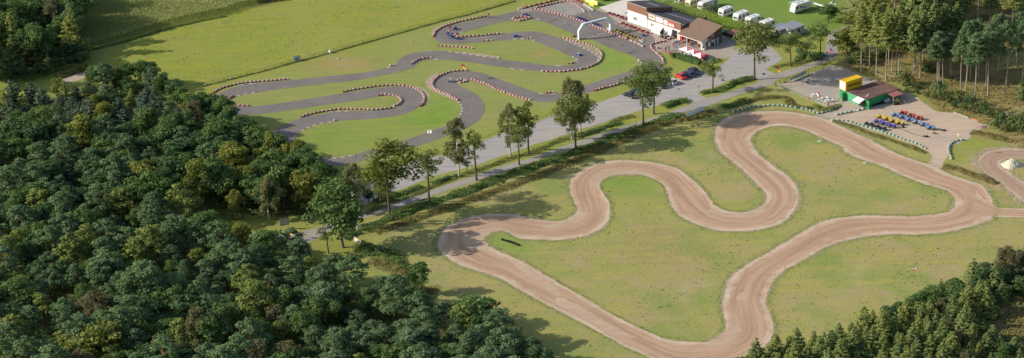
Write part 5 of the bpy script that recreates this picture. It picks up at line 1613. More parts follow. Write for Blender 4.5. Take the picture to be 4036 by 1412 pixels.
for x0, x1, z0, z1, kind in ((9.2, 11.9, 3.35, 4.75, 0), (12.2, 15.1, 3.2, 4.75, 1), (15.5, 20.2, 3.15, 4.55, 2)):
    b_ = MB(); b_.box(((x0 + x1) / 2, -.21, (z0 + z1) / 2), (x1 - x0, .05, z1 - z0))
    s_ = b_.build('sign_board', M_WHITE, hall)
    if kind == 0:
        r = random.Random(3)
        q = MB()
        for i in range(14):
            q.box((x0 + .2 + i * .175, -.24, z0 + .8 + r.uniform(0, .12)), (.15, .02, r.uniform(.25, .7)), mi=i % 5)
        q.box(((x0 + x1) / 2, -.242, z0 + .5), (x1 - x0 - .1, .015, .14), mi=1)
        q.build('picture_strip', [M_GREY, M_FENCE, M_YELLOW, M_RED, M_DWOOD], s_)
    if kind == 2:
        q = MB(); q.box((x0 + 3.2, -.24, (z0 + z1) / 2), (3.0, .02, z1 - z0)); q.build('red_panel', M_RED, s_)
        q = MB(); q.box((x0 + 3.3, -.256, z0 + .32), (2.4, .02, .36)); q.build('white_panel', M_WHITE, s_)
        text('karter', 1.05, M_WHITE, s_, (x0 + 3.3, -.262, z0 + .82), (PI / 2, 0, 0), sx=.85)
        q = MB(); q.lathe([(.22, -.008), (.34, -.008), (.34, .008), (.22, .008)], 16, (x0 + .7, -.245, (z0 + z1) / 2), 0, 'y', close=True); q.build('emblem', M_PALE, s_)
# grey porch at the far end
mb = MB(); mb.box((-.8, 1.0, 2.3), (1.6, 1.8, .1)); mb.box((-1.45, .3, 1.15), (.1, .1, 2.3)); mb.build('porch', M_ROOFGREY, hall)

# ------------------------------------------------------------------ brown roofed kiosk
e1 = Vector((math.cos(HA), math.sin(HA), 0)); e2 = Vector((-e1.y, e1.x, 0))
kf = W(px('T16 630,402')[0], 2.55)                                  # front right corner of the eave
kl = W(px('E 970,482')[0], 2.55)
KL = (kf - kl).dot(e1)
kb = W(px('T16 1218,42')[0], 5.3)
KD = (kb - kf).dot(e2)
print('kiosk', KL, KD, (kb - kf).dot(e1))
kiosk = thing('kiosk', 'brick kiosk under one large brown sloping roof at the end of the white hall', 'building', (kf.x, kf.y, 0), HA)
kz = lambda y: 2.55 + (5.3 - 2.55) * y / KD
mb = MB(); xa, xb = -KL, .1
mb.hexa([(xa, 0, 2.5), (xb, 0, 2.5), (xb, KD, 5.25), (xa, KD, 5.25), (xa, 0, 2.62), (xb, 0, 2.62), (xb, KD, 5.37), (xa, KD, 5.37)]); rf = mb.build('roof', M_KROOF, kiosk)
q = MB(); q.tube([(xa, -.06, 2.5), (xb, -.06, 2.5)], .09, 6); q.build('gutter', M_WHITE, rf)
yw = 2.4
mb = MB(); mb.hexa([(xa + .3, yw, 0), (-.2, yw, 0), (-.2, KD - .1, 0), (xa + .3, KD - .1, 0), (xa + .3, yw, kz(yw) - .08), (-.2, yw, kz(yw) - .08), (-.2, KD - .1, kz(KD) - .12), (xa + .3, KD - .1, kz(KD) - .12)])
mb.build('wall', M_BRICK, kiosk)
for x in (xa + .3, xa * .62, -.25):
    q = MB(); q.box((x, .25, 1.22), (.14, .14, 2.44)); q.build('post', M_WHITE, kiosk)
q = MB(); q.box((xa + .9, .35, 1.2), (1.6, .12, 2.4)); q.build('white_screen', M_WHITE, kiosk)
q = MB(); q.box((xa + 1.35, .22, 1.3), (.9, .04, 1.7)); q.build('red_sign', M_RED, kiosk)
q = MB(); q.box((-2.6, yw - .05, 1.35), (2.6, .12, 1.5)); q.build('counter', M_WHITE, kiosk)
q = MB(); q.box((-2.6, yw - .15, 1.75), (2.2, .06, .7)); q.build('hatch', M_PANE, kiosk)
q = MB(); q.box((-4.9, yw - .05, 1.05), (1.1, .1, 2.1)); q.build('door', M_PANE, kiosk)
q = MB(); q.hexa([(-.12, .2, 2.0), (-.05, .2, 2.0), (-.05, yw, 2.0), (-.12, yw, 2.0), (-.12, .2, 2.5), (-.05, .2, 2.5), (-.05, yw, 3.1), (-.12, yw, 3.1)]); q.build('gable_board', M_WHITE, kiosk)
q = MB(); q.box((-.5, 1.2, 1.2), (.6, 1.3, 1.3)); q.build('side_window', M_WHITE, kiosk)
for y0, y1, z0, z1, m_, nm in ((3.0, 4.3, .15, 1.5, M_WHITE, 'notice_panel'), (2.9, 3.6, 1.65, 2.75, M_GREY, 'poster'), (3.7, 4.4, 1.6, 2.7, M_GREY, 'poster'), (4.5, 5.8, 2.7, 3.9, M_GREY, 'poster'),
                               (4.8, 5.6, 1.2, 1.95, M_WHITE, 'meter_box'), (5.9, 6.5, .05, 2.05, M_WHITE, 'door_frame'), (7.3, 7.9, .05, 2.05, M_WHITE, 'door_frame')):
    y0, y1 = y0 * KD / 9.5, y1 * KD / 9.5
    q = MB(); q.box((-.17, (y0 + y1) / 2, (z0 + z1) / 2), (.05, y1 - y0, z1 - z0)); o = q.build(nm, m_, kiosk)
    if nm == 'door_frame':
        q = MB(); q.box((-.14, (y0 + y1) / 2 + .06, (z0 + z1) / 2), (.04, (y1 - y0) * .6, (z1 - z0) * .88)); q.build('door', M_PALE, o)

# planters, gas bottle and boards before the kiosk
p = W1('T16 665,575')
t = thing('flower_planter', 'white planter with dark red flowers before the kiosk', 'planter', p, HA)
mb = MB(); mb.box((0, 0, .28), (1.3, .5, .5), top=(1.1, 1.2)); mb.build('trough', M_WHITE, t)
cl = [(random.uniform(-.5, .5), random.uniform(-.15, .15), .62, .22, .16, .5) for _ in range(7)]
L_FLOWER = mat_leaf('dark red flowers', (.10, .015, .02), (.22, .03, .04), (.15, .05, .03))
link('flowers', leaf_mesh('flowers', *clumps(cl, 260, .07, 5), L_FLOWER), t)


def gas(label, s):
    p = W1(s)
    t = thing('waste_bin', label, 'bin', p)
    mb = MB(); mb.lathe([(.001, .01), (.22, .01), (.25, .1), (.25, .72), (.2, .8), (.001, .82)], 12); mb.build('drum', M_RED, t)
    mb = MB(); mb.lathe([(.26, .7), (.27, .74), (.26, .78)], 12); mb.build('rim', M_ORANGE, t)


gas('tall red bin under the kiosk eave', 'T16 575,515'); gas('red bin at the inner end of the red railing', 'T5 600,400'); gas('red bin at the terrace end of the red railing', 'T5 515,605')


def board(label, s, rz, w_, h_, mat, z0=.5, legs=M_RED, name='notice_board'):
    p = W1(s)
    t = thing(name, label, 'sign', p, rz)
    for x in (-w_ * .4, w_ * .4):
        q = MB(); q.box((x, 0, (z0 + h_) / 2), (.06, .06, z0 + h_)); q.build('leg', legs, t)
    q = MB(); q.box((0, -.05, z0 + h_ / 2), (w_, .04, h_)); q.build('panel', mat, t)
    return t


board('white menu board on red legs on the paving', 'T5 660,510', HA + .9, 1.25, 1.3, M_WHITE, .7)
p = W1('T5 742,410')
t = thing('yellow_stool', 'small yellow stool beside the person in blue', 'stool', p)
mb = MB(); mb.lathe([(.25, .62), (.28, .66), (.001, .68)], 12); mb.build('seat', M_YELLOW, t)
for k in range(3):
    q = MB(); q.tube([(.18 * math.cos(k * 2.1), .18 * math.sin(k * 2.1), .62), (.27 * math.cos(k * 2.1), .27 * math.sin(k * 2.1), 0)], .02, 5); q.build('leg', M_YELLOW, t)


def railing(label, s, mat, h=1.0, gap=1.2, rails=(1.0, .5), name='railing', cat='railing', post=.05, mesh=None):
    pts = WS(s)
    L = sum((a - b).length for a, b in zip(pts, pts[1:]))
    n = max(2, int(L / gap) + 1)
    P = resample(pts, n)
    t = thing(name, label, cat, P[0])
    pm = MB(); pm.box((0, 0, h / 2), (post, post, h)); pm = pm.mesh('post', mat)
    for p in P: link('post', pm, t, p - P[0])
    for z in rails:
        q = MB(); q.tube([p - P[0] + Vector((0, 0, z * h)) for p in pts], post * .45, 5); q.build('rail', mat, t)
    if mesh:
        q = MB()
        for k in range(1, 6):
            q.tube([p - P[0] + Vector((0, 0, h * k / 6)) for p in pts], .008, 3)
        for a, b in zip(pts, pts[1:]):
            m_ = int((b - a).length / .25)
            for i in range(m_):
                c = a.lerp(b, i / m_) - P[0]; q.tube([c, c + Vector((0, 0, h * .97))], .006, 3, cap=False)
        q.build('wire_mesh', mesh, t)
    return t


railing('red railing at the pit entrance side of the terrace', 'T5 310,535 315,400 530,335', M_RED, 1.1, 1.0)
railing('low red railing beside the red bin and the hedge', 'T5 330,545 450,575 575,630 700,610', M_RED, .8, 1.3)
mb = MB(); mb.box((0, 0, .5), (2.6, .06, .7)); o = mb.build('pit_banner', M_PALE, None, W1('T5 690,340'), HA + 1.5); tag(o, 'grey blue banner screen between the red bin and the kiosk', 'banner')

# ------------------------------------------------------------------ terrace: parasols, tables, hedge
M_PARW = paint('white parasol cloth', (.84, .82, .80), .8, .03); M_PARR = paint('red parasol cloth', (.74, .07, .08), .8, .05)
def make_parasol():
    t = thing('parasol', None, 'parasol')
    mb = MB(); mb.tube([(0, 0, 0), (0, 0, 2.55)], .04, 8); mb.build('pole', M_WHITE, t)
    mb = MB(); mb.box((0, 0, .06), (.7, .7, .12)); mb.build('foot', M_CONC, t)
    r = 1.75
    c = [(r, -r), (r, r), (-r, r), (-r, -r)]
    for k in range(4):
        a, b = c[k], c[(k + 1) % 4]
        mb = MB(); m_ = ((a[0] + b[0]) / 2, (a[1] + b[1]) / 2)
        mb.add([(0, 0, 2.75), (*a, 2.05), (*m_, 2.12), (*b, 2.05), (*a, 1.88), (*m_, 1.93), (*b, 1.88)], [(0, 1, 2), (0, 2, 3), (1, 4, 5, 2), (2, 5, 6, 3)])
        cl_ = mb.build('canopy_panel', M_PARW if k % 2 else M_PARR, t)
        if not k % 2:
            q = MB(); d = Vector((m_[0], m_[1], 0)).normalized(); s_ = Vector((-d.y, d.x, 0)); z = lambda u: 2.765 - .36 * u
            for i, w_ in enumerate((.3, .14, .22, .14, .2)):
                o_ = -.62 + i * .3
                q.add([tuple(d * u * 1.75 + s_ * (o_ + v) + Vector((0, 0, z(u)))) for u, v in ((.72, 0), (.72, w_), (.55, w_), (.55, 0))], [(0, 1, 2, 3)])
            q.build('lettering', M_WHITE, cl_)
    return t


PAR = Series(make_parasol)
for a, lab in (('T5 955,640', 'red and white parasol at the pit end of the terrace'), ('T5 1125,705', 'red and white parasol in the middle of the three'), ('T5 1302,790', 'red and white parasol at the car park end of the terrace')):
    p = W1(a); PAR.put((p.x, p.y, .03), HA + .0, lab)


def make_table():
    t = thing('garden_table', None, 'table')
    mb = MB(); mb.lathe([(.001, .70), (.5, .70), (.52, .725), (.5, .74), (.001, .74)], 18); mb.build('table_top', M_WHITE, t)
    for k in range(4):
        a = k * PI / 2 + .78
        q = MB(); q.tube([(.3 * math.cos(a), .3 * math.sin(a), .70), (.40 * math.cos(a), .40 * math.sin(a), 0)], .035, 6); q.build('leg', M_WHITE, t)
    return t


def make_chair(mat):
    def mk():
        t = thing('garden_chair', None, 'chair')
        mb = MB(); mb.box((0, 0, .43), (.46, .46, .05)); mb.build('seat', mat, t)
        mb = MB(); mb.box((0, .23, .68), (.46, .05, .46), top=(.8, 1), shift=(0, .07)); mb.build('backrest', mat, t)
        for x in (-.19, .19):
            for y in (-.19, .19):
                q = MB(); q.box((x, y, .2), (.05, .05, .41)); q.build('leg', mat, t)
            q = MB(); q.box((x * 1.25, 0, .63), (.05, .44, .04)); q.build('armrest', mat, t)
        return t
    return Series(mk)


TBL, CHW, CHD = Series(make_table), make_chair(M_WHITE), make_chair(M_DARKSTEEL)
for i, (a, w_) in enumerate((('T5 905,650', 'under the pit end parasol'), ('T5 1010,670', 'between the first two parasols'), ('T5 1140,700', 'under the middle parasol'), ('T5 1290,765', 'under the car park end parasol'))):
    p = W1(a); TBL.put((p.x, p.y, .03), 0, 'round white terrace table ' + w_)
    for k in range(3):
        an = k * 2.1 + i
        CHD.put((p.x + .95 * math.cos(an), p.y + .95 * math.sin(an), .03), an - PI / 2, 'dark terrace chair ' + w_, 'dark chairs ' + w_)
for a, rz, top, lab in (('T5 905,690', 1.0, M_GREY, 'seated person in grey at the first terrace table'), ('T5 1055,690', 2.2, M_BLACK, 'seated person in black between the first two parasols'), ('T5 1225,700', -1.2, M_BLACK, 'seated person in dark clothes at the middle table'),
                        ('T5 1240,790', 1.2, M_WHITE, 'seated person in white at the last terrace table'), ('T5 1395,775', -1.3, M_ORANGE, 'seated person in an orange shirt at the last terrace table'), ('T5 1460,700', -1.8, M_JEANS, 'seated person in blue at the back edge of the terrace')):
    p = W1(a); CHD.put((p.x, p.y, .03), rz + PI, 'dark terrace chair carrying the ' + lab.split(' at ')[0].split(' between ')[0]); person(lab, (p.x, p.y), rz, 'chair', top, M_JEANS, z=.03)


def foliage_strip(name, s, width, height, per_m, leaf, size, seed, z0=0.0, rag=.5):
    """dense growth of small leaves along a surveyed line"""
    q = np.random.default_rng(seed)
    P = smooth(WS(s), .5)
    L = sum((a - b).length for a, b in zip(P, P[1:]))
    n = int(L * per_m)
    P = resample(P, 400)
    A = np.array([(p.x, p.y) for p in P])
    T_ = np.gradient(A, axis=0); T_ /= np.linalg.norm(T_, axis=1, keepdims=True)
    f = q.random(n) * 398; i = f.astype(int); u = (f - i)[:, None]
    c = A[i] * (1 - u) + A[i + 1] * u
    side = np.stack([-T_[i][:, 1], T_[i][:, 0]], 1)
    ph = q.uniform(0, 6, 4)
    t = f / 398 * L
    hm = height * (1 - rag * .5 + rag * .5 * (np.sin(t * .9 + ph[0]) * .5 + np.sin(t * 2.3 + ph[1]) * .3 + np.sin(t * .27 + ph[2]) * .5))
    wm = width / 2 * (1 + rag * .35 * np.sin(t * .6 + ph[3]))
    v = np.clip(q.normal(size=n) * .5, -1, 1)
    z = z0 + hm * np.sqrt(np.maximum(0, 1 - v * v)) * q.random(n) ** .45
    pos = np.concatenate([c + side * (v * wm)[:, None], z[:, None]], 1)
    nn = np.concatenate([side * v[:, None] * .8, np.full((n, 1), .7 if height > 1.05 else 1.5)], 1) + q.normal(size=(n, 3)) * .4 + np.array([-.3, -.1, 0])
    tint = .4 + .25 * np.sin(t * 1.7 + v * 3) + q.uniform(-.3, .3, n)
    return leaf_mesh(name, pos, nn, size * q.uniform(.6, 1.3, n), tint, leaf, seed=seed)


o = link('hedge', foliage_strip('hedge', 'T5 560,690 700,680 860,740 1050,800 1290,880', 2.0, 1.5, 900, L_OAK, .13, 1, rag=.15)); tag(o, 'clipped green hedge sloping along the lawn below the terrace', 'hedge')
railing('dark timber fence round the terrace', 'T5 760,640 870,690 1060,755 1330,835 1480,790', M_DWOOD, 1.0, 1.4, (1.0, .75, .5, .25), 'timber_fence', 'fence', .09)
railing('dark timber fence from the terrace to the car park', 'T6 1235,235 1345,300 1460,365', M_DWOOD, 1.0, .9, (1.0, .75, .5, .25), 'timber_fence', 'fence', .1)
def banner(label, a, b, z0, z1, mat, name='banner', posts=None, words=None, wcol=None):
    A, B = W1(a), W1(b)
    d = B - A
    t = thing(name, label, 'banner', A, math.atan2(d.y, d.x))
    q = MB(); q.box((d.length / 2, 0, (z0 + z1) / 2), (d.length, .04, z1 - z0)); q.build('panel', mat, t)
    for x in (posts or (0.03, d.length - .03)):
        q = MB(); q.box((x, .06, z1 / 2), (.06, .06, z1 + .1)); q.build('post', M_DKFENCE, t)
    if words: text(words, (z1 - z0) * .62, wcol or M_GREY, t, (d.length / 2, -.03, (z0 + z1) / 2), (PI / 2, 0, 0), sx=.9)
    return t


banner('white lettered banner on the fence at the car park end of the terrace', 'T5 1370,870 ', 'T5 1595,800', .15, 1.0, M_WHITE, words='GASTHAUS', wcol=M_GREY)
banner('long white banner on the fence beside the lane, bare of writing', 'M 788,808', 'M 965,742', .2, 1.25, M_WHITE)
banner('pale banner on the mesh fence of the gravel yard', 'F 1150,895', 'F 1325,815', .3, 1.3, paint('pale banner', (.60, .62, .62), .6))
banner('yellow advertising banner beside the upper pit loop', 'T1 1965,45', 'T1 2285,160', .1, 1.5, paint('yellow banner', (.85, .75, .10), .6, .35, 1.2, dirt=(.85, .82, .45)))
banner('yellow board with green marks before the yellow banner', 'T1 2070,140', 'T1 2190,172', .0, 1.0, paint('yellow green board', (.85, .74, .05), .6, .5, 4, dirt=(.55, .65, .15)), 'advertising_board')
banner('blue and white sign board on the meadow fence', 'K 720,88', 'K 768,76', .2, 1.7, paint('blue white board', (.25, .38, .62), .6, .5, 2, dirt=(.6, .66, .74)), 'advertising_board')
banner('white, blue and red banner in the verge grass below the leaning oak', 'T9 1285,720', 'T9 1380,785', .1, 1.2, paint('mixed banner', (.75, .74, .74), .6, .4, 2, dirt=(.45, .2, .22)))

# white inflatable arch
A, B = W1('D 250,468'), W1('D 622,372')
d = B - A
arch = thing('inflatable_arch', 'white inflatable arch spanning the start straight', 'arch', A, math.atan2(d.y, d.x))
Ls = d.length
pts = [(0, 0, 0), (0, 0, 2.6), (1.5, 0, 4.35), (Ls - 1.5, 0, 4.35), (Ls, 0, 2.6), (Ls, 0, 0)]
M_ARCH = paint('white arch fabric', (.80, .80, .80), .6, .06)
def sq_tube(a, b, r):
    a, b = Vector(a), Vector(b); dd = (b - a).normalized(); y = Vector((0, 1, 0)); n = dd.cross(y)
    ring = lambda p: [tuple(p + (y * math.cos(t) + n * math.sin(t)) * r * (1.12 if k % 2 else 1)) for k, t in enumerate([2 * PI * i / 8 for i in range(8)])]
    return [ring(a), ring(b)]
for nm, i in (('leg', 0), ('shoulder', 1), ('beam', 2), ('shoulder', 3), ('leg', 4)):
    q = MB(); a, b = Vector(pts[i]), Vector(pts[i + 1]); e = (b - a).normalized() * .18
    q.loft(sq_tube(a - (e if i else Vector()), b + (e if i < 4 else Vector()), .45 - .002 * i), smooth=False); o = q.build(nm, M_ARCH, arch)
    if nm == 'beam':
        text('Kartbahn', .42, M_PALE, o, (2.9, -.50, 4.35), (PI / 2, 0, 0)); text('Autohaus Bender', .42, M_NAVY, o, (7.0, -.50, 4.35), (PI / 2, 0, 0))
        q = MB(); q.box((4.75, -.49, 4.35), (.7, .04, .3)); q.build('logo', M_BLACK, o)

# barrier pole in the tyre diamond
a, b = px('T1 340,500')[0], px('T1 430,-60')[0]
p = W(a)
t = thing('white_mast', 'tall white and rusty mast leaning in the tyre diamond', 'mast', p)
mb = MB(); mb.tube([(0, 0, 0), (.45, 0, 2.3), (.95, 0, 5.4)], [.07, .055, .04], 7); mb.build('pole', paint('rusty white', (.72, .66, .6), .6, .5, 3, dirt=(.55, .25, .15)), t)
mb = MB(); mb.lathe([(.18, 0), (.12, .5), (.001, .6)], 10, (.05, 0, 0)); mb.build('base_cone', M_ORANGE, t)

# ------------------------------------------------------------------ flags and poles
def flag(label, base, top, cols, w_=1.3, h_=.8, side=1, pole=M_STEEL, vert=False, emblem=None, rz=-.65, name='flag_pole'):
    bp, tp = px(base)[0], px(top)[0]
    p, H = W(bp), tall(bp, tp)
    t = thing(name, label, 'flag', p, rz)
    mb = MB(); mb.tube([(0, 0, 0), (0, 0, H)], [.045, .03], 6); mb.lathe([(.001, .07), (.05, .03), (.001, -.02)], 8, (0, 0, H)); mb.build('pole', pole, t)
    mb = MB(); nx, n = 8, len(cols)
    for i in range(nx):
        for j in range(n):
            def P(u, v):
                x = u * w_
                return (side * x * .92, .12 * math.sin(u * 5), H - .05 - v * h_ - .28 * u * u * h_ + .03 * math.sin(u * 7 + v * 3))
            u0, u1, v0, v1 = i / nx, (i + 1) / nx, j / n, (j + 1) / n
            mi = min(int(i * n / nx), n - 1) if vert else j
            mb.add([P(u0, v0), P(u1, v0), P(u1, v1), P(u0, v1)], [(0, 1, 2, 3)], mi, True)
    c = mb.build('cloth', cols, t)
    if emblem:
        q = MB()
        for yy in (-1, 1):
            q.add([(side * (w_ * .45 + .22 * h_ * math.cos(a)), .09 + yy * .03, H - .05 - .55 * h_ + .22 * h_ * math.sin(a)) for a in [k * PI / 6 for k in range(12)]], [tuple(range(12))])
        q.build('emblem', emblem, c)
    return t


M_FB, M_FR, M_FY = paint('flag black', (.03, .03, .03), .8), paint('flag red', (.68, .03, .04), .8), paint('flag gold', (.80, .52, .03), .8)
M_FW, M_FG, M_FO, M_FBL = paint('flag white', (.80, .80, .78), .8), paint('flag green', (.04, .35, .14), .8), paint('flag orange', (.85, .35, .06), .8), paint('flag blue', (.12, .28, .62), .8)
GER = [M_FB, M_FR, M_FY]
flag('black, red and gold flag on a pole in the tyre ring on the track', 'L 443,228', 'L 443,106', GER, 1.5, 1.0)
flag('black, red and gold flag beside the gate of the gravel yard', 'M 1705,490', 'M 1707,300', GER, 1.2, .9)
flag('small black, red and gold flag hanging by the lowest leg near the avenue', 'T11 250,330', 'T11 245,170', GER, .4, 1.4)
flag('white flag with a red dot beside the lowest leg', 'N 906,190', 'N 902,96', [M_FW], 1.5, .9, -1, emblem=M_FR)
flag('green, white and orange flag hanging limp beside the car park', 'L 743,642', 'L 738,458', [M_FG, M_FW, M_FO], .45, 1.3, -1, vert=True)
flag('limp blue and orange flag behind the largest lime', 'N 460,300', 'N 440,238', [M_FBL, M_FO], .5, 1.6)
flag('light blue flag with white stripes beside the lane', 'T9 1192,500', 'T9 1180,358', [M_FBL, M_FW, M_FBL], 2.0, 1.1)
flag('dark blue and red flag at the far end of the yard fence', 'F 1583,742', 'F 1586,528', [paint('flag navy', (.05, .06, .28), .8), M_FR], 1.0, .9)
flag('pale blue flag on the tall pole beside the terrace hedge', 'T6 1030,262', 'T5 1022,555', [paint('flag pale', (.4, .5, .75), .8)], .5, .7)
flag('yellow and white flag on the pole inside the curved green tyre wall', 'J 1198,588', 'J 1215,388', [M_FW, M_FY], .6, .9, 1)
flag('green, white and red flag above the spruce plantation', 'R 1190,480', 'R 1200,370', [M_FG, M_FW, M_FR], .8, .9, -1)
flag('red pennant on a pole at the lane by the dense avenue oak', 'M 275,905', 'M 275,795', [M_FR], .5, .5, -1)
p = W1('T6 432,308'); t = thing('feather_flag', 'tall white and red feather flag leaning at the track corner', 'flag', p)
mb = MB(); mb.tube([(0, 0, 0), (-.15, 0, 1.2), (-.55, 0, 2.4), (-.95, 0, 2.9)], .03, 5); mb.build('pole', M_DARKSTEEL, t)
mb = MB(); mb.add([(-.02, .02, .3), (-.3, .02, .45), (-.62, .02, 1.3), (-1.05, .02, 2.3), (-1.1, .02, 2.75), (-.95, .02, 2.92), (-.55, .02, 2.42), (-.17, .02, 1.2)], [(0, 1, 2, 7), (7, 2, 3, 6), (6, 3, 4, 5)]); mb.build('cloth', paint('feather cloth', (.80, .74, .70), .7, .5, 1.2, dirt=(.75, .25, .12)), t)
for s, lab in (('T11 1322,790', 'round sign on a thin post in the gravel west of the junction'), ('T6 1247,900', 'round sign on a thin post at the tip of the grass island')):
    t = thing('road_sign', lab, 'sign', W1(s)); mb = MB(); mb.tube([(0, 0, 0), (0, 0, 2.4)], .03, 6); mb.build('post', M_STEEL, t)
    mb = MB(); mb.lathe([(.001, -.01), (.3, -.01), (.3, .01), (.001, .01)], 16, (0, -.05, 2.2), 0, 'y'); mb.build('disc', M_GREY, t)
t = thing('road_sign', 'large grey road sign board at the wood edge above the lane', 'sign', W1('T9 300,560'), .35)
for x in (-.9, .9):
    mb = MB(); mb.tube([(x, .05, 0), (x, .05, 3.3)], .05, 6); mb.build('post', M_STEEL, t)
for z in (1.5, 2.2, 2.9):
    mb = MB(); mb.box((0, 0, z), (2.4, .05, .6)); mb.build('panel', paint('sign grey', (.24, .26, .27), .5), t)
for s, lab in (('T9 285,690', 'lowest yellow flag among the pines at the lane'), ('T9 360,625', 'middle yellow flag among the pines at the lane'), ('T9 462,595', 'uppermost yellow flag where the lane leaves the pines')):
    flag(lab, s.split()[0] + ' %d,%d' % tuple(int(q) + d_ for q, d_ in zip(s.split()[1].split(','), (0, 90))), s.split()[0] + ' %d,%d' % tuple(int(q) + d_ for q, d_ in zip(s.split()[1].split(','), (-15, -45))), [M_FY], 1.3, .8)
# ------------------------------------------------------------------ green container block, yellow container
CA = math.radians(-55)
M_CORR = mat_panel('green container steel', (.040, .30, .10), .28, .14, 0, .22)
M_CORRY = mat_panel('green container end', (.040, .30, .10), .28, .14, 1, .22)
M_CORRW = mat_panel('faded green front', (.10, .42, .20), .28, .10, 0, .25)
M_YCORR = mat_panel('yellow container steel', (.80, .50, .02), .28, .10, 1, .08)
M_RUST = paint('rusty flat roof', (.105, .07, .06), .85, .4, .35, dirt=(.24, .125, .09))
M_TIN = paint('red brown tin roof', (.38, .15, .13), .7, .15, 1)
c0 = Vector((93.3, 743.1, 0))
cb = thing('container_block', 'green container workshop under one rusty flat roof in the quad yard', 'building', c0, CA)
CLX, CLY = 8.2, 12.6
mb = MB(); mb.box((CLX / 2, CLY / 2, 1.27), (CLX, CLY, 2.54)); mb.build('side_wall', M_CORRY, cb)
mb = MB(); mb.box((2.6, -.03, 1.28), (5.2, .10, 2.5)); mb.build('front_wall', M_CORRW, cb)
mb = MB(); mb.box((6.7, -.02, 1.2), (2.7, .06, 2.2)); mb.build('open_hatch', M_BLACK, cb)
mb = MB(); mb.box((CLX + .05, 6.0, 1.27), (.10, 11.9, 2.5)); mb.build('long_wall', M_CORRY, cb)
mb = MB(); mb.box((CLX + .65, .05, 1.25), (1.25, .1, 2.45)); mb.build('open_door', M_CORR, cb)
mb = MB(); mb.box((.1, -.75, 1.25), (.1, 1.35, 2.4)); mb.build('open_door', M_CORRY, cb)
mb = MB(); mb.box((CLX / 2 + .05, CLY / 2, 2.62), (CLX + .3, CLY + .2, .12)); rf = mb.build('roof', M_RUST, cb)
mb = MB(); mb.box((2.3, CLY / 2, 2.70), (.25, CLY, .05)); mb.build('roof_seam', M_DWOOD, rf)
mb = MB(); mb.box((6.4, 2.2, 2.72), (.5, 2.4, .08), .5); mb.build('roof_board', M_CONC, rf)
mb = MB(); mb.hexa([(4.9, -2.0, 1.95), (7.9, -2.0, 1.95), (7.9, 0, 2.6), (4.9, 0, 2.6), (4.9, -2.0, 2.0), (7.9, -2.0, 2.0), (7.9, 0, 2.66), (4.9, 0, 2.66)]); mb.box((6.4, -2.0, 1.9), (3.0, .04, .25)); mb.build('awning', M_WHITE, cb)
mb = MB(); mb.hexa([(CLX + .1, 7.6, 2.45), (CLX + 2.9, 7.6, 2.2), (CLX + 2.9, 11.3, 2.2), (CLX + .1, 11.3, 2.45), (CLX + .1, 7.6, 2.53), (CLX + 2.9, 7.6, 2.28), (CLX + 2.9, 11.3, 2.28), (CLX + .1, 11.3, 2.53)]); pr = mb.build('porch_roof', M_TIN, cb)
for y in (7.8, 11.1):
    mb = MB(); mb.box((CLX + 2.75, y, 1.1), (.14, .14, 2.2)); mb.build('porch_post', M_WOOD, pr)
mb = MB(); mb.box((-1.3, 3.0, 1.27), (2.4, 6.06, 2.54)); mb.build('lower_container', M_CORRY, cb)
cy = thing('shipping_container', 'bright yellow shipping container standing on top of the green containers', 'container', c0 + Matrix.Rotation(CA, 3, 'Z') @ Vector((-1.3, 3.0, 2.60)), CA)
mb = MB(); mb.box((0, 0, 1.32), (2.40, 6.02, 2.56)); mb.build('shell', M_YCORR, cy)
mb = MB(); mb.box((0, -3.03, 1.32), (2.15, .06, 2.3)); mb.build('end_doors', M_WHITE, cy)
mb = MB()
for x in (-1.2, 1.2):
    for y in (-3.0, 3.0): mb.box((x, y, 1.31), (.16, .16, 2.62))
    for z in (.08, 2.58): mb.box((x, 0, z), (.14, 5.84, .14))
for y in (-3.0, 3.0):
    for z in (.08, 2.58): mb.box((0, y, z), (2.24, .14, .14))
mb.build('corner_frame', paint('yellow frame', (.84, .52, .02), .5, .05), cy)
text('ela[container]', 1.02, M_BLACK, cy, (1.29, .0, 1.35), (PI / 2, 0, PI / 2), sx=.80)
def rel(o, x, y, z=0.0): return Vector(o.location) * 1.0 + Matrix.Rotation(o.rotation_euler.z, 3, 'Z') @ Vector((x, y, z))
t = thing('fuel_tank', 'grey horizontal tank beside the green container wall', 'tank', W1('T7 1220,715'), CA + 1.2)
mb = MB(); mb.lathe([(.001, -.95), (.42, -.9), (.55, -.75), (.55, .75), (.42, .9), (.001, .95)], 14, (0, 0, .75), 0, 'x'); mb.build('vessel', M_ROOFGREY, t)
mb = MB(); mb.lathe([(.14, 1.25), (.14, 1.5), (.001, 1.52)], 10, (.3, 0, 0)); mb.build('filler_cap', M_WHITE, t)
for x in (-.5, .5):
    mb = MB(); mb.box((x, 0, .15), (.12, .8, .3)); mb.build('cradle', M_DARKSTEEL, t)
t = thing('fuel_pump', 'pale pump box with an orange top under the red porch roof', 'pump', W1('T7 1345,690'), CA)
mb = MB(); mb.box((0, 0, .6), (.5, .4, 1.2)); mb.build('housing', M_PALE, t); mb = MB(); mb.box((0, 0, 1.28), (.54, .44, .18)); mb.build('head', M_ORANGE, t)
t = thing('work_bench', 'low mossy work bench under the red porch roof', 'bench', W1('T7 1450,715'), CA)
mb = MB(); mb.box((0, 0, .8), (2.0, 1.2, .1)); mb.build('bench_top', paint('mossy board', (.16, .15, .07), .9), t)
for x in (-.85, .85):
    for y in (-.45, .45):
        mb = MB(); mb.box((x, y, .38), (.1, .1, .75)); mb.build('leg', M_DWOOD, t)
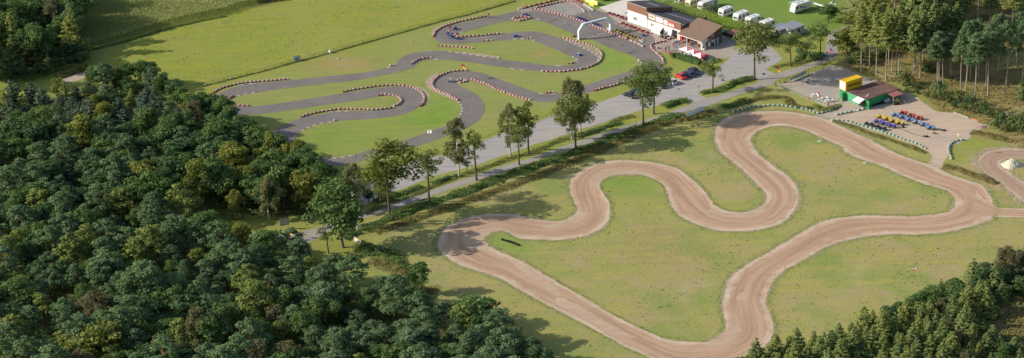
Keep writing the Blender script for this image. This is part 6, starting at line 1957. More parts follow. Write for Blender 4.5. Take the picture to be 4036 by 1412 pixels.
t = thing('oil_drum', 'mossy drum standing on the bench under the porch', 'drum', rel(t, 0, .1, .86)); mb = MB(); mb.lathe([(.001, 0), (.3, .0), (.3, .3), (.31, .32), (.3, .34), (.3, .65), (.001, .65)], 12); mb.build('barrel', paint('moss drum', (.2, .2, .06), .8), t); mb = MB(); mb.lathe([(.06, .65), (.06, .7), (.001, .7)], 8, (.15, 0, 0)); mb.build('bung', M_BLACK, t)

# white tables, chairs, closed parasol, red bottles on the yard terrace
for a, lab in (('T13 1325,520', 'white round table beside the closed red parasol, uphill one'), ('T13 1555,605', 'white round table in the middle of the yard terrace'), ('T13 1700,660', 'white round table nearest the green containers')):
    p = W1(a); TBL.put((p.x, p.y, .02), 0, lab, scale=(1, 1, 1))
for a, rz, lab in (('T13 1275,560', 2.4, 'white garden chair left of the uphill table'), ('T13 1385,520', -1.2, 'white garden chair behind the uphill table'), ('T13 1650,600', -1.0, 'white garden chair behind the middle table'), ('T13 1640,670', 2.2, 'white garden chair between the middle and the last table'), ('T13 1780,650', -1.3, 'white garden chair at the container side of the last table')):
    p = W1(a); CHW.put((p.x, p.y, .02), rz, lab)
t = thing('closed_parasol', 'closed red and white parasol among the white tables of the yard', 'parasol', W1('T13 1460,590'))
mb = MB(); mb.tube([(0, 0, 0), (0, 0, 2.5)], .035, 6); mb.box((0, 0, .05), (.5, .5, .1)); mb.build('pole', M_WHITE, t)
mb = MB(); mb.lathe([(.26, .55), (.33, .75), (.30, 1.3), (.20, 1.9), (.06, 2.45), (.001, 2.5)], 10); mb.build('cloth', M_PARR, t)
mb = MB(); mb.lathe([(.345, .9), (.32, 1.3), (.26, 1.6)], 6, (-.03, -.03, 0)); mb.build('white_fold', M_PARW, t)
for a, lab in (('T13 1222,590', 'orange red gas bottle at the fence beside the uphill table'), ('T13 1690,765', 'orange red gas bottle at the fence corner by the tyre wall')):
    t = thing('gas_bottle', lab, 'gas bottle', W1(a)); mb = MB(); mb.lathe([(.001, .0), (.18, .02), (.2, .1), (.2, .8), (.15, .93), (.05, .98), (.001, .98)], 12); mb.build('bottle', paint('orange red', (.66, .12, .04), .5), t)
    mb = MB(); mb.lathe([(.09, .95), (.1, 1.08), (.001, 1.1)], 8); mb.build('cap', M_GREY, t)
railing('pale green tube fence with wire mesh along the yard terrace', 'T13 400,270 600,345 900,465 1220,600 1530,715 1690,775', M_FENCE, 1.05, 2.3, (1.0, .03), 'mesh_fence', 'fence', .08, M_STEEL)
railing('dark green mesh fence from the gas bottle to the container door', 'T13 1690,775 1870,720 T7 150,700 300,650', M_DKFENCE, 1.0, 1.8, (1.0,), 'mesh_fence', 'fence', .08, M_STEEL)
railing('dark green mesh fence between lane and gravel yard', 'F 1150,900 1325,820 1500,755 1590,740 1740,690', M_DKFENCE, 1.4, 2.5, (1.0,), 'mesh_fence', 'fence', .07, M_DKFENCE)
railing('thin wire fence between the kart track lawn and the car park', 'N 640,362 760,287 950,242 1100,197 1300,117 1500,52 L 1190,496 1480,415', M_DKFENCE, .9, 5.0, (1.0, .5), 'wire_fence', 'fence', .06)
railing('wire fence with slim posts along the meadow ditch', 'K -60,296 0,282 150,243 450,168 720,92 950,32 C 430,250 700,185 1100,70 1300,10', M_DKFENCE, 1.0, 5.4, (1.0, .55), 'wire_fence', 'fence', .07)
railing('wooden rail fence of the camping field beside the lane', 'F 1390,300 1480,270 1560,240 1640,215 1710,190', M_WOOD, 1.1, 2.6, (1.0, .55), 'rail_fence', 'fence', .14)
railing('short garden fence before the dark bush tree', 'F 880,495 960,520', M_DWOOD, .9, 1.2, (1.0, .5), 'timber_fence', 'fence', .1)
railing('tall gate frame of the gravel yard', 'T13 465,235 540,300', M_DKFENCE, 1.5, 1.0, (1.0, .5), 'gate', 'gate', .08)
for a, h, lab in (('T13 365,265', 1.3, 'small conifer in a pot by the yard flag pole'), ('T13 640,165', 1.3, 'yellow green pot plant at the dark gate posts')):
    t = thing('potted_conifer', lab, 'plant', W1(a)); mb = MB(); mb.lathe([(.001, 0), (.2, 0), (.26, .35), (.22, .36), (.001, .33)], 10); mb.build('pot', paint('terracotta', (.35, .2, .13), .8), t)
    cl = [(0, 0, .5 + k * .22, .3 - k * .055, .2, .5) for k in range(5)]; link('foliage', leaf_mesh('foliage', *clumps(cl, 420, .06, 3), L_SHRUB), t)
for a, lab in (('T13 595,165', 'dark tyre lying beside the yellow green pot plant'), ('F 857,812', 'black tyre lying in the gravel east of the largest oak'), ('F 732,838', 'black tyre lying at the foot of the largest isolated oak'), ('F 411,880', 'black tyre lying in the gravel by the slender island oak'), ('T13 1185,185', 'dark grey plate lying on the gravel yard')):
    t = thing('loose_tyre', lab, 'tyre', W1(a, .02)); mb = MB(); mb.lathe([(.20, 0), (.36, .03), (.38, .12), (.36, .22), (.20, .25), (.19, .12)], 14, close=True); mb.build('tread', M_RUBBER, t); mb = MB(); mb.lathe([(.19, .05), (.001, .05)], 10); mb.build('hollow', M_HOLE, t)

# ------------------------------------------------------------------ quads
def make_quad(body, seat=M_BLACK, top=None):
    def mk():
        t = thing('quad_bike', None, 'quad bike')
        mb = MB(); mb.box((0, -.02, .40), (.34, 1.25, .22), top=(.8, .9)); mb.box((0, .12, .62), (.30, .80, .10), top=(.8, .9)); mb.build('seat', seat, t)
        mb = MB(); mb.box((0, -.46, .62), (.44, .46, .24), top=(.55, .6)); mb.build('tank_cover', body, t)
        for s in (-1, 1):
            mb = MB(); mb.box((s * .42, -.58, .66), (.44, .62, .07), top=(.85, .8)); mb.box((s * .46, -.92, .58), (.36, .12, .14)); mb.build('front_mudguard', body, t)
            mb = MB(); mb.box((s * .43, .58, .68), (.46, .60, .07), top=(.85, .8)); mb.box((s * .47, .90, .60), (.38, .10, .14)); mb.build('rear_mudguard', body, t)
        mb = MB(); mb.box((0, -.84, .66), (.5, .24, .14), top=(.7, .7)); mb.build('front_rack', top or body, t)
        mb = MB(); mb.box((0, .78, .72), (.60, .34, .06)); mb.build('rear_rack', body, t)
        mb = MB(); mb.tube([(-.36, -.30, .92), (-.14, -.42, .90), (.14, -.42, .90), (.36, -.30, .92)], .022, 5); mb.tube([(0, -.42, .9), (0, -.55, .6)], .03, 5); mb.build('handlebar', M_DARKSTEEL, t)
        mb = MB(); mb.tube([(-.42, -1.02, .30), (-.3, -1.10, .45), (.3, -1.10, .45), (.42, -1.02, .30)], .03, 5); mb.build('bumper', M_DARKSTEEL, t)
        mb = MB(); mb.tube([(-.45, .95, .32), (.45, .95, .32)], .035, 5); mb.box((0, .6, .3), (.8, .1, .1)); mb.box((0, -.6, .3), (.8, .1, .1)); mb.build('axle', M_DARKSTEEL, t)
        for x, y in ((-.47, -.62), (.47, -.62), (-.47, .62), (.47, .62)):
            q = MB(); q.lathe([(.14, -.12), (.26, -.13), (.29, -.06), (.29, .06), (.26, .13), (.14, .12)], 12, (0, 0, 0), 0, 'x'); o = q.build('wheel', M_RUBBER, t, (x, y, .29))
            q = MB(); q.lathe([(.001, -.10), (.15, -.11), (.15, .11), (.001, .10)], 8, (0, 0, 0), 0, 'x'); q.build('rim', M_STEEL, o)
        return t
    return Series(mk)


QR, QL, QW, QY, QB, QK = make_quad(paint('signal red', (.72, .09, .05), .4), top=M_WHITE), make_quad(M_LBLUE, top=M_WHITE), make_quad(M_PALE, top=M_LBLUE), make_quad(M_YELLOW), make_quad(paint('violet quad blue', (.13, .11, .58), .4)), make_quad(M_BLACK, M_DARKSTEEL)
QD = math.radians(-28) + PI / 2 + PI
for ser, lst, lab, grp in ((QR, ('790,172', '965,232', '1140,290'), 'red quad bike with a white front in the upper row', 'red quad bikes in the yard'),
                      (QL, ('622,220', '785,275', '940,333', '1255,440', '1400,510'), 'light blue quad bike in the longest row', 'light blue quad bikes in the yard'), (QW, ('1090,385',), 'pale grey blue quad bike between the light blue ones', None),
                      (QY, ('292,268', '437,312', '577,362', '712,405'), 'yellow quad bike in the middle of the yard', 'yellow quad bikes in the yard'), (QB, ('225,370', '375,415', '530,465'), 'violet blue quad bike beside the yellow row', 'violet blue quad bikes in the yard'),
                      (QK, ('20,430', '165,478', '320,525'), 'black quad bike next to the green and white tyre wall', 'black quad bikes in the yard')):
    for a in lst: put(ser, 'T8 ' + a, QD + random.uniform(-.08, .08), lab, grp, .02, (1.12, 1.12, 1.15))
for a, tail, lab in (('T8 1310,675', 'T8 700,480 1000,610 1230,672', 'black drag tyre with a long belt behind it below the yellow quads'), ('T8 1695,540', 'T8 1500,500 1620,520', 'black drag tyre with a short belt behind the light blue row')):
    t = thing('drag_tyre', lab, 'tyre', W1(a, .02))
    mb = MB(); mb.lathe([(.22, 0), (.42, .03), (.46, .16), (.42, .3), (.22, .33), (.21, .16)], 14, close=True); mb.lathe([(.2, .1), (.34, .1), (.36, .2), (.2, .25)], 12, (-.7, .3, 0), close=True); mb.build('tread', M_RUBBER, t)
    mb = MB(); mb.tube([p - t.location + Vector((0, 0, .05)) for p in WS(tail)] + [Vector((0, 0, .1))], .07, 5); mb.build('belt', M_RUBBER, t)
for a, lab in (('T8 1475,605', 'black tyre with a yellow helmet on it below the light blue quads'), ('T8 785,468', 'small black tyre beside the last yellow quad')):
    t = thing('loose_tyre', lab, 'tyre', W1(a, .02)); mb = MB(); mb.lathe([(.20, 0), (.36, .03), (.38, .2), (.36, .38), (.20, .42), (.19, .2)], 14, close=True); mb.build('tread', M_RUBBER, t); mb = MB(); mb.lathe([(.19, .2), (.001, .2)], 10); mb.build('hollow', M_HOLE, t)
t = thing('helmet', 'yellow helmet lying on the black tyre below the light blue quads', 'helmet', W1('T8 1480,600', .44)); mb = MB(); mb.lathe([(.14, 0), (.17, .1), (.14, .22), (.001, .28)], 10); mb.build('shell', M_YELLOW, t); mb = MB(); mb.box((0, -.15, .1), (.18, .06, .08)); mb.build('visor', M_GLASS, t)

# ------------------------------------------------------------------ cars
def prof_loft(prof, w_, inset=.06, n_in=.94):
    cx = sum(p[0] for p in prof) / len(prof); cz = sum(p[1] for p in prof) / len(prof)
    rings = []
    for y, k in ((-w_ / 2, n_in), (-w_ / 2 + inset, 1), (w_ / 2 - inset, 1), (w_ / 2, n_in)):
        rings.append([(cx + (p[0] - cx) * k, y, cz + (p[1] - cz) * k) for p in prof])
    return rings


def make_car(paint_, estate=True, L=4.5, roofmat=None):
    def mk():
        t = thing('parked_car', None, 'car')
        h = L / 2
        body = [(-h, .30), (-h + .05, .62), (-h + .35, .78), (-.75, .93), (h - .1 if estate else 1.25, .98), (h - .02, .90), (h, .34), (h - .2, .24), (-h + .2, .22)]
        mb = MB(); mb.loft(prof_loft(body, 1.74, .14)); mb.build('body', paint_, t)
        rear = h - .12 if estate else 1.45
        cab = [(-1.05, .90), (-.35, 1.40), (.5, 1.46), (rear - .5 if estate else .95, 1.43), (rear, .94)]
        mb = MB()
        rings = [[(p[0], y * (1.0 if p[1] < 1 else .84), p[1]) for p in cab] for y in (-.80, .80)]
        mb.loft(rings, smooth=False); c = mb.build('cabin', M_GLASS, t)
        mb = MB(); mb.loft([[(-.42, y * 1.0, 1.405), (.5, y * 1.03, 1.475), (rear - .48 if estate else .97, y, 1.445), (rear - .52 if estate else .93, y, 1.38), (-.36, y, 1.36)] for y in (-.68, .68)], smooth=False); mb.build('roof', roofmat or paint_, t)
        for x0, x1 in ((.18, .26), (rear - .62 if estate else .85, rear - .46 if estate else 1.0)):
            for s in (-1, 1):
                q = MB(); q.hexa([(x0, s * .80, .95), (x1, s * .80, .95), (x1, s * .83, .95), (x0, s * .83, .95), (x0, s * .68, 1.41), (x1, s * .68, 1.41), (x1, s * .70, 1.41), (x0, s * .70, 1.41)]); q.build('pillar', paint_, t)
        for s in (-1, 1):
            q = MB(); q.box((-h + .10, s * .58, .62), (.14, .34, .13)); q.build('headlight', M_PALE, t)
            q = MB(); q.box((h - .03, s * .68, .72), (.10, .22, .24)); q.build('tail_light', M_RED, t)
            q = MB(); q.box((-.72, s * .94, .98), (.12, .2, .13)); q.build('mirror', paint_, t)
        q = MB(); q.box((h + .0, 0, .52), (.03, .5, .12)); q.build('number_plate', M_WHITE, t)
        q = MB(); q.box((-h + .01, 0, .45), (.06, .5, .12)); q.build('number_plate', M_WHITE, t)
        for x in (-h + .85, h - .85):
            for s in (-1, 1):
                q = MB(); q.lathe([(.18, -.1), (.31, -.1), (.32, 0), (.31, .1), (.18, .1)], 14, (0, 0, 0), 0, 'y'); o = q.build('wheel', M_RUBBER, t, (x, s * .80, .32))
                q = MB(); q.lathe([(.001, -.08), (.2, -.1), (.2, .1), (.001, .08)], 10, (0, 0, 0), 0, 'y'); q.build('rim', M_STEEL, o)
        return t
    return Series(mk)


P_RED, P_DARK, P_NAVY, P_SILVER, P_BLACKG = [paint(n, c, .22, .04, 1, spec=.6) for n, c in (('car red', (.62, .04, .035)), ('car dark blue', (.03, .04, .075)), ('car navy', (.025, .032, .06)), ('car silver', (.66, .66, .66)), ('car black', (.02, .025, .03)))]
def park(ser, nose, tail, label):
    a, b = W1(nose), W1(tail)
    d = b - a
    m = (a + b) / 2
    ser.put((m.x, m.y, .03), math.atan2(d.y, d.x), label)
park(make_car(P_RED, False, 4.4), 'T6 680,440', 'T6 905,560', 'red hatchback parked with its rear to the gravel beside the dark estate')
park(make_car(P_DARK, True, 4.6), 'T6 850,400', 'T6 1085,490', 'dark blue estate car with a silver roof rail between two parked cars')
park(make_car(P_NAVY, False, 4.6), 'T6 1260,420', 'T6 1030,320', 'dark blue saloon parked nose out next to the timber fence')
park(make_car(P_SILVER, True, 4.5), 'T6 420,590', 'T6 640,680', 'silver estate car beside the dense avenue oak')
park(make_car(P_BLACKG, True, 4.5), 'T6 150,680', 'T6 375,770', 'black car with lit tail light behind the dense avenue oak')
park(make_car(P_BLACKG, False, 4.6), 'T11 130,760', 'T11 350,835', 'black saloon half hidden under the dense avenue oak, farthest along the car park')
park(make_car(P_NAVY, True, 4.6), 'T11 300,690', 'T11 520,750', 'dark car hidden under the dense avenue oak behind the black saloon')
park(make_car(P_NAVY, False, 4.4), 'T3 1620,870', 'T3 1820,930', 'navy car parked behind the brown roofed kiosk by the maize')
mb = MB(); p = W1('F 530,420')
t = thing('carport', 'low red brown shed roof behind the kiosk by the navy car', 'shed', p, HA)
mb.hexa([(-1.5, -1.5, 1.7), (2.5, -1.5, 1.7), (2.5, 1.5, 2.0), (-1.5, 1.5, 2.0), (-1.5, -1.5, 1.8), (2.5, -1.5, 1.8), (2.5, 1.5, 2.1), (-1.5, 1.5, 2.1)]); mb.build('roof', M_TIN, t)
for x in (-1.3, 2.3):
    for y in (-1.3, 1.3):
        q = MB(); q.box((x, y, .85), (.1, .1, 1.7)); q.build('post', M_DWOOD, t)

# ------------------------------------------------------------------ caravans, motorhome, light aircraft
P_CWH, P_CCR = paint('caravan white', (.74, .73, .69), .45, .12, 1.2), paint('caravan cream', (.70, .62, .44), .5, .15, 1.2)
def make_caravan(shell, L=4.9, wn=2, door=True, band=None):
    def mk():
        t = thing('caravan', None, 'caravan')
        pr = [(-L / 2, .50), (-L / 2 - .05, 1.2), (-L / 2 + .20, 2.35), (-L / 2 + .5, 2.6), (L / 2 - .4, 2.6), (L / 2 - .08, 2.42), (L / 2, 1.2), (L / 2 - .05, .45), (-.6, .38)]
        mb = MB(); mb.loft(prof_loft(pr, 2.15, .06, .985), smooth=False); mb.build('shell', shell, t)
        q = MB(); q.hexa([(-L / 2 - .08, -.75, 1.25), (-L / 2 + .1, -.75, 1.25), (-L / 2 + .1, .75, 1.25), (-L / 2 - .08, .75, 1.25), (-L / 2 + .15, -.72, 2.0), (-L / 2 + .3, -.72, 2.0), (-L / 2 + .3, .72, 2.0), (-L / 2 + .15, .72, 2.0)]); q.build('front_window', M_GLASS, t)
        for s in (-1, 1):
            for k in range(wn):
                x = -L / 2 + .9 + k * (L - 1.9) / max(wn - 1, 1)
                q = MB(); q.box((x, s * 1.075, 1.62), (.85, .05, .62)); q.build('side_window', M_GLASS, t)
        if door:
            q = MB(); q.box((.25, -1.08, 1.35), (.62, .04, 1.65)); q.build('door', shell, t)
        if band:
            q = MB(); q.box((0, -1.085, 1.0), (L - .5, .03, .16)); q.build('stripe', band, t)
        q = MB(); q.box((.3, 0, 2.64), (.6, .5, .1)); q.build('roof_hatch', M_STEEL, t)
        q = MB(); q.tube([(-L / 2 + .2, -.5, .45), (-L / 2 - 1.1, 0, .45)], .05, 5); q.tube([(-L / 2 + .2, .5, .45), (-L / 2 - 1.1, 0, .45)], .05, 5); q.build('tow_bar', M_DARKSTEEL, t)
        for s in (-1, 1):
            q = MB(); q.lathe([(.16, -.1), (.31, -.1), (.31, .1), (.16, .1)], 12, (0, 0, 0), 0, 'y'); o = q.build('wheel', M_RUBBER, t, (.15, s * .95, .31))
            q = MB(); q.lathe([(.001, -.08), (.17, -.1), (.17, .1), (.001, .08)], 8, (0, 0, 0), 0, 'y'); q.build('rim', M_STEEL, o)
        return t
    return Series(mk)


CARA = math.radians(42)
def caravan(ser, s, L, label, rz=CARA):
    """S: where front and near side meet on the grass"""
    p = W1(s); a = Vector((math.cos(rz), math.sin(rz), 0)); b = Vector((-a.y, a.x, 0))
    c = p + a * (L / 2) + b * 1.07
    return ser.put((c.x, c.y, 0), rz, label)


caravan(make_caravan(P_CWH, 5.2, 3, band=M_BLUE), 'T3 1985,590', 5.2, 'white caravan with a roof hatch in the middle of the row')
caravan(make_caravan(P_CWH, 4.7, 3), 'T3 1610,470', 4.7, 'off white caravan with four dark windows behind the satellite dish')
caravan(make_caravan(P_CWH, 6.8, 2, False, M_BLUE), 'T3 1085,300', 6.8, 'long white caravan half hidden by the grey willow bush')
caravan(make_caravan(P_CCR, 4.6, 3), 'T3 770,235', 4.6, 'cream coloured caravan near the end of the white hall')
caravan(make_caravan(P_CWH, 4.8, 2, True, M_RED), 'T3 495,150', 4.8, 'white caravan with a red mark beside the cream one')
caravan(make_caravan(P_CWH, 4.6, 2), 'T3 160,75', 4.6, 'white caravan furthest up the row, just above the hall roof')
caravan(make_caravan(P_CWH, 5.0, 2), 'T3 2290,690', 5.0, 'white caravan with an orange curtain behind the largest oak')
caravan(make_caravan(P_CWH, 5.0, 2), 'T4 330,800', 5.0, 'white caravan with a blue tinted roof below the largest oak crown')
caravan(make_caravan(P_CCR, 4.2, 2), 'T4 610,960', 4.2, 'small cream caravan with a grey awning roof beside the shed')
caravan(make_caravan(P_CWH, 5.5, 3, False), 'T15 1310,60', 5.5, 'white caravan peeping over the ridge of the hall roof', math.radians(-3))
caravan(make_caravan(P_CWH, 4.0, 2), 'T15 545,42', 4.0, 'small white trailer on the grass above the yellow banner', math.radians(15))
t = thing('satellite_dish', 'white satellite dish on a pole behind the off white caravan', 'dish', W1('T3 1620,330')); mb = MB(); mb.tube([(0, 0, 0), (0, 0, 1.6)], .03, 5); mb.build('pole', M_STEEL, t); mb = MB(); mb.lathe([(.001, .1), (.25, .05), (.4, -.05), (.41, -.04), (.25, .07)], 12, (0, -.08, 1.7), 0, 'y'); mb.build('reflector', M_WHITE, t)
t = thing('garden_shed', 'pale shed with a grey sheet roof at the end of the caravan row', 'shed', W1('T4 1000,960'), CARA)
mb = MB(); mb.hexa([(0, 0, 0), (6, 0, 0), (6, 4.2, 0), (0, 4.2, 0), (0, 0, 2.3), (6, 0, 2.3), (6, 4.2, 2.6), (0, 4.2, 2.6)]); mb.build('wall', paint('shed grey', (.52, .52, .50), .7), t)
mb = MB(); mb.hexa([(-.2, -.2, 2.32), (6.2, -.2, 2.32), (6.2, 4.4, 2.62), (-.2, 4.4, 2.62), (-.2, -.2, 2.42), (6.2, -.2, 2.42), (6.2, 4.4, 2.72), (-.2, 4.4, 2.72)]); mb.build('roof', M_ROOFGREY, t)
mb = MB(); mb.box((3.6, -.04, 1.3), (.9, .08, 1.2)); f = mb.build('window', M_GREY, t); mb = MB(); mb.box((3.6, -.09, 1.3), (.7, .03, 1.0)); mb.build('pane', M_GLASS, f)
t = thing('awning_roof', 'flat grey awning roof leaning on the small cream caravan', 'awning', W1('T4 760,900'), CARA)
mb = MB(); mb.hexa([(-2.2, -1.4, 2.35), (2.6, -1.4, 2.35), (2.6, 2.0, 2.75), (-2.2, 2.0, 2.75), (-2.2, -1.4, 2.42), (2.6, -1.4, 2.42), (2.6, 2.0, 2.82), (-2.2, 2.0, 2.82)]); mb.build('roof', M_ROOFGREY, t)
for x in (-2, 2.4):
    for y in (-1.2, 1.8):
        q = MB(); q.box((x, y, 1.2), (.08, .08, 2.4)); q.build('post', M_STEEL, t)

RZM = math.radians(36)
p = W1('T4 1105,372'); a = Vector((math.cos(RZM), math.sin(RZM), 0)); b = Vector((-a.y, a.x, 0)); LM = 6.4
c = p + a * LM / 2 + b * 1.1
t = thing('motorhome', 'white motorhome with a dark blue side mark parked alone on the camping field', 'motorhome', c, RZM)
pr = [(-LM / 2, .45), (-LM / 2 - .05, 1.05), (-LM / 2 + .25, 1.35), (-LM / 2 + .45, 2.45), (-LM / 2 + 1.1, 2.85), (LM / 2 - .2, 2.85), (LM / 2, 2.6), (LM / 2, .5), (0, .42)]
mb = MB(); mb.loft(prof_loft(pr, 2.25, .06, .985), smooth=False); mb.build('shell', P_CWH, t)
q = MB(); q.hexa([(-LM / 2 + .14, -.98, 1.38), (-LM / 2 + .3, -.98, 1.38), (-LM / 2 + .3, .98, 1.38), (-LM / 2 + .14, .98, 1.38), (-LM / 2 + .33, -.92, 2.3), (-LM / 2 + .5, -.92, 2.3), (-LM / 2 + .5, .92, 2.3), (-LM / 2 + .33, .92, 2.3)]); q.build('windscreen', paint('silver screen cover', (.75, .76, .78), .4), t)
q = MB(); q.box((-LM / 2 + .33, 0, 2.42), (.16, 2.0, .08)); q.build('green_trim', M_FENCE, t)
for x, w2, hh in ((-LM / 2 + 1.0, .75, .85), (-.6, 1.05, .5)):
    q = MB(); q.box((x, -1.125, 1.85), (w2, .04, hh)); q.build('side_window', M_GLASS, t)
q = MB(); q.add([(-.3, -1.14, 1.15), (1.3, -1.14, 1.2), (1.0, -1.14, 1.75)], [(0, 1, 2)]); q.build('side_mark', M_NAVY, t)
q = MB(); q.box((0, -1.12, .62), (LM - .4, .05, .14)); q.build('sill', M_ROOFGREY, t)
for x in (.1, 1.6):
    q = MB(); q.box((x - .8, 0, 2.9), (.7, .6, .12)); q.build('roof_hatch', M_GREY, t)
for x in (-LM / 2 + .9, LM / 2 - 1.5):
    for s in (-1, 1):
        q = MB(); q.lathe([(.18, -.1), (.34, -.1), (.34, .1), (.18, .1)], 12, (0, 0, 0), 0, 'y'); o = q.build('wheel', M_RUBBER, t, (x, s * .98, .34)); q = MB(); q.lathe([(.001, -.08), (.19, -.1), (.19, .1), (.001, .08)], 8, (0, 0, 0), 0, 'y'); q.build('rim', M_STEEL, o)
q = MB(); q.hexa([(-1.8, 1.12, 2.6), (1.6, 1.12, 2.6), (1.6, 3.3, 2.2), (-1.8, 3.3, 2.2), (-1.8, 1.12, 2.64), (1.6, 1.12, 2.64), (1.6, 3.3, 2.24), (-1.8, 3.3, 2.24)]); aw = q.build('side_awning', M_PALE, t)
for x in (-1.75, 1.55):
    q = MB(); q.tube([(x, 3.25, 2.2), (x, 3.25, 0)], .03, 5); q.build('awning_pole', M_CREAM, aw)

# light aircraft behind the motorhome
A, B = W(px('T4 1345,8')[0], 2.0), W(px('T4 1860,160')[0], 2.0)
p = W1('T4 1830,280')
d = (B - A); wa = math.atan2(d.y, d.x)
t = thing('light_aircraft', 'white high winged light aircraft parked behind the motorhome', 'aircraft', (B.x, B.y, 0), wa)
mb = MB(); ch = 1.35
for s, l in ((-1, d.length),):
    mb.loft([[(x, -.5 * ch, 2.05), (x, -.2 * ch, 2.18), (x, .2 * ch, 2.15), (x, .5 * ch, 2.03), (x, .2 * ch, 2.0), (x, -.2 * ch, 1.98)] for x in (-l, -l * .5, 0, 4.2)], smooth=True)
mb.build('wing', P_CWH, t)
mb = MB(); mb.loft([[(r * math.cos(k * PI / 5), y, 1.35 + z + r * 1.15 * math.sin(k * PI / 5)) for k in range(10)] for y, r, z in ((-1.7, .2, -.1), (-1.3, .42, 0), (-.3, .55, .1), (.7, .5, .15), (2.0, .25, .25), (4.2, .10, .4))]); mb.build('fuselage', P_CWH, t)
mb = MB(); mb.loft([[(r * math.cos(k * PI / 5), y, 1.75 + .3 * r * math.sin(k * PI / 5) + z) for k in range(10)] for y, r, z in ((-1.0, .3, -.1), (-.5, .5, .0), (.2, .52, .05), (.5, .4, .1))]); mb.build('canopy', M_GLASS, t)
mb = MB(); mb.loft([[(-.04, 3.4, 1.8), (.04, 3.4, 1.8), (.04, 4.4, 1.8), (-.04, 4.4, 1.8)], [(-.02, 4.0, 3.0), (.02, 4.0, 3.0), (.02, 4.5, 3.0), (-.02, 4.5, 3.0)]], smooth=False); mb.build('tail_fin', M_PALE, t)
mb = MB(); mb.box((0, 4.0, 1.85), (2.4, .7, .06)); mb.build('tailplane', P_CWH, t)
for s in (-1, 1):
    mb = MB(); mb.tube([(s * .45, -.1, 1.0), (s * 2.4, 0, 2.0)], .05, 5); mb.build('wing_strut', P_CWH, t)
    mb = MB(); mb.tube([(s * .4, .1, 1.0), (s * .8, .1, .2)], .04, 5); mb.lathe([(.001, -.06), (.2, -.06), (.2, .06), (.001, .06)], 10, (s * .8, .1, .2), 0, 'x'); mb.build('landing_wheel', M_BLACK, t)
mb = MB(); mb.lathe([(.001, -1.95), (.1, -1.85), (.14, -1.68)], 8, (0, 0, 1.25), 0, 'y'); mb.box((0, -1.8, 1.25), (.1, .03, 1.5)); mb.build('propeller', M_DARKSTEEL, t)

# ------------------------------------------------------------------ small things of the meadow and the dirt track
t = thing('water_barrel', 'white barrel standing at the meadow fence', 'barrel', W1('B 1548,540')); mb = MB(); mb.lathe([(.001, 0), (.4, 0), (.45, .3), (.42, .85), (.3, 1.0), (.001, 1.0)], 12); mb.build('drum', M_WHITE, t); mb = MB(); mb.lathe([(.12, 1.0), (.12, 1.08), (.001, 1.09)], 8); mb.build('lid', M_GREY, t)
t = thing('sack', 'pale sack leaning on the western end of the meadow fence', 'sack', W1('B 543,805')); mb = MB(); mb.lathe([(.001, 0), (.3, .02), (.34, .3), (.24, .75), (.1, .95), (.001, 1.0)], 9); mb.build('bag', paint('sack cloth', (.62, .50, .38), .9), t); mb = MB(); mb.lathe([(.11, .9), (.12, .95), (.1, 1.0)], 8); mb.build('tie', M_WOOD, t)
def heap(label, s, w_, h_, col, name='sand_heap', cat='heap', seed=1, rz=0.0, asp=1.0):
    r = random.Random(seed); mb = MB(); n, m = 22, 7
    vs = [(0, 0, h_)]
    for j in range(1, m + 1):
        for i in range(n):
            u = j / m; a = 2 * PI * i / n; rr = w_ / 2 * u * (1 + .12 * math.sin(3 * a + seed) + r.uniform(-.05, .05))
            vs.append((rr * math.cos(a), rr * math.sin(a) * asp, max(0, h_ * (1 - u ** 1.3) * r.uniform(.88, 1.1)) if j < m else -.02))
    fs = [(0, 1 + i, 1 + (i + 1) % n) for i in range(n)] + [(1 + (j - 1) * n + i, 1 + j * n + i, 1 + j * n + (i + 1) % n, 1 + (j - 1) * n + (i + 1) % n) for j in range(1, m) for i in range(n)]
    mb.add(vs, fs); o = mb.build(name, col, None, W1(s), rz); return tag(o, label, cat)
M_SANDH = paint('pale sand', (.62, .55, .42), .95, .2, 1.2)
heap('pale sand heap inside the bend of the small dirt track', 'T12 655,345', 6.2, 1.9, M_SANDH, asp=.8)
heap('bleached branch heap on the lawn below the meadow fence', 'B 1640,595', 1.6, .35, paint('bleached wood', (.58, .50, .36), .9), 'branch_heap', 'heap', 3, .3, .4)
heap('pale sand patch heap at the top of the infield', 'J 400,655', 2.0, .3, M_SANDH, 'sand_heap', 'heap', 4, .4, .5)
heap('pale sand patch heap beside the straight below the yard entrance', 'H 530,802', 2.2, .3, M_SANDH, 'sand_heap', 'heap', 5, .5, .5)
heap('pile of rubble bricks at the end of the quad yard', 'J 1420,345', 4.0, .5, paint('rubble brick', (.45, .30, .22), .9, .4, 4), 'rubble_heap', 'heap', 6, .2, .6)
heap('reddish twig heap on the edge of the plantation', 'R 1740,290', 3.0, 1.2, paint('rusty twigs', (.20, .075, .05), .9, .4, 4), 'twig_heap', 'heap', 7)
heap('brown brushwood heap in the clearing of the plantation', 'R 1690,640', 5.5, 1.3, paint('brushwood', (.24, .16, .10), .95, .5, 5), 'brushwood_heap', 'heap', 8, .8, .5)
heap('second brushwood heap lower in the clearing', 'R 1690,720', 4.0, .9, paint('brushwood', (.24, .16, .10), .95, .5, 5), 'brushwood_heap', 'heap', 9, .4, .6)
for s, e, lab, m_ in (('J 1180,215', 'J 1310,265', 'pale log lying at the scrub edge of the quad yard', M_CONC), ('J 1345,272', 'J 1390,290', 'orange pipe lying at the scrub edge of the quad yard', M_ORANGE)):
    A, B = W1(s), W1(e); o = MB().tube([(0, 0, .15), B - A + Vector((0, 0, .15))], .16, 7).build('log' if 'log' in lab else 'pipe', m_, None, A); tag(o, lab, 'log' if 'log' in lab else 'pipe')
t = thing('hooped_frame', 'grey hooped frame half buried in the scrub beside the quad yard', 'frame', W1('J 1650,245'))
mb = MB()
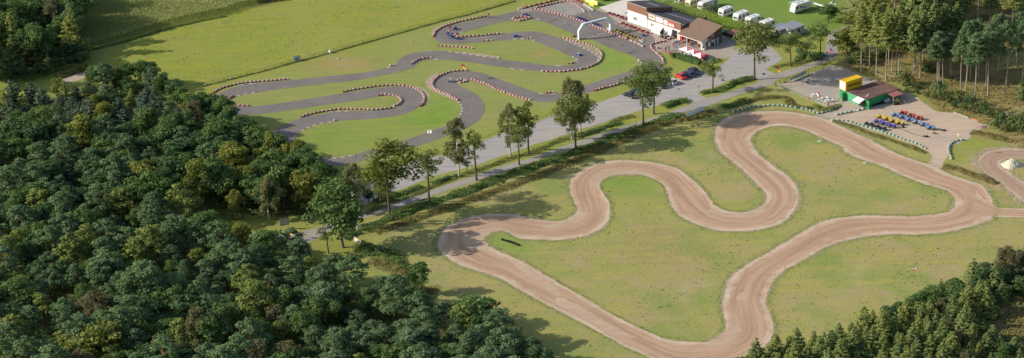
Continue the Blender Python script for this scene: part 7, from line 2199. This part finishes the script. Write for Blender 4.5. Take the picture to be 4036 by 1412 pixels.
for k in range(5): mb.tube([(1.3 * math.cos(a), k * .35 - .7, 1.1 * math.sin(a)) for a in [PI * i / 8 for i in range(9)]], .035, 5)
mb.build('hoop', M_GREY, t); mb = MB(); mb.tube([(0, -.8, 1.1), (0, .8, 1.1)], .03, 5); mb.build('bar', M_GREY, t)
for s, lab in (('C 88,517', 'small red white block on the lawn left of the first hairpin'), ('B 2005,628', 'small orange block on the lawn above the upper leg'), ('L 125,270', 'small orange lamp on the lawn above the central hairpin'), ('K 1472,395', 'small orange lamp inside the central hairpin'), ('M 630,272', 'small orange lamp on the lawn by the feather flag'), ('T11 140,650', 'red post on the lawn beside the black saloon'), ('M 1402,665', 'orange topped green post in the ditch above the dirt track'), ('L 1505,785', 'orange post in the scrub by the lane')):
    t = thing('marker_lamp', lab, 'marker', W1(s)); mb = MB(); mb.lathe([(.001, .5), (.16, .5), (.17, .7), (.1, .82), (.001, .84)], 9); mb.build('head', M_ORANGE if 'red' not in lab else M_RED, t); mb = MB(); mb.tube([(0, 0, 0), (0, 0, .55)], .05, 5); mb.build('post', M_GREY, t)
MK = []
for a in '42,770 92,700 153,458 195,375 287,312 628,115 762,72 903,67 1062,72 1180,75 1280,70 1366,52 1635,85 1517,130 1375,160 1035,168 935,172 838,187 750,212 682,243 430,383 373,428 340,478 320,525 320,577 347,635 362,700 353,758 296,842 183,898'.split():
    MK.append('R ' + a)
MK += ['T12 418,540', 'T12 527,618', 'T12 60,757', 'T12 136,642', 'S 1275,365', 'S 885,196', 'J 663,540', 'N 1480,712']
def make_stake():
    t = thing('track_marker', None, 'marker')
    mb = MB(); mb.tube([(0, 0, 0), (0, 0, .35)], .03, 5); mb.build('stake', M_GREY, t)
    mb = MB(); mb.hexa([(-.09, -.02, .22), (.09, -.02, .22), (.09, .02, .22), (-.09, .02, .22), (-.07, -.02, .95), (.09, -.02, .95), (.09, .02, .95), (-.07, .02, .95)]); mb.build('plate', M_YELLOW, t)
    return t
ST = Series(make_stake)
r = random.Random(5)
for a in MK:
    o = put(ST, a, r.uniform(-.4, .4), 'yellow marker plate on a short stake at the edge of the dirt track', 'yellow marker plates along the dirt track', 0)
    o.rotation_euler = (r.uniform(-.2, .2), r.uniform(-.05, .45), r.uniform(-.4, .4))

# ------------------------------------------------------------------ crops, scrub and grass (nobody could count them)
def stuff(name, me): return tag(link(name, me), kind='stuff')
def maize(name, poly, h, row, step, seed, leaf, size=.22, ang=-.44):
    q = np.random.default_rng(seed)
    P = smooth(WS(poly), 3, True) if isinstance(poly, str) else poly
    A = np.array([(p.x, p.y) for p in P]); c = A.mean(0)
    ca, sa = math.cos(ang), math.sin(ang)
    R_ = np.array([[ca, sa], [-sa, ca]]); U = (A - c) @ R_.T
    us = np.arange(U[:, 0].min(), U[:, 0].max(), step); vs = np.arange(U[:, 1].min(), U[:, 1].max(), row)
    G = np.stack(np.meshgrid(us, vs), -1).reshape(-1, 2); G += q.normal(size=G.shape) * .07
    Wd = G @ R_ + c
    k = inside(P, Wd[:, 0], Wd[:, 1])
    Wd = Wd[k]
    C, Nn, S, T = [], [], [], []
    for lv in range(7):
        n = len(Wd)
        z = h * (.18 + .13 * lv) * q.uniform(.92, 1.08, n)
        a = q.uniform(0, 6.28, n)
        C.append(np.stack([Wd[:, 0] + .2 * np.cos(a), Wd[:, 1] + .2 * np.sin(a), z], 1))
        up = .15 + (lv > 4) * .1
        Nn.append(np.stack([np.cos(a) * .8, np.sin(a) * .8, np.full(n, up + .3)], 1) + q.normal(size=(n, 3)) * .35)
        S.append(size * q.uniform(.6, 1.2, n) * (.8 if lv > 5 else 1)); T.append(.1 + lv * .13 + q.uniform(-.15, .15, n))
    for lv in range(3):                                              # tassels and top leaves
        n = len(Wd); a = q.uniform(0, 6.28, n)
        C.append(np.stack([Wd[:, 0] + .16 * np.cos(a), Wd[:, 1] + .16 * np.sin(a), h * (.98 + .04 * lv) * q.uniform(.93, 1.07, n)], 1))
        Nn.append(np.array([-.45, -.35, .75]) + q.normal(size=(n, 3)) * .35); S.append(size * q.uniform(.6, 1.1, n)); T.append(q.uniform(.75, 1.1, n))
    return stuff(name, leaf_mesh(name, np.concatenate(C), np.concatenate(Nn), np.concatenate(S), np.concatenate(T), leaf, .5, seed))


L_MAIZE = mat_leaf('ripening maize', (.085, .155, .05), (.385, .395, .155), (.2, .2, .08), .25, 0)
L_MAIZEG = mat_leaf('green maize', (.07, .15, .03), (.27, .37, .07), (.2, .2, .08), .3, 0)
maize('maize_field_crop', CORN, 2.3, .75, .42, 1, L_MAIZE)
maize('maize_strip_crop', [rel(hall, *q_) for q_ in ((-6, 13.5), (22, 13.2), (42, 12.8), (42, 18.2), (20, 18.4), (-6, 17.6))], 2.5, .55, .34, 2, L_MAIZEG, .21, math.radians(-48))
L_DITCH = mat_leaf('ditch plants', (.085, .155, .05), (.235, .30, .10), (.1, .12, .04), .32, 0)
L_BRACKEN = mat_leaf('autumn bracken', (.150, .140, .048), (.33, .28, .105), (.2, .17, .06), .25, 0)
L_GRASS = mat_leaf('rough grass', (0.115, 0.149, 0.041), (0.304, 0.304, 0.101), (0.270, 0.270, 0.095), .2, 0)
L_HEATH = mat_leaf('heath grass', (.20, .155, .06), (.40, .32, .15), (.3, .25, .1), .2, 0)
L_TUFT = mat_leaf('dark grass tufts', (0.101, 0.149, 0.038), (0.176, 0.223, 0.061), (0.135, 0.176, 0.054), .2, 0)
def scrub(s, w_, h_, per, leaf, size, seed, name='ditch_vegetation', rag=.6): return stuff(name, foliage_strip(name, s, w_, h_, per, leaf, size, seed, 0, rag))
scrub('T9 1120,690 1440,560 N 640,625 760,580 900,522 1060,478 1200,425 1300,385 1440,338 1600,280 1800,212 M 420,880 560,835 700,800 785,780', 4.6, 1.2, 190, L_DITCH, .2, 1, rag=1.0)
scrub('N 560,700 700,655 900,590 1060,535 1200,480 1400,415 1600,335 1800,255 M 560,868 760,830 900,800 1080,745', 4.4, .8, 130, L_BRACKEN, .17, 2, 'bracken')
scrub('M 1150,715 1250,690 1340,655 1410,645', 3.4, 1.5, 200, L_DITCH, .17, 3)
scrub('M 1340,668 1480,625 1650,605 1802,612 H 250,470 330,500 440,520', 3.0, .8, 140, L_BRACKEN, .15, 4, 'bracken')
scrub('H 470,490 560,535 620,520 690,488', 3.0, .8, 150, L_GRASS, .14, 41, 'rough_grass')
scrub('T9 1440,340 N 640,530 760,492 830,465 960,405 1180,330 1300,290 L 760,870 1000,800 1200,715 1400,655 1600,590 M 60,840 250,790', 3.0, .45, 110, L_GRASS, .14, 5, 'rough_grass')
scrub('N 560,525 660,490 760,465 840,430', 3.2, 1.3, 160, L_DITCH, .17, 6)
scrub('N 900,415 960,400 1010,375', 2.6, 1.2, 150, L_DITCH, .17, 61)
scrub('L 1350,690 1480,640 1560,610 1700,570', 2.6, .9, 120, L_DITCH, .15, 62)
scrub('M 550,705 640,675 720,650 800,640', 3.6, 1.3, 200, L_DITCH, .17, 7)
scrub('M 930,565 1040,545 1160,515 1240,480 1330,440 1460,410', 3.2, 1.0, 170, L_DITCH, .17, 8)
scrub('F 960,740 1100,710 1250,690 1400,650 1500,600', 2.6, .6, 110, L_GRASS, .15, 9, 'rough_grass')
scrub('F 1210,690 1300,600 1400,640 1500,610', 2.6, 1.4, 170, L_DITCH, .17, 91)
scrub('K 0,284 150,245 450,170 720,94 950,34 C 430,252 700,187 1100,72 1300,12', .7, .45, 45, L_TUFT, .13, 10, 'rough_grass')
scrub('A 430,262 600,222 720,186 850,148 1000,112 1150,82', 1.6, .5, 60, L_TUFT, .16, 11, 'rough_grass')
scrub('X 1010,12 1080,2 1160,-10', 3.5, 2.2, 160, L_BRACKEN, .2, 12, 'hedgerow_scrub')
scrub('J 110,290 200,310 300,345 420,395 560,440 700,485 830,530 930,575', 2.4, .3, 100, L_BRACKEN, .14, 13, 'bracken')
scrub('J 1080,690 1200,710 1330,760 1450,800 1560,850', 3.6, .6, 120, L_BRACKEN, .15, 14, 'bracken')
scrub('J 1330,385 1430,400 1560,430 1700,470', 4.0, .5, 130, L_BRACKEN, .16, 15, 'bracken')
scrub('Q 560,110 650,180 760,170 830,260 900,290', 5.5, 1.3, 190, L_DITCH, .18, 16)
scrub('Q 620,230 800,270 880,340 960,430 1100,440', 6.0, .9, 170, L_BRACKEN, .17, 17, 'bracken')
scrub('T14 330,640 450,690 620,700 760,730 900,770 1060,790', 3.0, .8, 140, L_GRASS, .16, 18, 'rough_grass')
scrub('T10 560,770 700,730 880,680', 3.0, 1.8, 150, L_BRACKEN, .2, 19, 'bracken')


def tufts(name, poly, n, leaf, size, h, seed, holes=(), cl=.04, thr=.5):
    q = np.random.default_rng(seed)
    P = smooth(WS(poly), 3, True) if isinstance(poly, str) else poly
    A = np.array([(p[0], p[1]) for p in P])
    X, Y = q.uniform(A[:, 0].min(), A[:, 0].max(), n * 4), q.uniform(A[:, 1].min(), A[:, 1].max(), n * 4)
    k = inside(P, X, Y)
    for hh in holes: k &= ~inside(hh, X, Y)
    dens = np.sin(X * cl * 3.1 + seed) * np.sin(Y * cl * 2.3 + seed * 2) + .6 * np.sin(X * cl * 7 - Y * cl * 5)
    k &= (dens * .5 + .5 + q.uniform(-.5, .5, len(X))) > thr
    X, Y = X[k][:n], Y[k][:n]
    m = 7
    C = np.stack([np.repeat(X, m), np.repeat(Y, m), np.zeros(len(X) * m)], 1)
    C[:, :2] += q.normal(size=(len(C), 2)) * size * .8; C[:, 2] = h * q.random(len(C))
    return stuff(name, leaf_mesh(name, C, q.normal(size=C.shape) * .35 + np.array([-.25, -.15, .9]), size * q.uniform(.6, 1.3, len(C)), q.random(len(C)), leaf, .7, seed))


INF = "N 960,700 1100,560 M 400,900 1100,700 1560,560 H 300,520 J 400,560 1200,830 1802,1000 X 4080,950 3300,1330 2900,1300 2500,1420 1900,1200 1700,1050"
roads = []
for legs, g in ((DIRT, 1.2), (SMALL, 1.2)):
    for P, Q in legs:
        a, b = smooth(WS(P), 1.5), smooth(WS(Q), 1.5); n = 24
        a, b = resample(a, n), resample(b, n)
        a, b = [x + (x - y).normalized() * g for x, y in zip(a, b)], [y + (y - x).normalized() * g for x, y in zip(a, b)]
        roads.append(a + b[::-1])
YP = smooth(WS(YARD), 2, True)
tufts('grass_tufts', INF, 800, L_TUFT, .14, .16, 3, roads + [YP], .05, .92)
tufts('dry_grass', INF, 1500, L_GRASS, .10, .08, 4, roads + [YP], .03, .35)
tufts('meadow_grass', MEADOW, 3500, L_GRASS, .12, .10, 5, [], .05, .5)
tufts('heath_undergrowth', HEATH, 9000, L_HEATH, .2, .35, 6, [], .06, .35)
tufts('green_undergrowth', HEATH, 2200, L_DITCH, .22, .6, 7, [], .08, .8)
tufts('forest_undergrowth', WOOD_N, 4500, L_DITCH, .3, 1.1, 8, [smooth(WS(GLADE), 3, True)], .06, .3)
tufts('forest_undergrowth', WOOD_S, 5000, L_DITCH, .3, 1.1, 9, [], .06, .3)
tufts('clearing_brush', CLEAR, 900, L_BRACKEN, .26, .5, 10, [], .06, .3)
# ragged grass and stones along both sides of the dirt tracks
q = np.random.default_rng(77)
E_ = []
for legs in (DIRT, SMALL):
    for P, Q in legs:
        for s in (P, Q):
            e = smooth(WS(s), .5); o_ = smooth(WS(Q if s is P else P), .5); o_ = resample(o_, len(e))
            for a, b in zip(e, o_):
                d = (a - b).normalized()
                for _ in range(5): E_.append(a + d * q.gamma(2.2, .42) + Vector((q.normal() * .25, q.normal() * .25, 0)))
C = np.array([(p.x, p.y, .02 + .14 * q.random()) for p in E_])
stuff('verge_grass', leaf_mesh('verge_grass', C, q.normal(size=C.shape) * .35 + np.array([-.25, -.15, .9]), .14 * q.uniform(.5, 1.3, len(C)), q.random(len(C)) * .9, L_GRASS, .7, 5))

# shrubs one can tell apart
for s, h, r_, k, lab in [('M 1258,470', 1.7, 1.3, 'shrub', 'bright round bush on the tip of the grass island by the junction'), ('F 660,885', 1.4, 1.3, 'shrub', 'pale green bush at the foot of the largest oak'),
                         ('F 1415,655', 2.6, 2.6, 'darkshrub', 'dark dense bush at the inner bend of the lane'), ('F 1290,590', 2.0, 2.0, 'darkshrub', 'dark bush behind the thin crowned oak'),
                         ('T9 1180,600', 1.4, 1.6, 'shrub', 'low bush in the verge under the light blue flag'), ('Q 690,165', 1.6, 1.1, 'willow', 'pale grey flowering bush beside the mixed banner'),
                         ('L 1375,665', 1.0, 1.0, 'shrub', 'low bush at the foot of the slim white birch'), ('N 1040,372', .9, .8, 'willow', 'small grey bush at the foot of the weeping birch')]:
    plant(k, W1(s), h, r_, lab)
SHR = [('J 770,30', 1.6), ('J 850,45', 1.8), ('J 940,70', 2.0), ('J 1010,95', 2.2), ('J 1060,60', 4.0), ('J 1130,120', 2.0), ('J 1090,110', 3.6), ('J 1180,165', 2.2), ('J 1230,110', 3.6), ('J 1260,180', 2.0), ('J 1330,150', 4.0), ('J 1340,215', 2.4),
       ('J 1420,205', 3.6), ('J 1450,225', 2.6), ('J 1480,250', 2.4), ('J 1580,290', 3.4), ('J 1640,330', 4.2), ('J 1700,360', 4.2), ('J 1760,390', 4.0), ('J 1560,340', 2.2), ('J 1620,380', 2.4), ('J 1800,300', 3.6), ('J 1790,100', 6.0),
       ('I 370,570', 4.5), ('I 300,520', 4.2), ('I 250,560', 2.2), ('I 420,560', 3.0), ('I 480,520', 3.4), ('I 560,500', 3.6), ('I 740,765', 4.6), ('I 850,790', 2.0), ('I 940,650', 2.0), ('I 1000,640', 1.6), ('I 790,470', 3.0), ('I 950,620', 1.8)]
for i, (s, h) in enumerate(SHR):
    yard = s[0] == 'J'
    if h > 5.5:
        plant('spruce', W1(s), 8, 2.2, 'single dark spruce beside the heath at the frame edge'); continue
    plant(['shrub', 'darkshrub', 'shrub'][i % 3], W1(s), h, h * random.uniform(.5, .7), ('green shrub in the scrub belt between quad yard and heath' if yard else 'green shrub under the tall larches beside the gravel yard'), ('shrubs of the scrub belt by the quad yard' if yard else 'shrubs under the larches'))
sheet('sandy_path', ["T10 540,815 640,770 740,735 850,715 880,740 780,790 650,815"], .012, M_YARD, jit=.1)
sheet('bare_patch_ground', ["T4 850,600 980,568 1200,640 1500,740 1420,830 1330,800 1150,700 1000,650"], .012, M_VERGE, jit=.2)
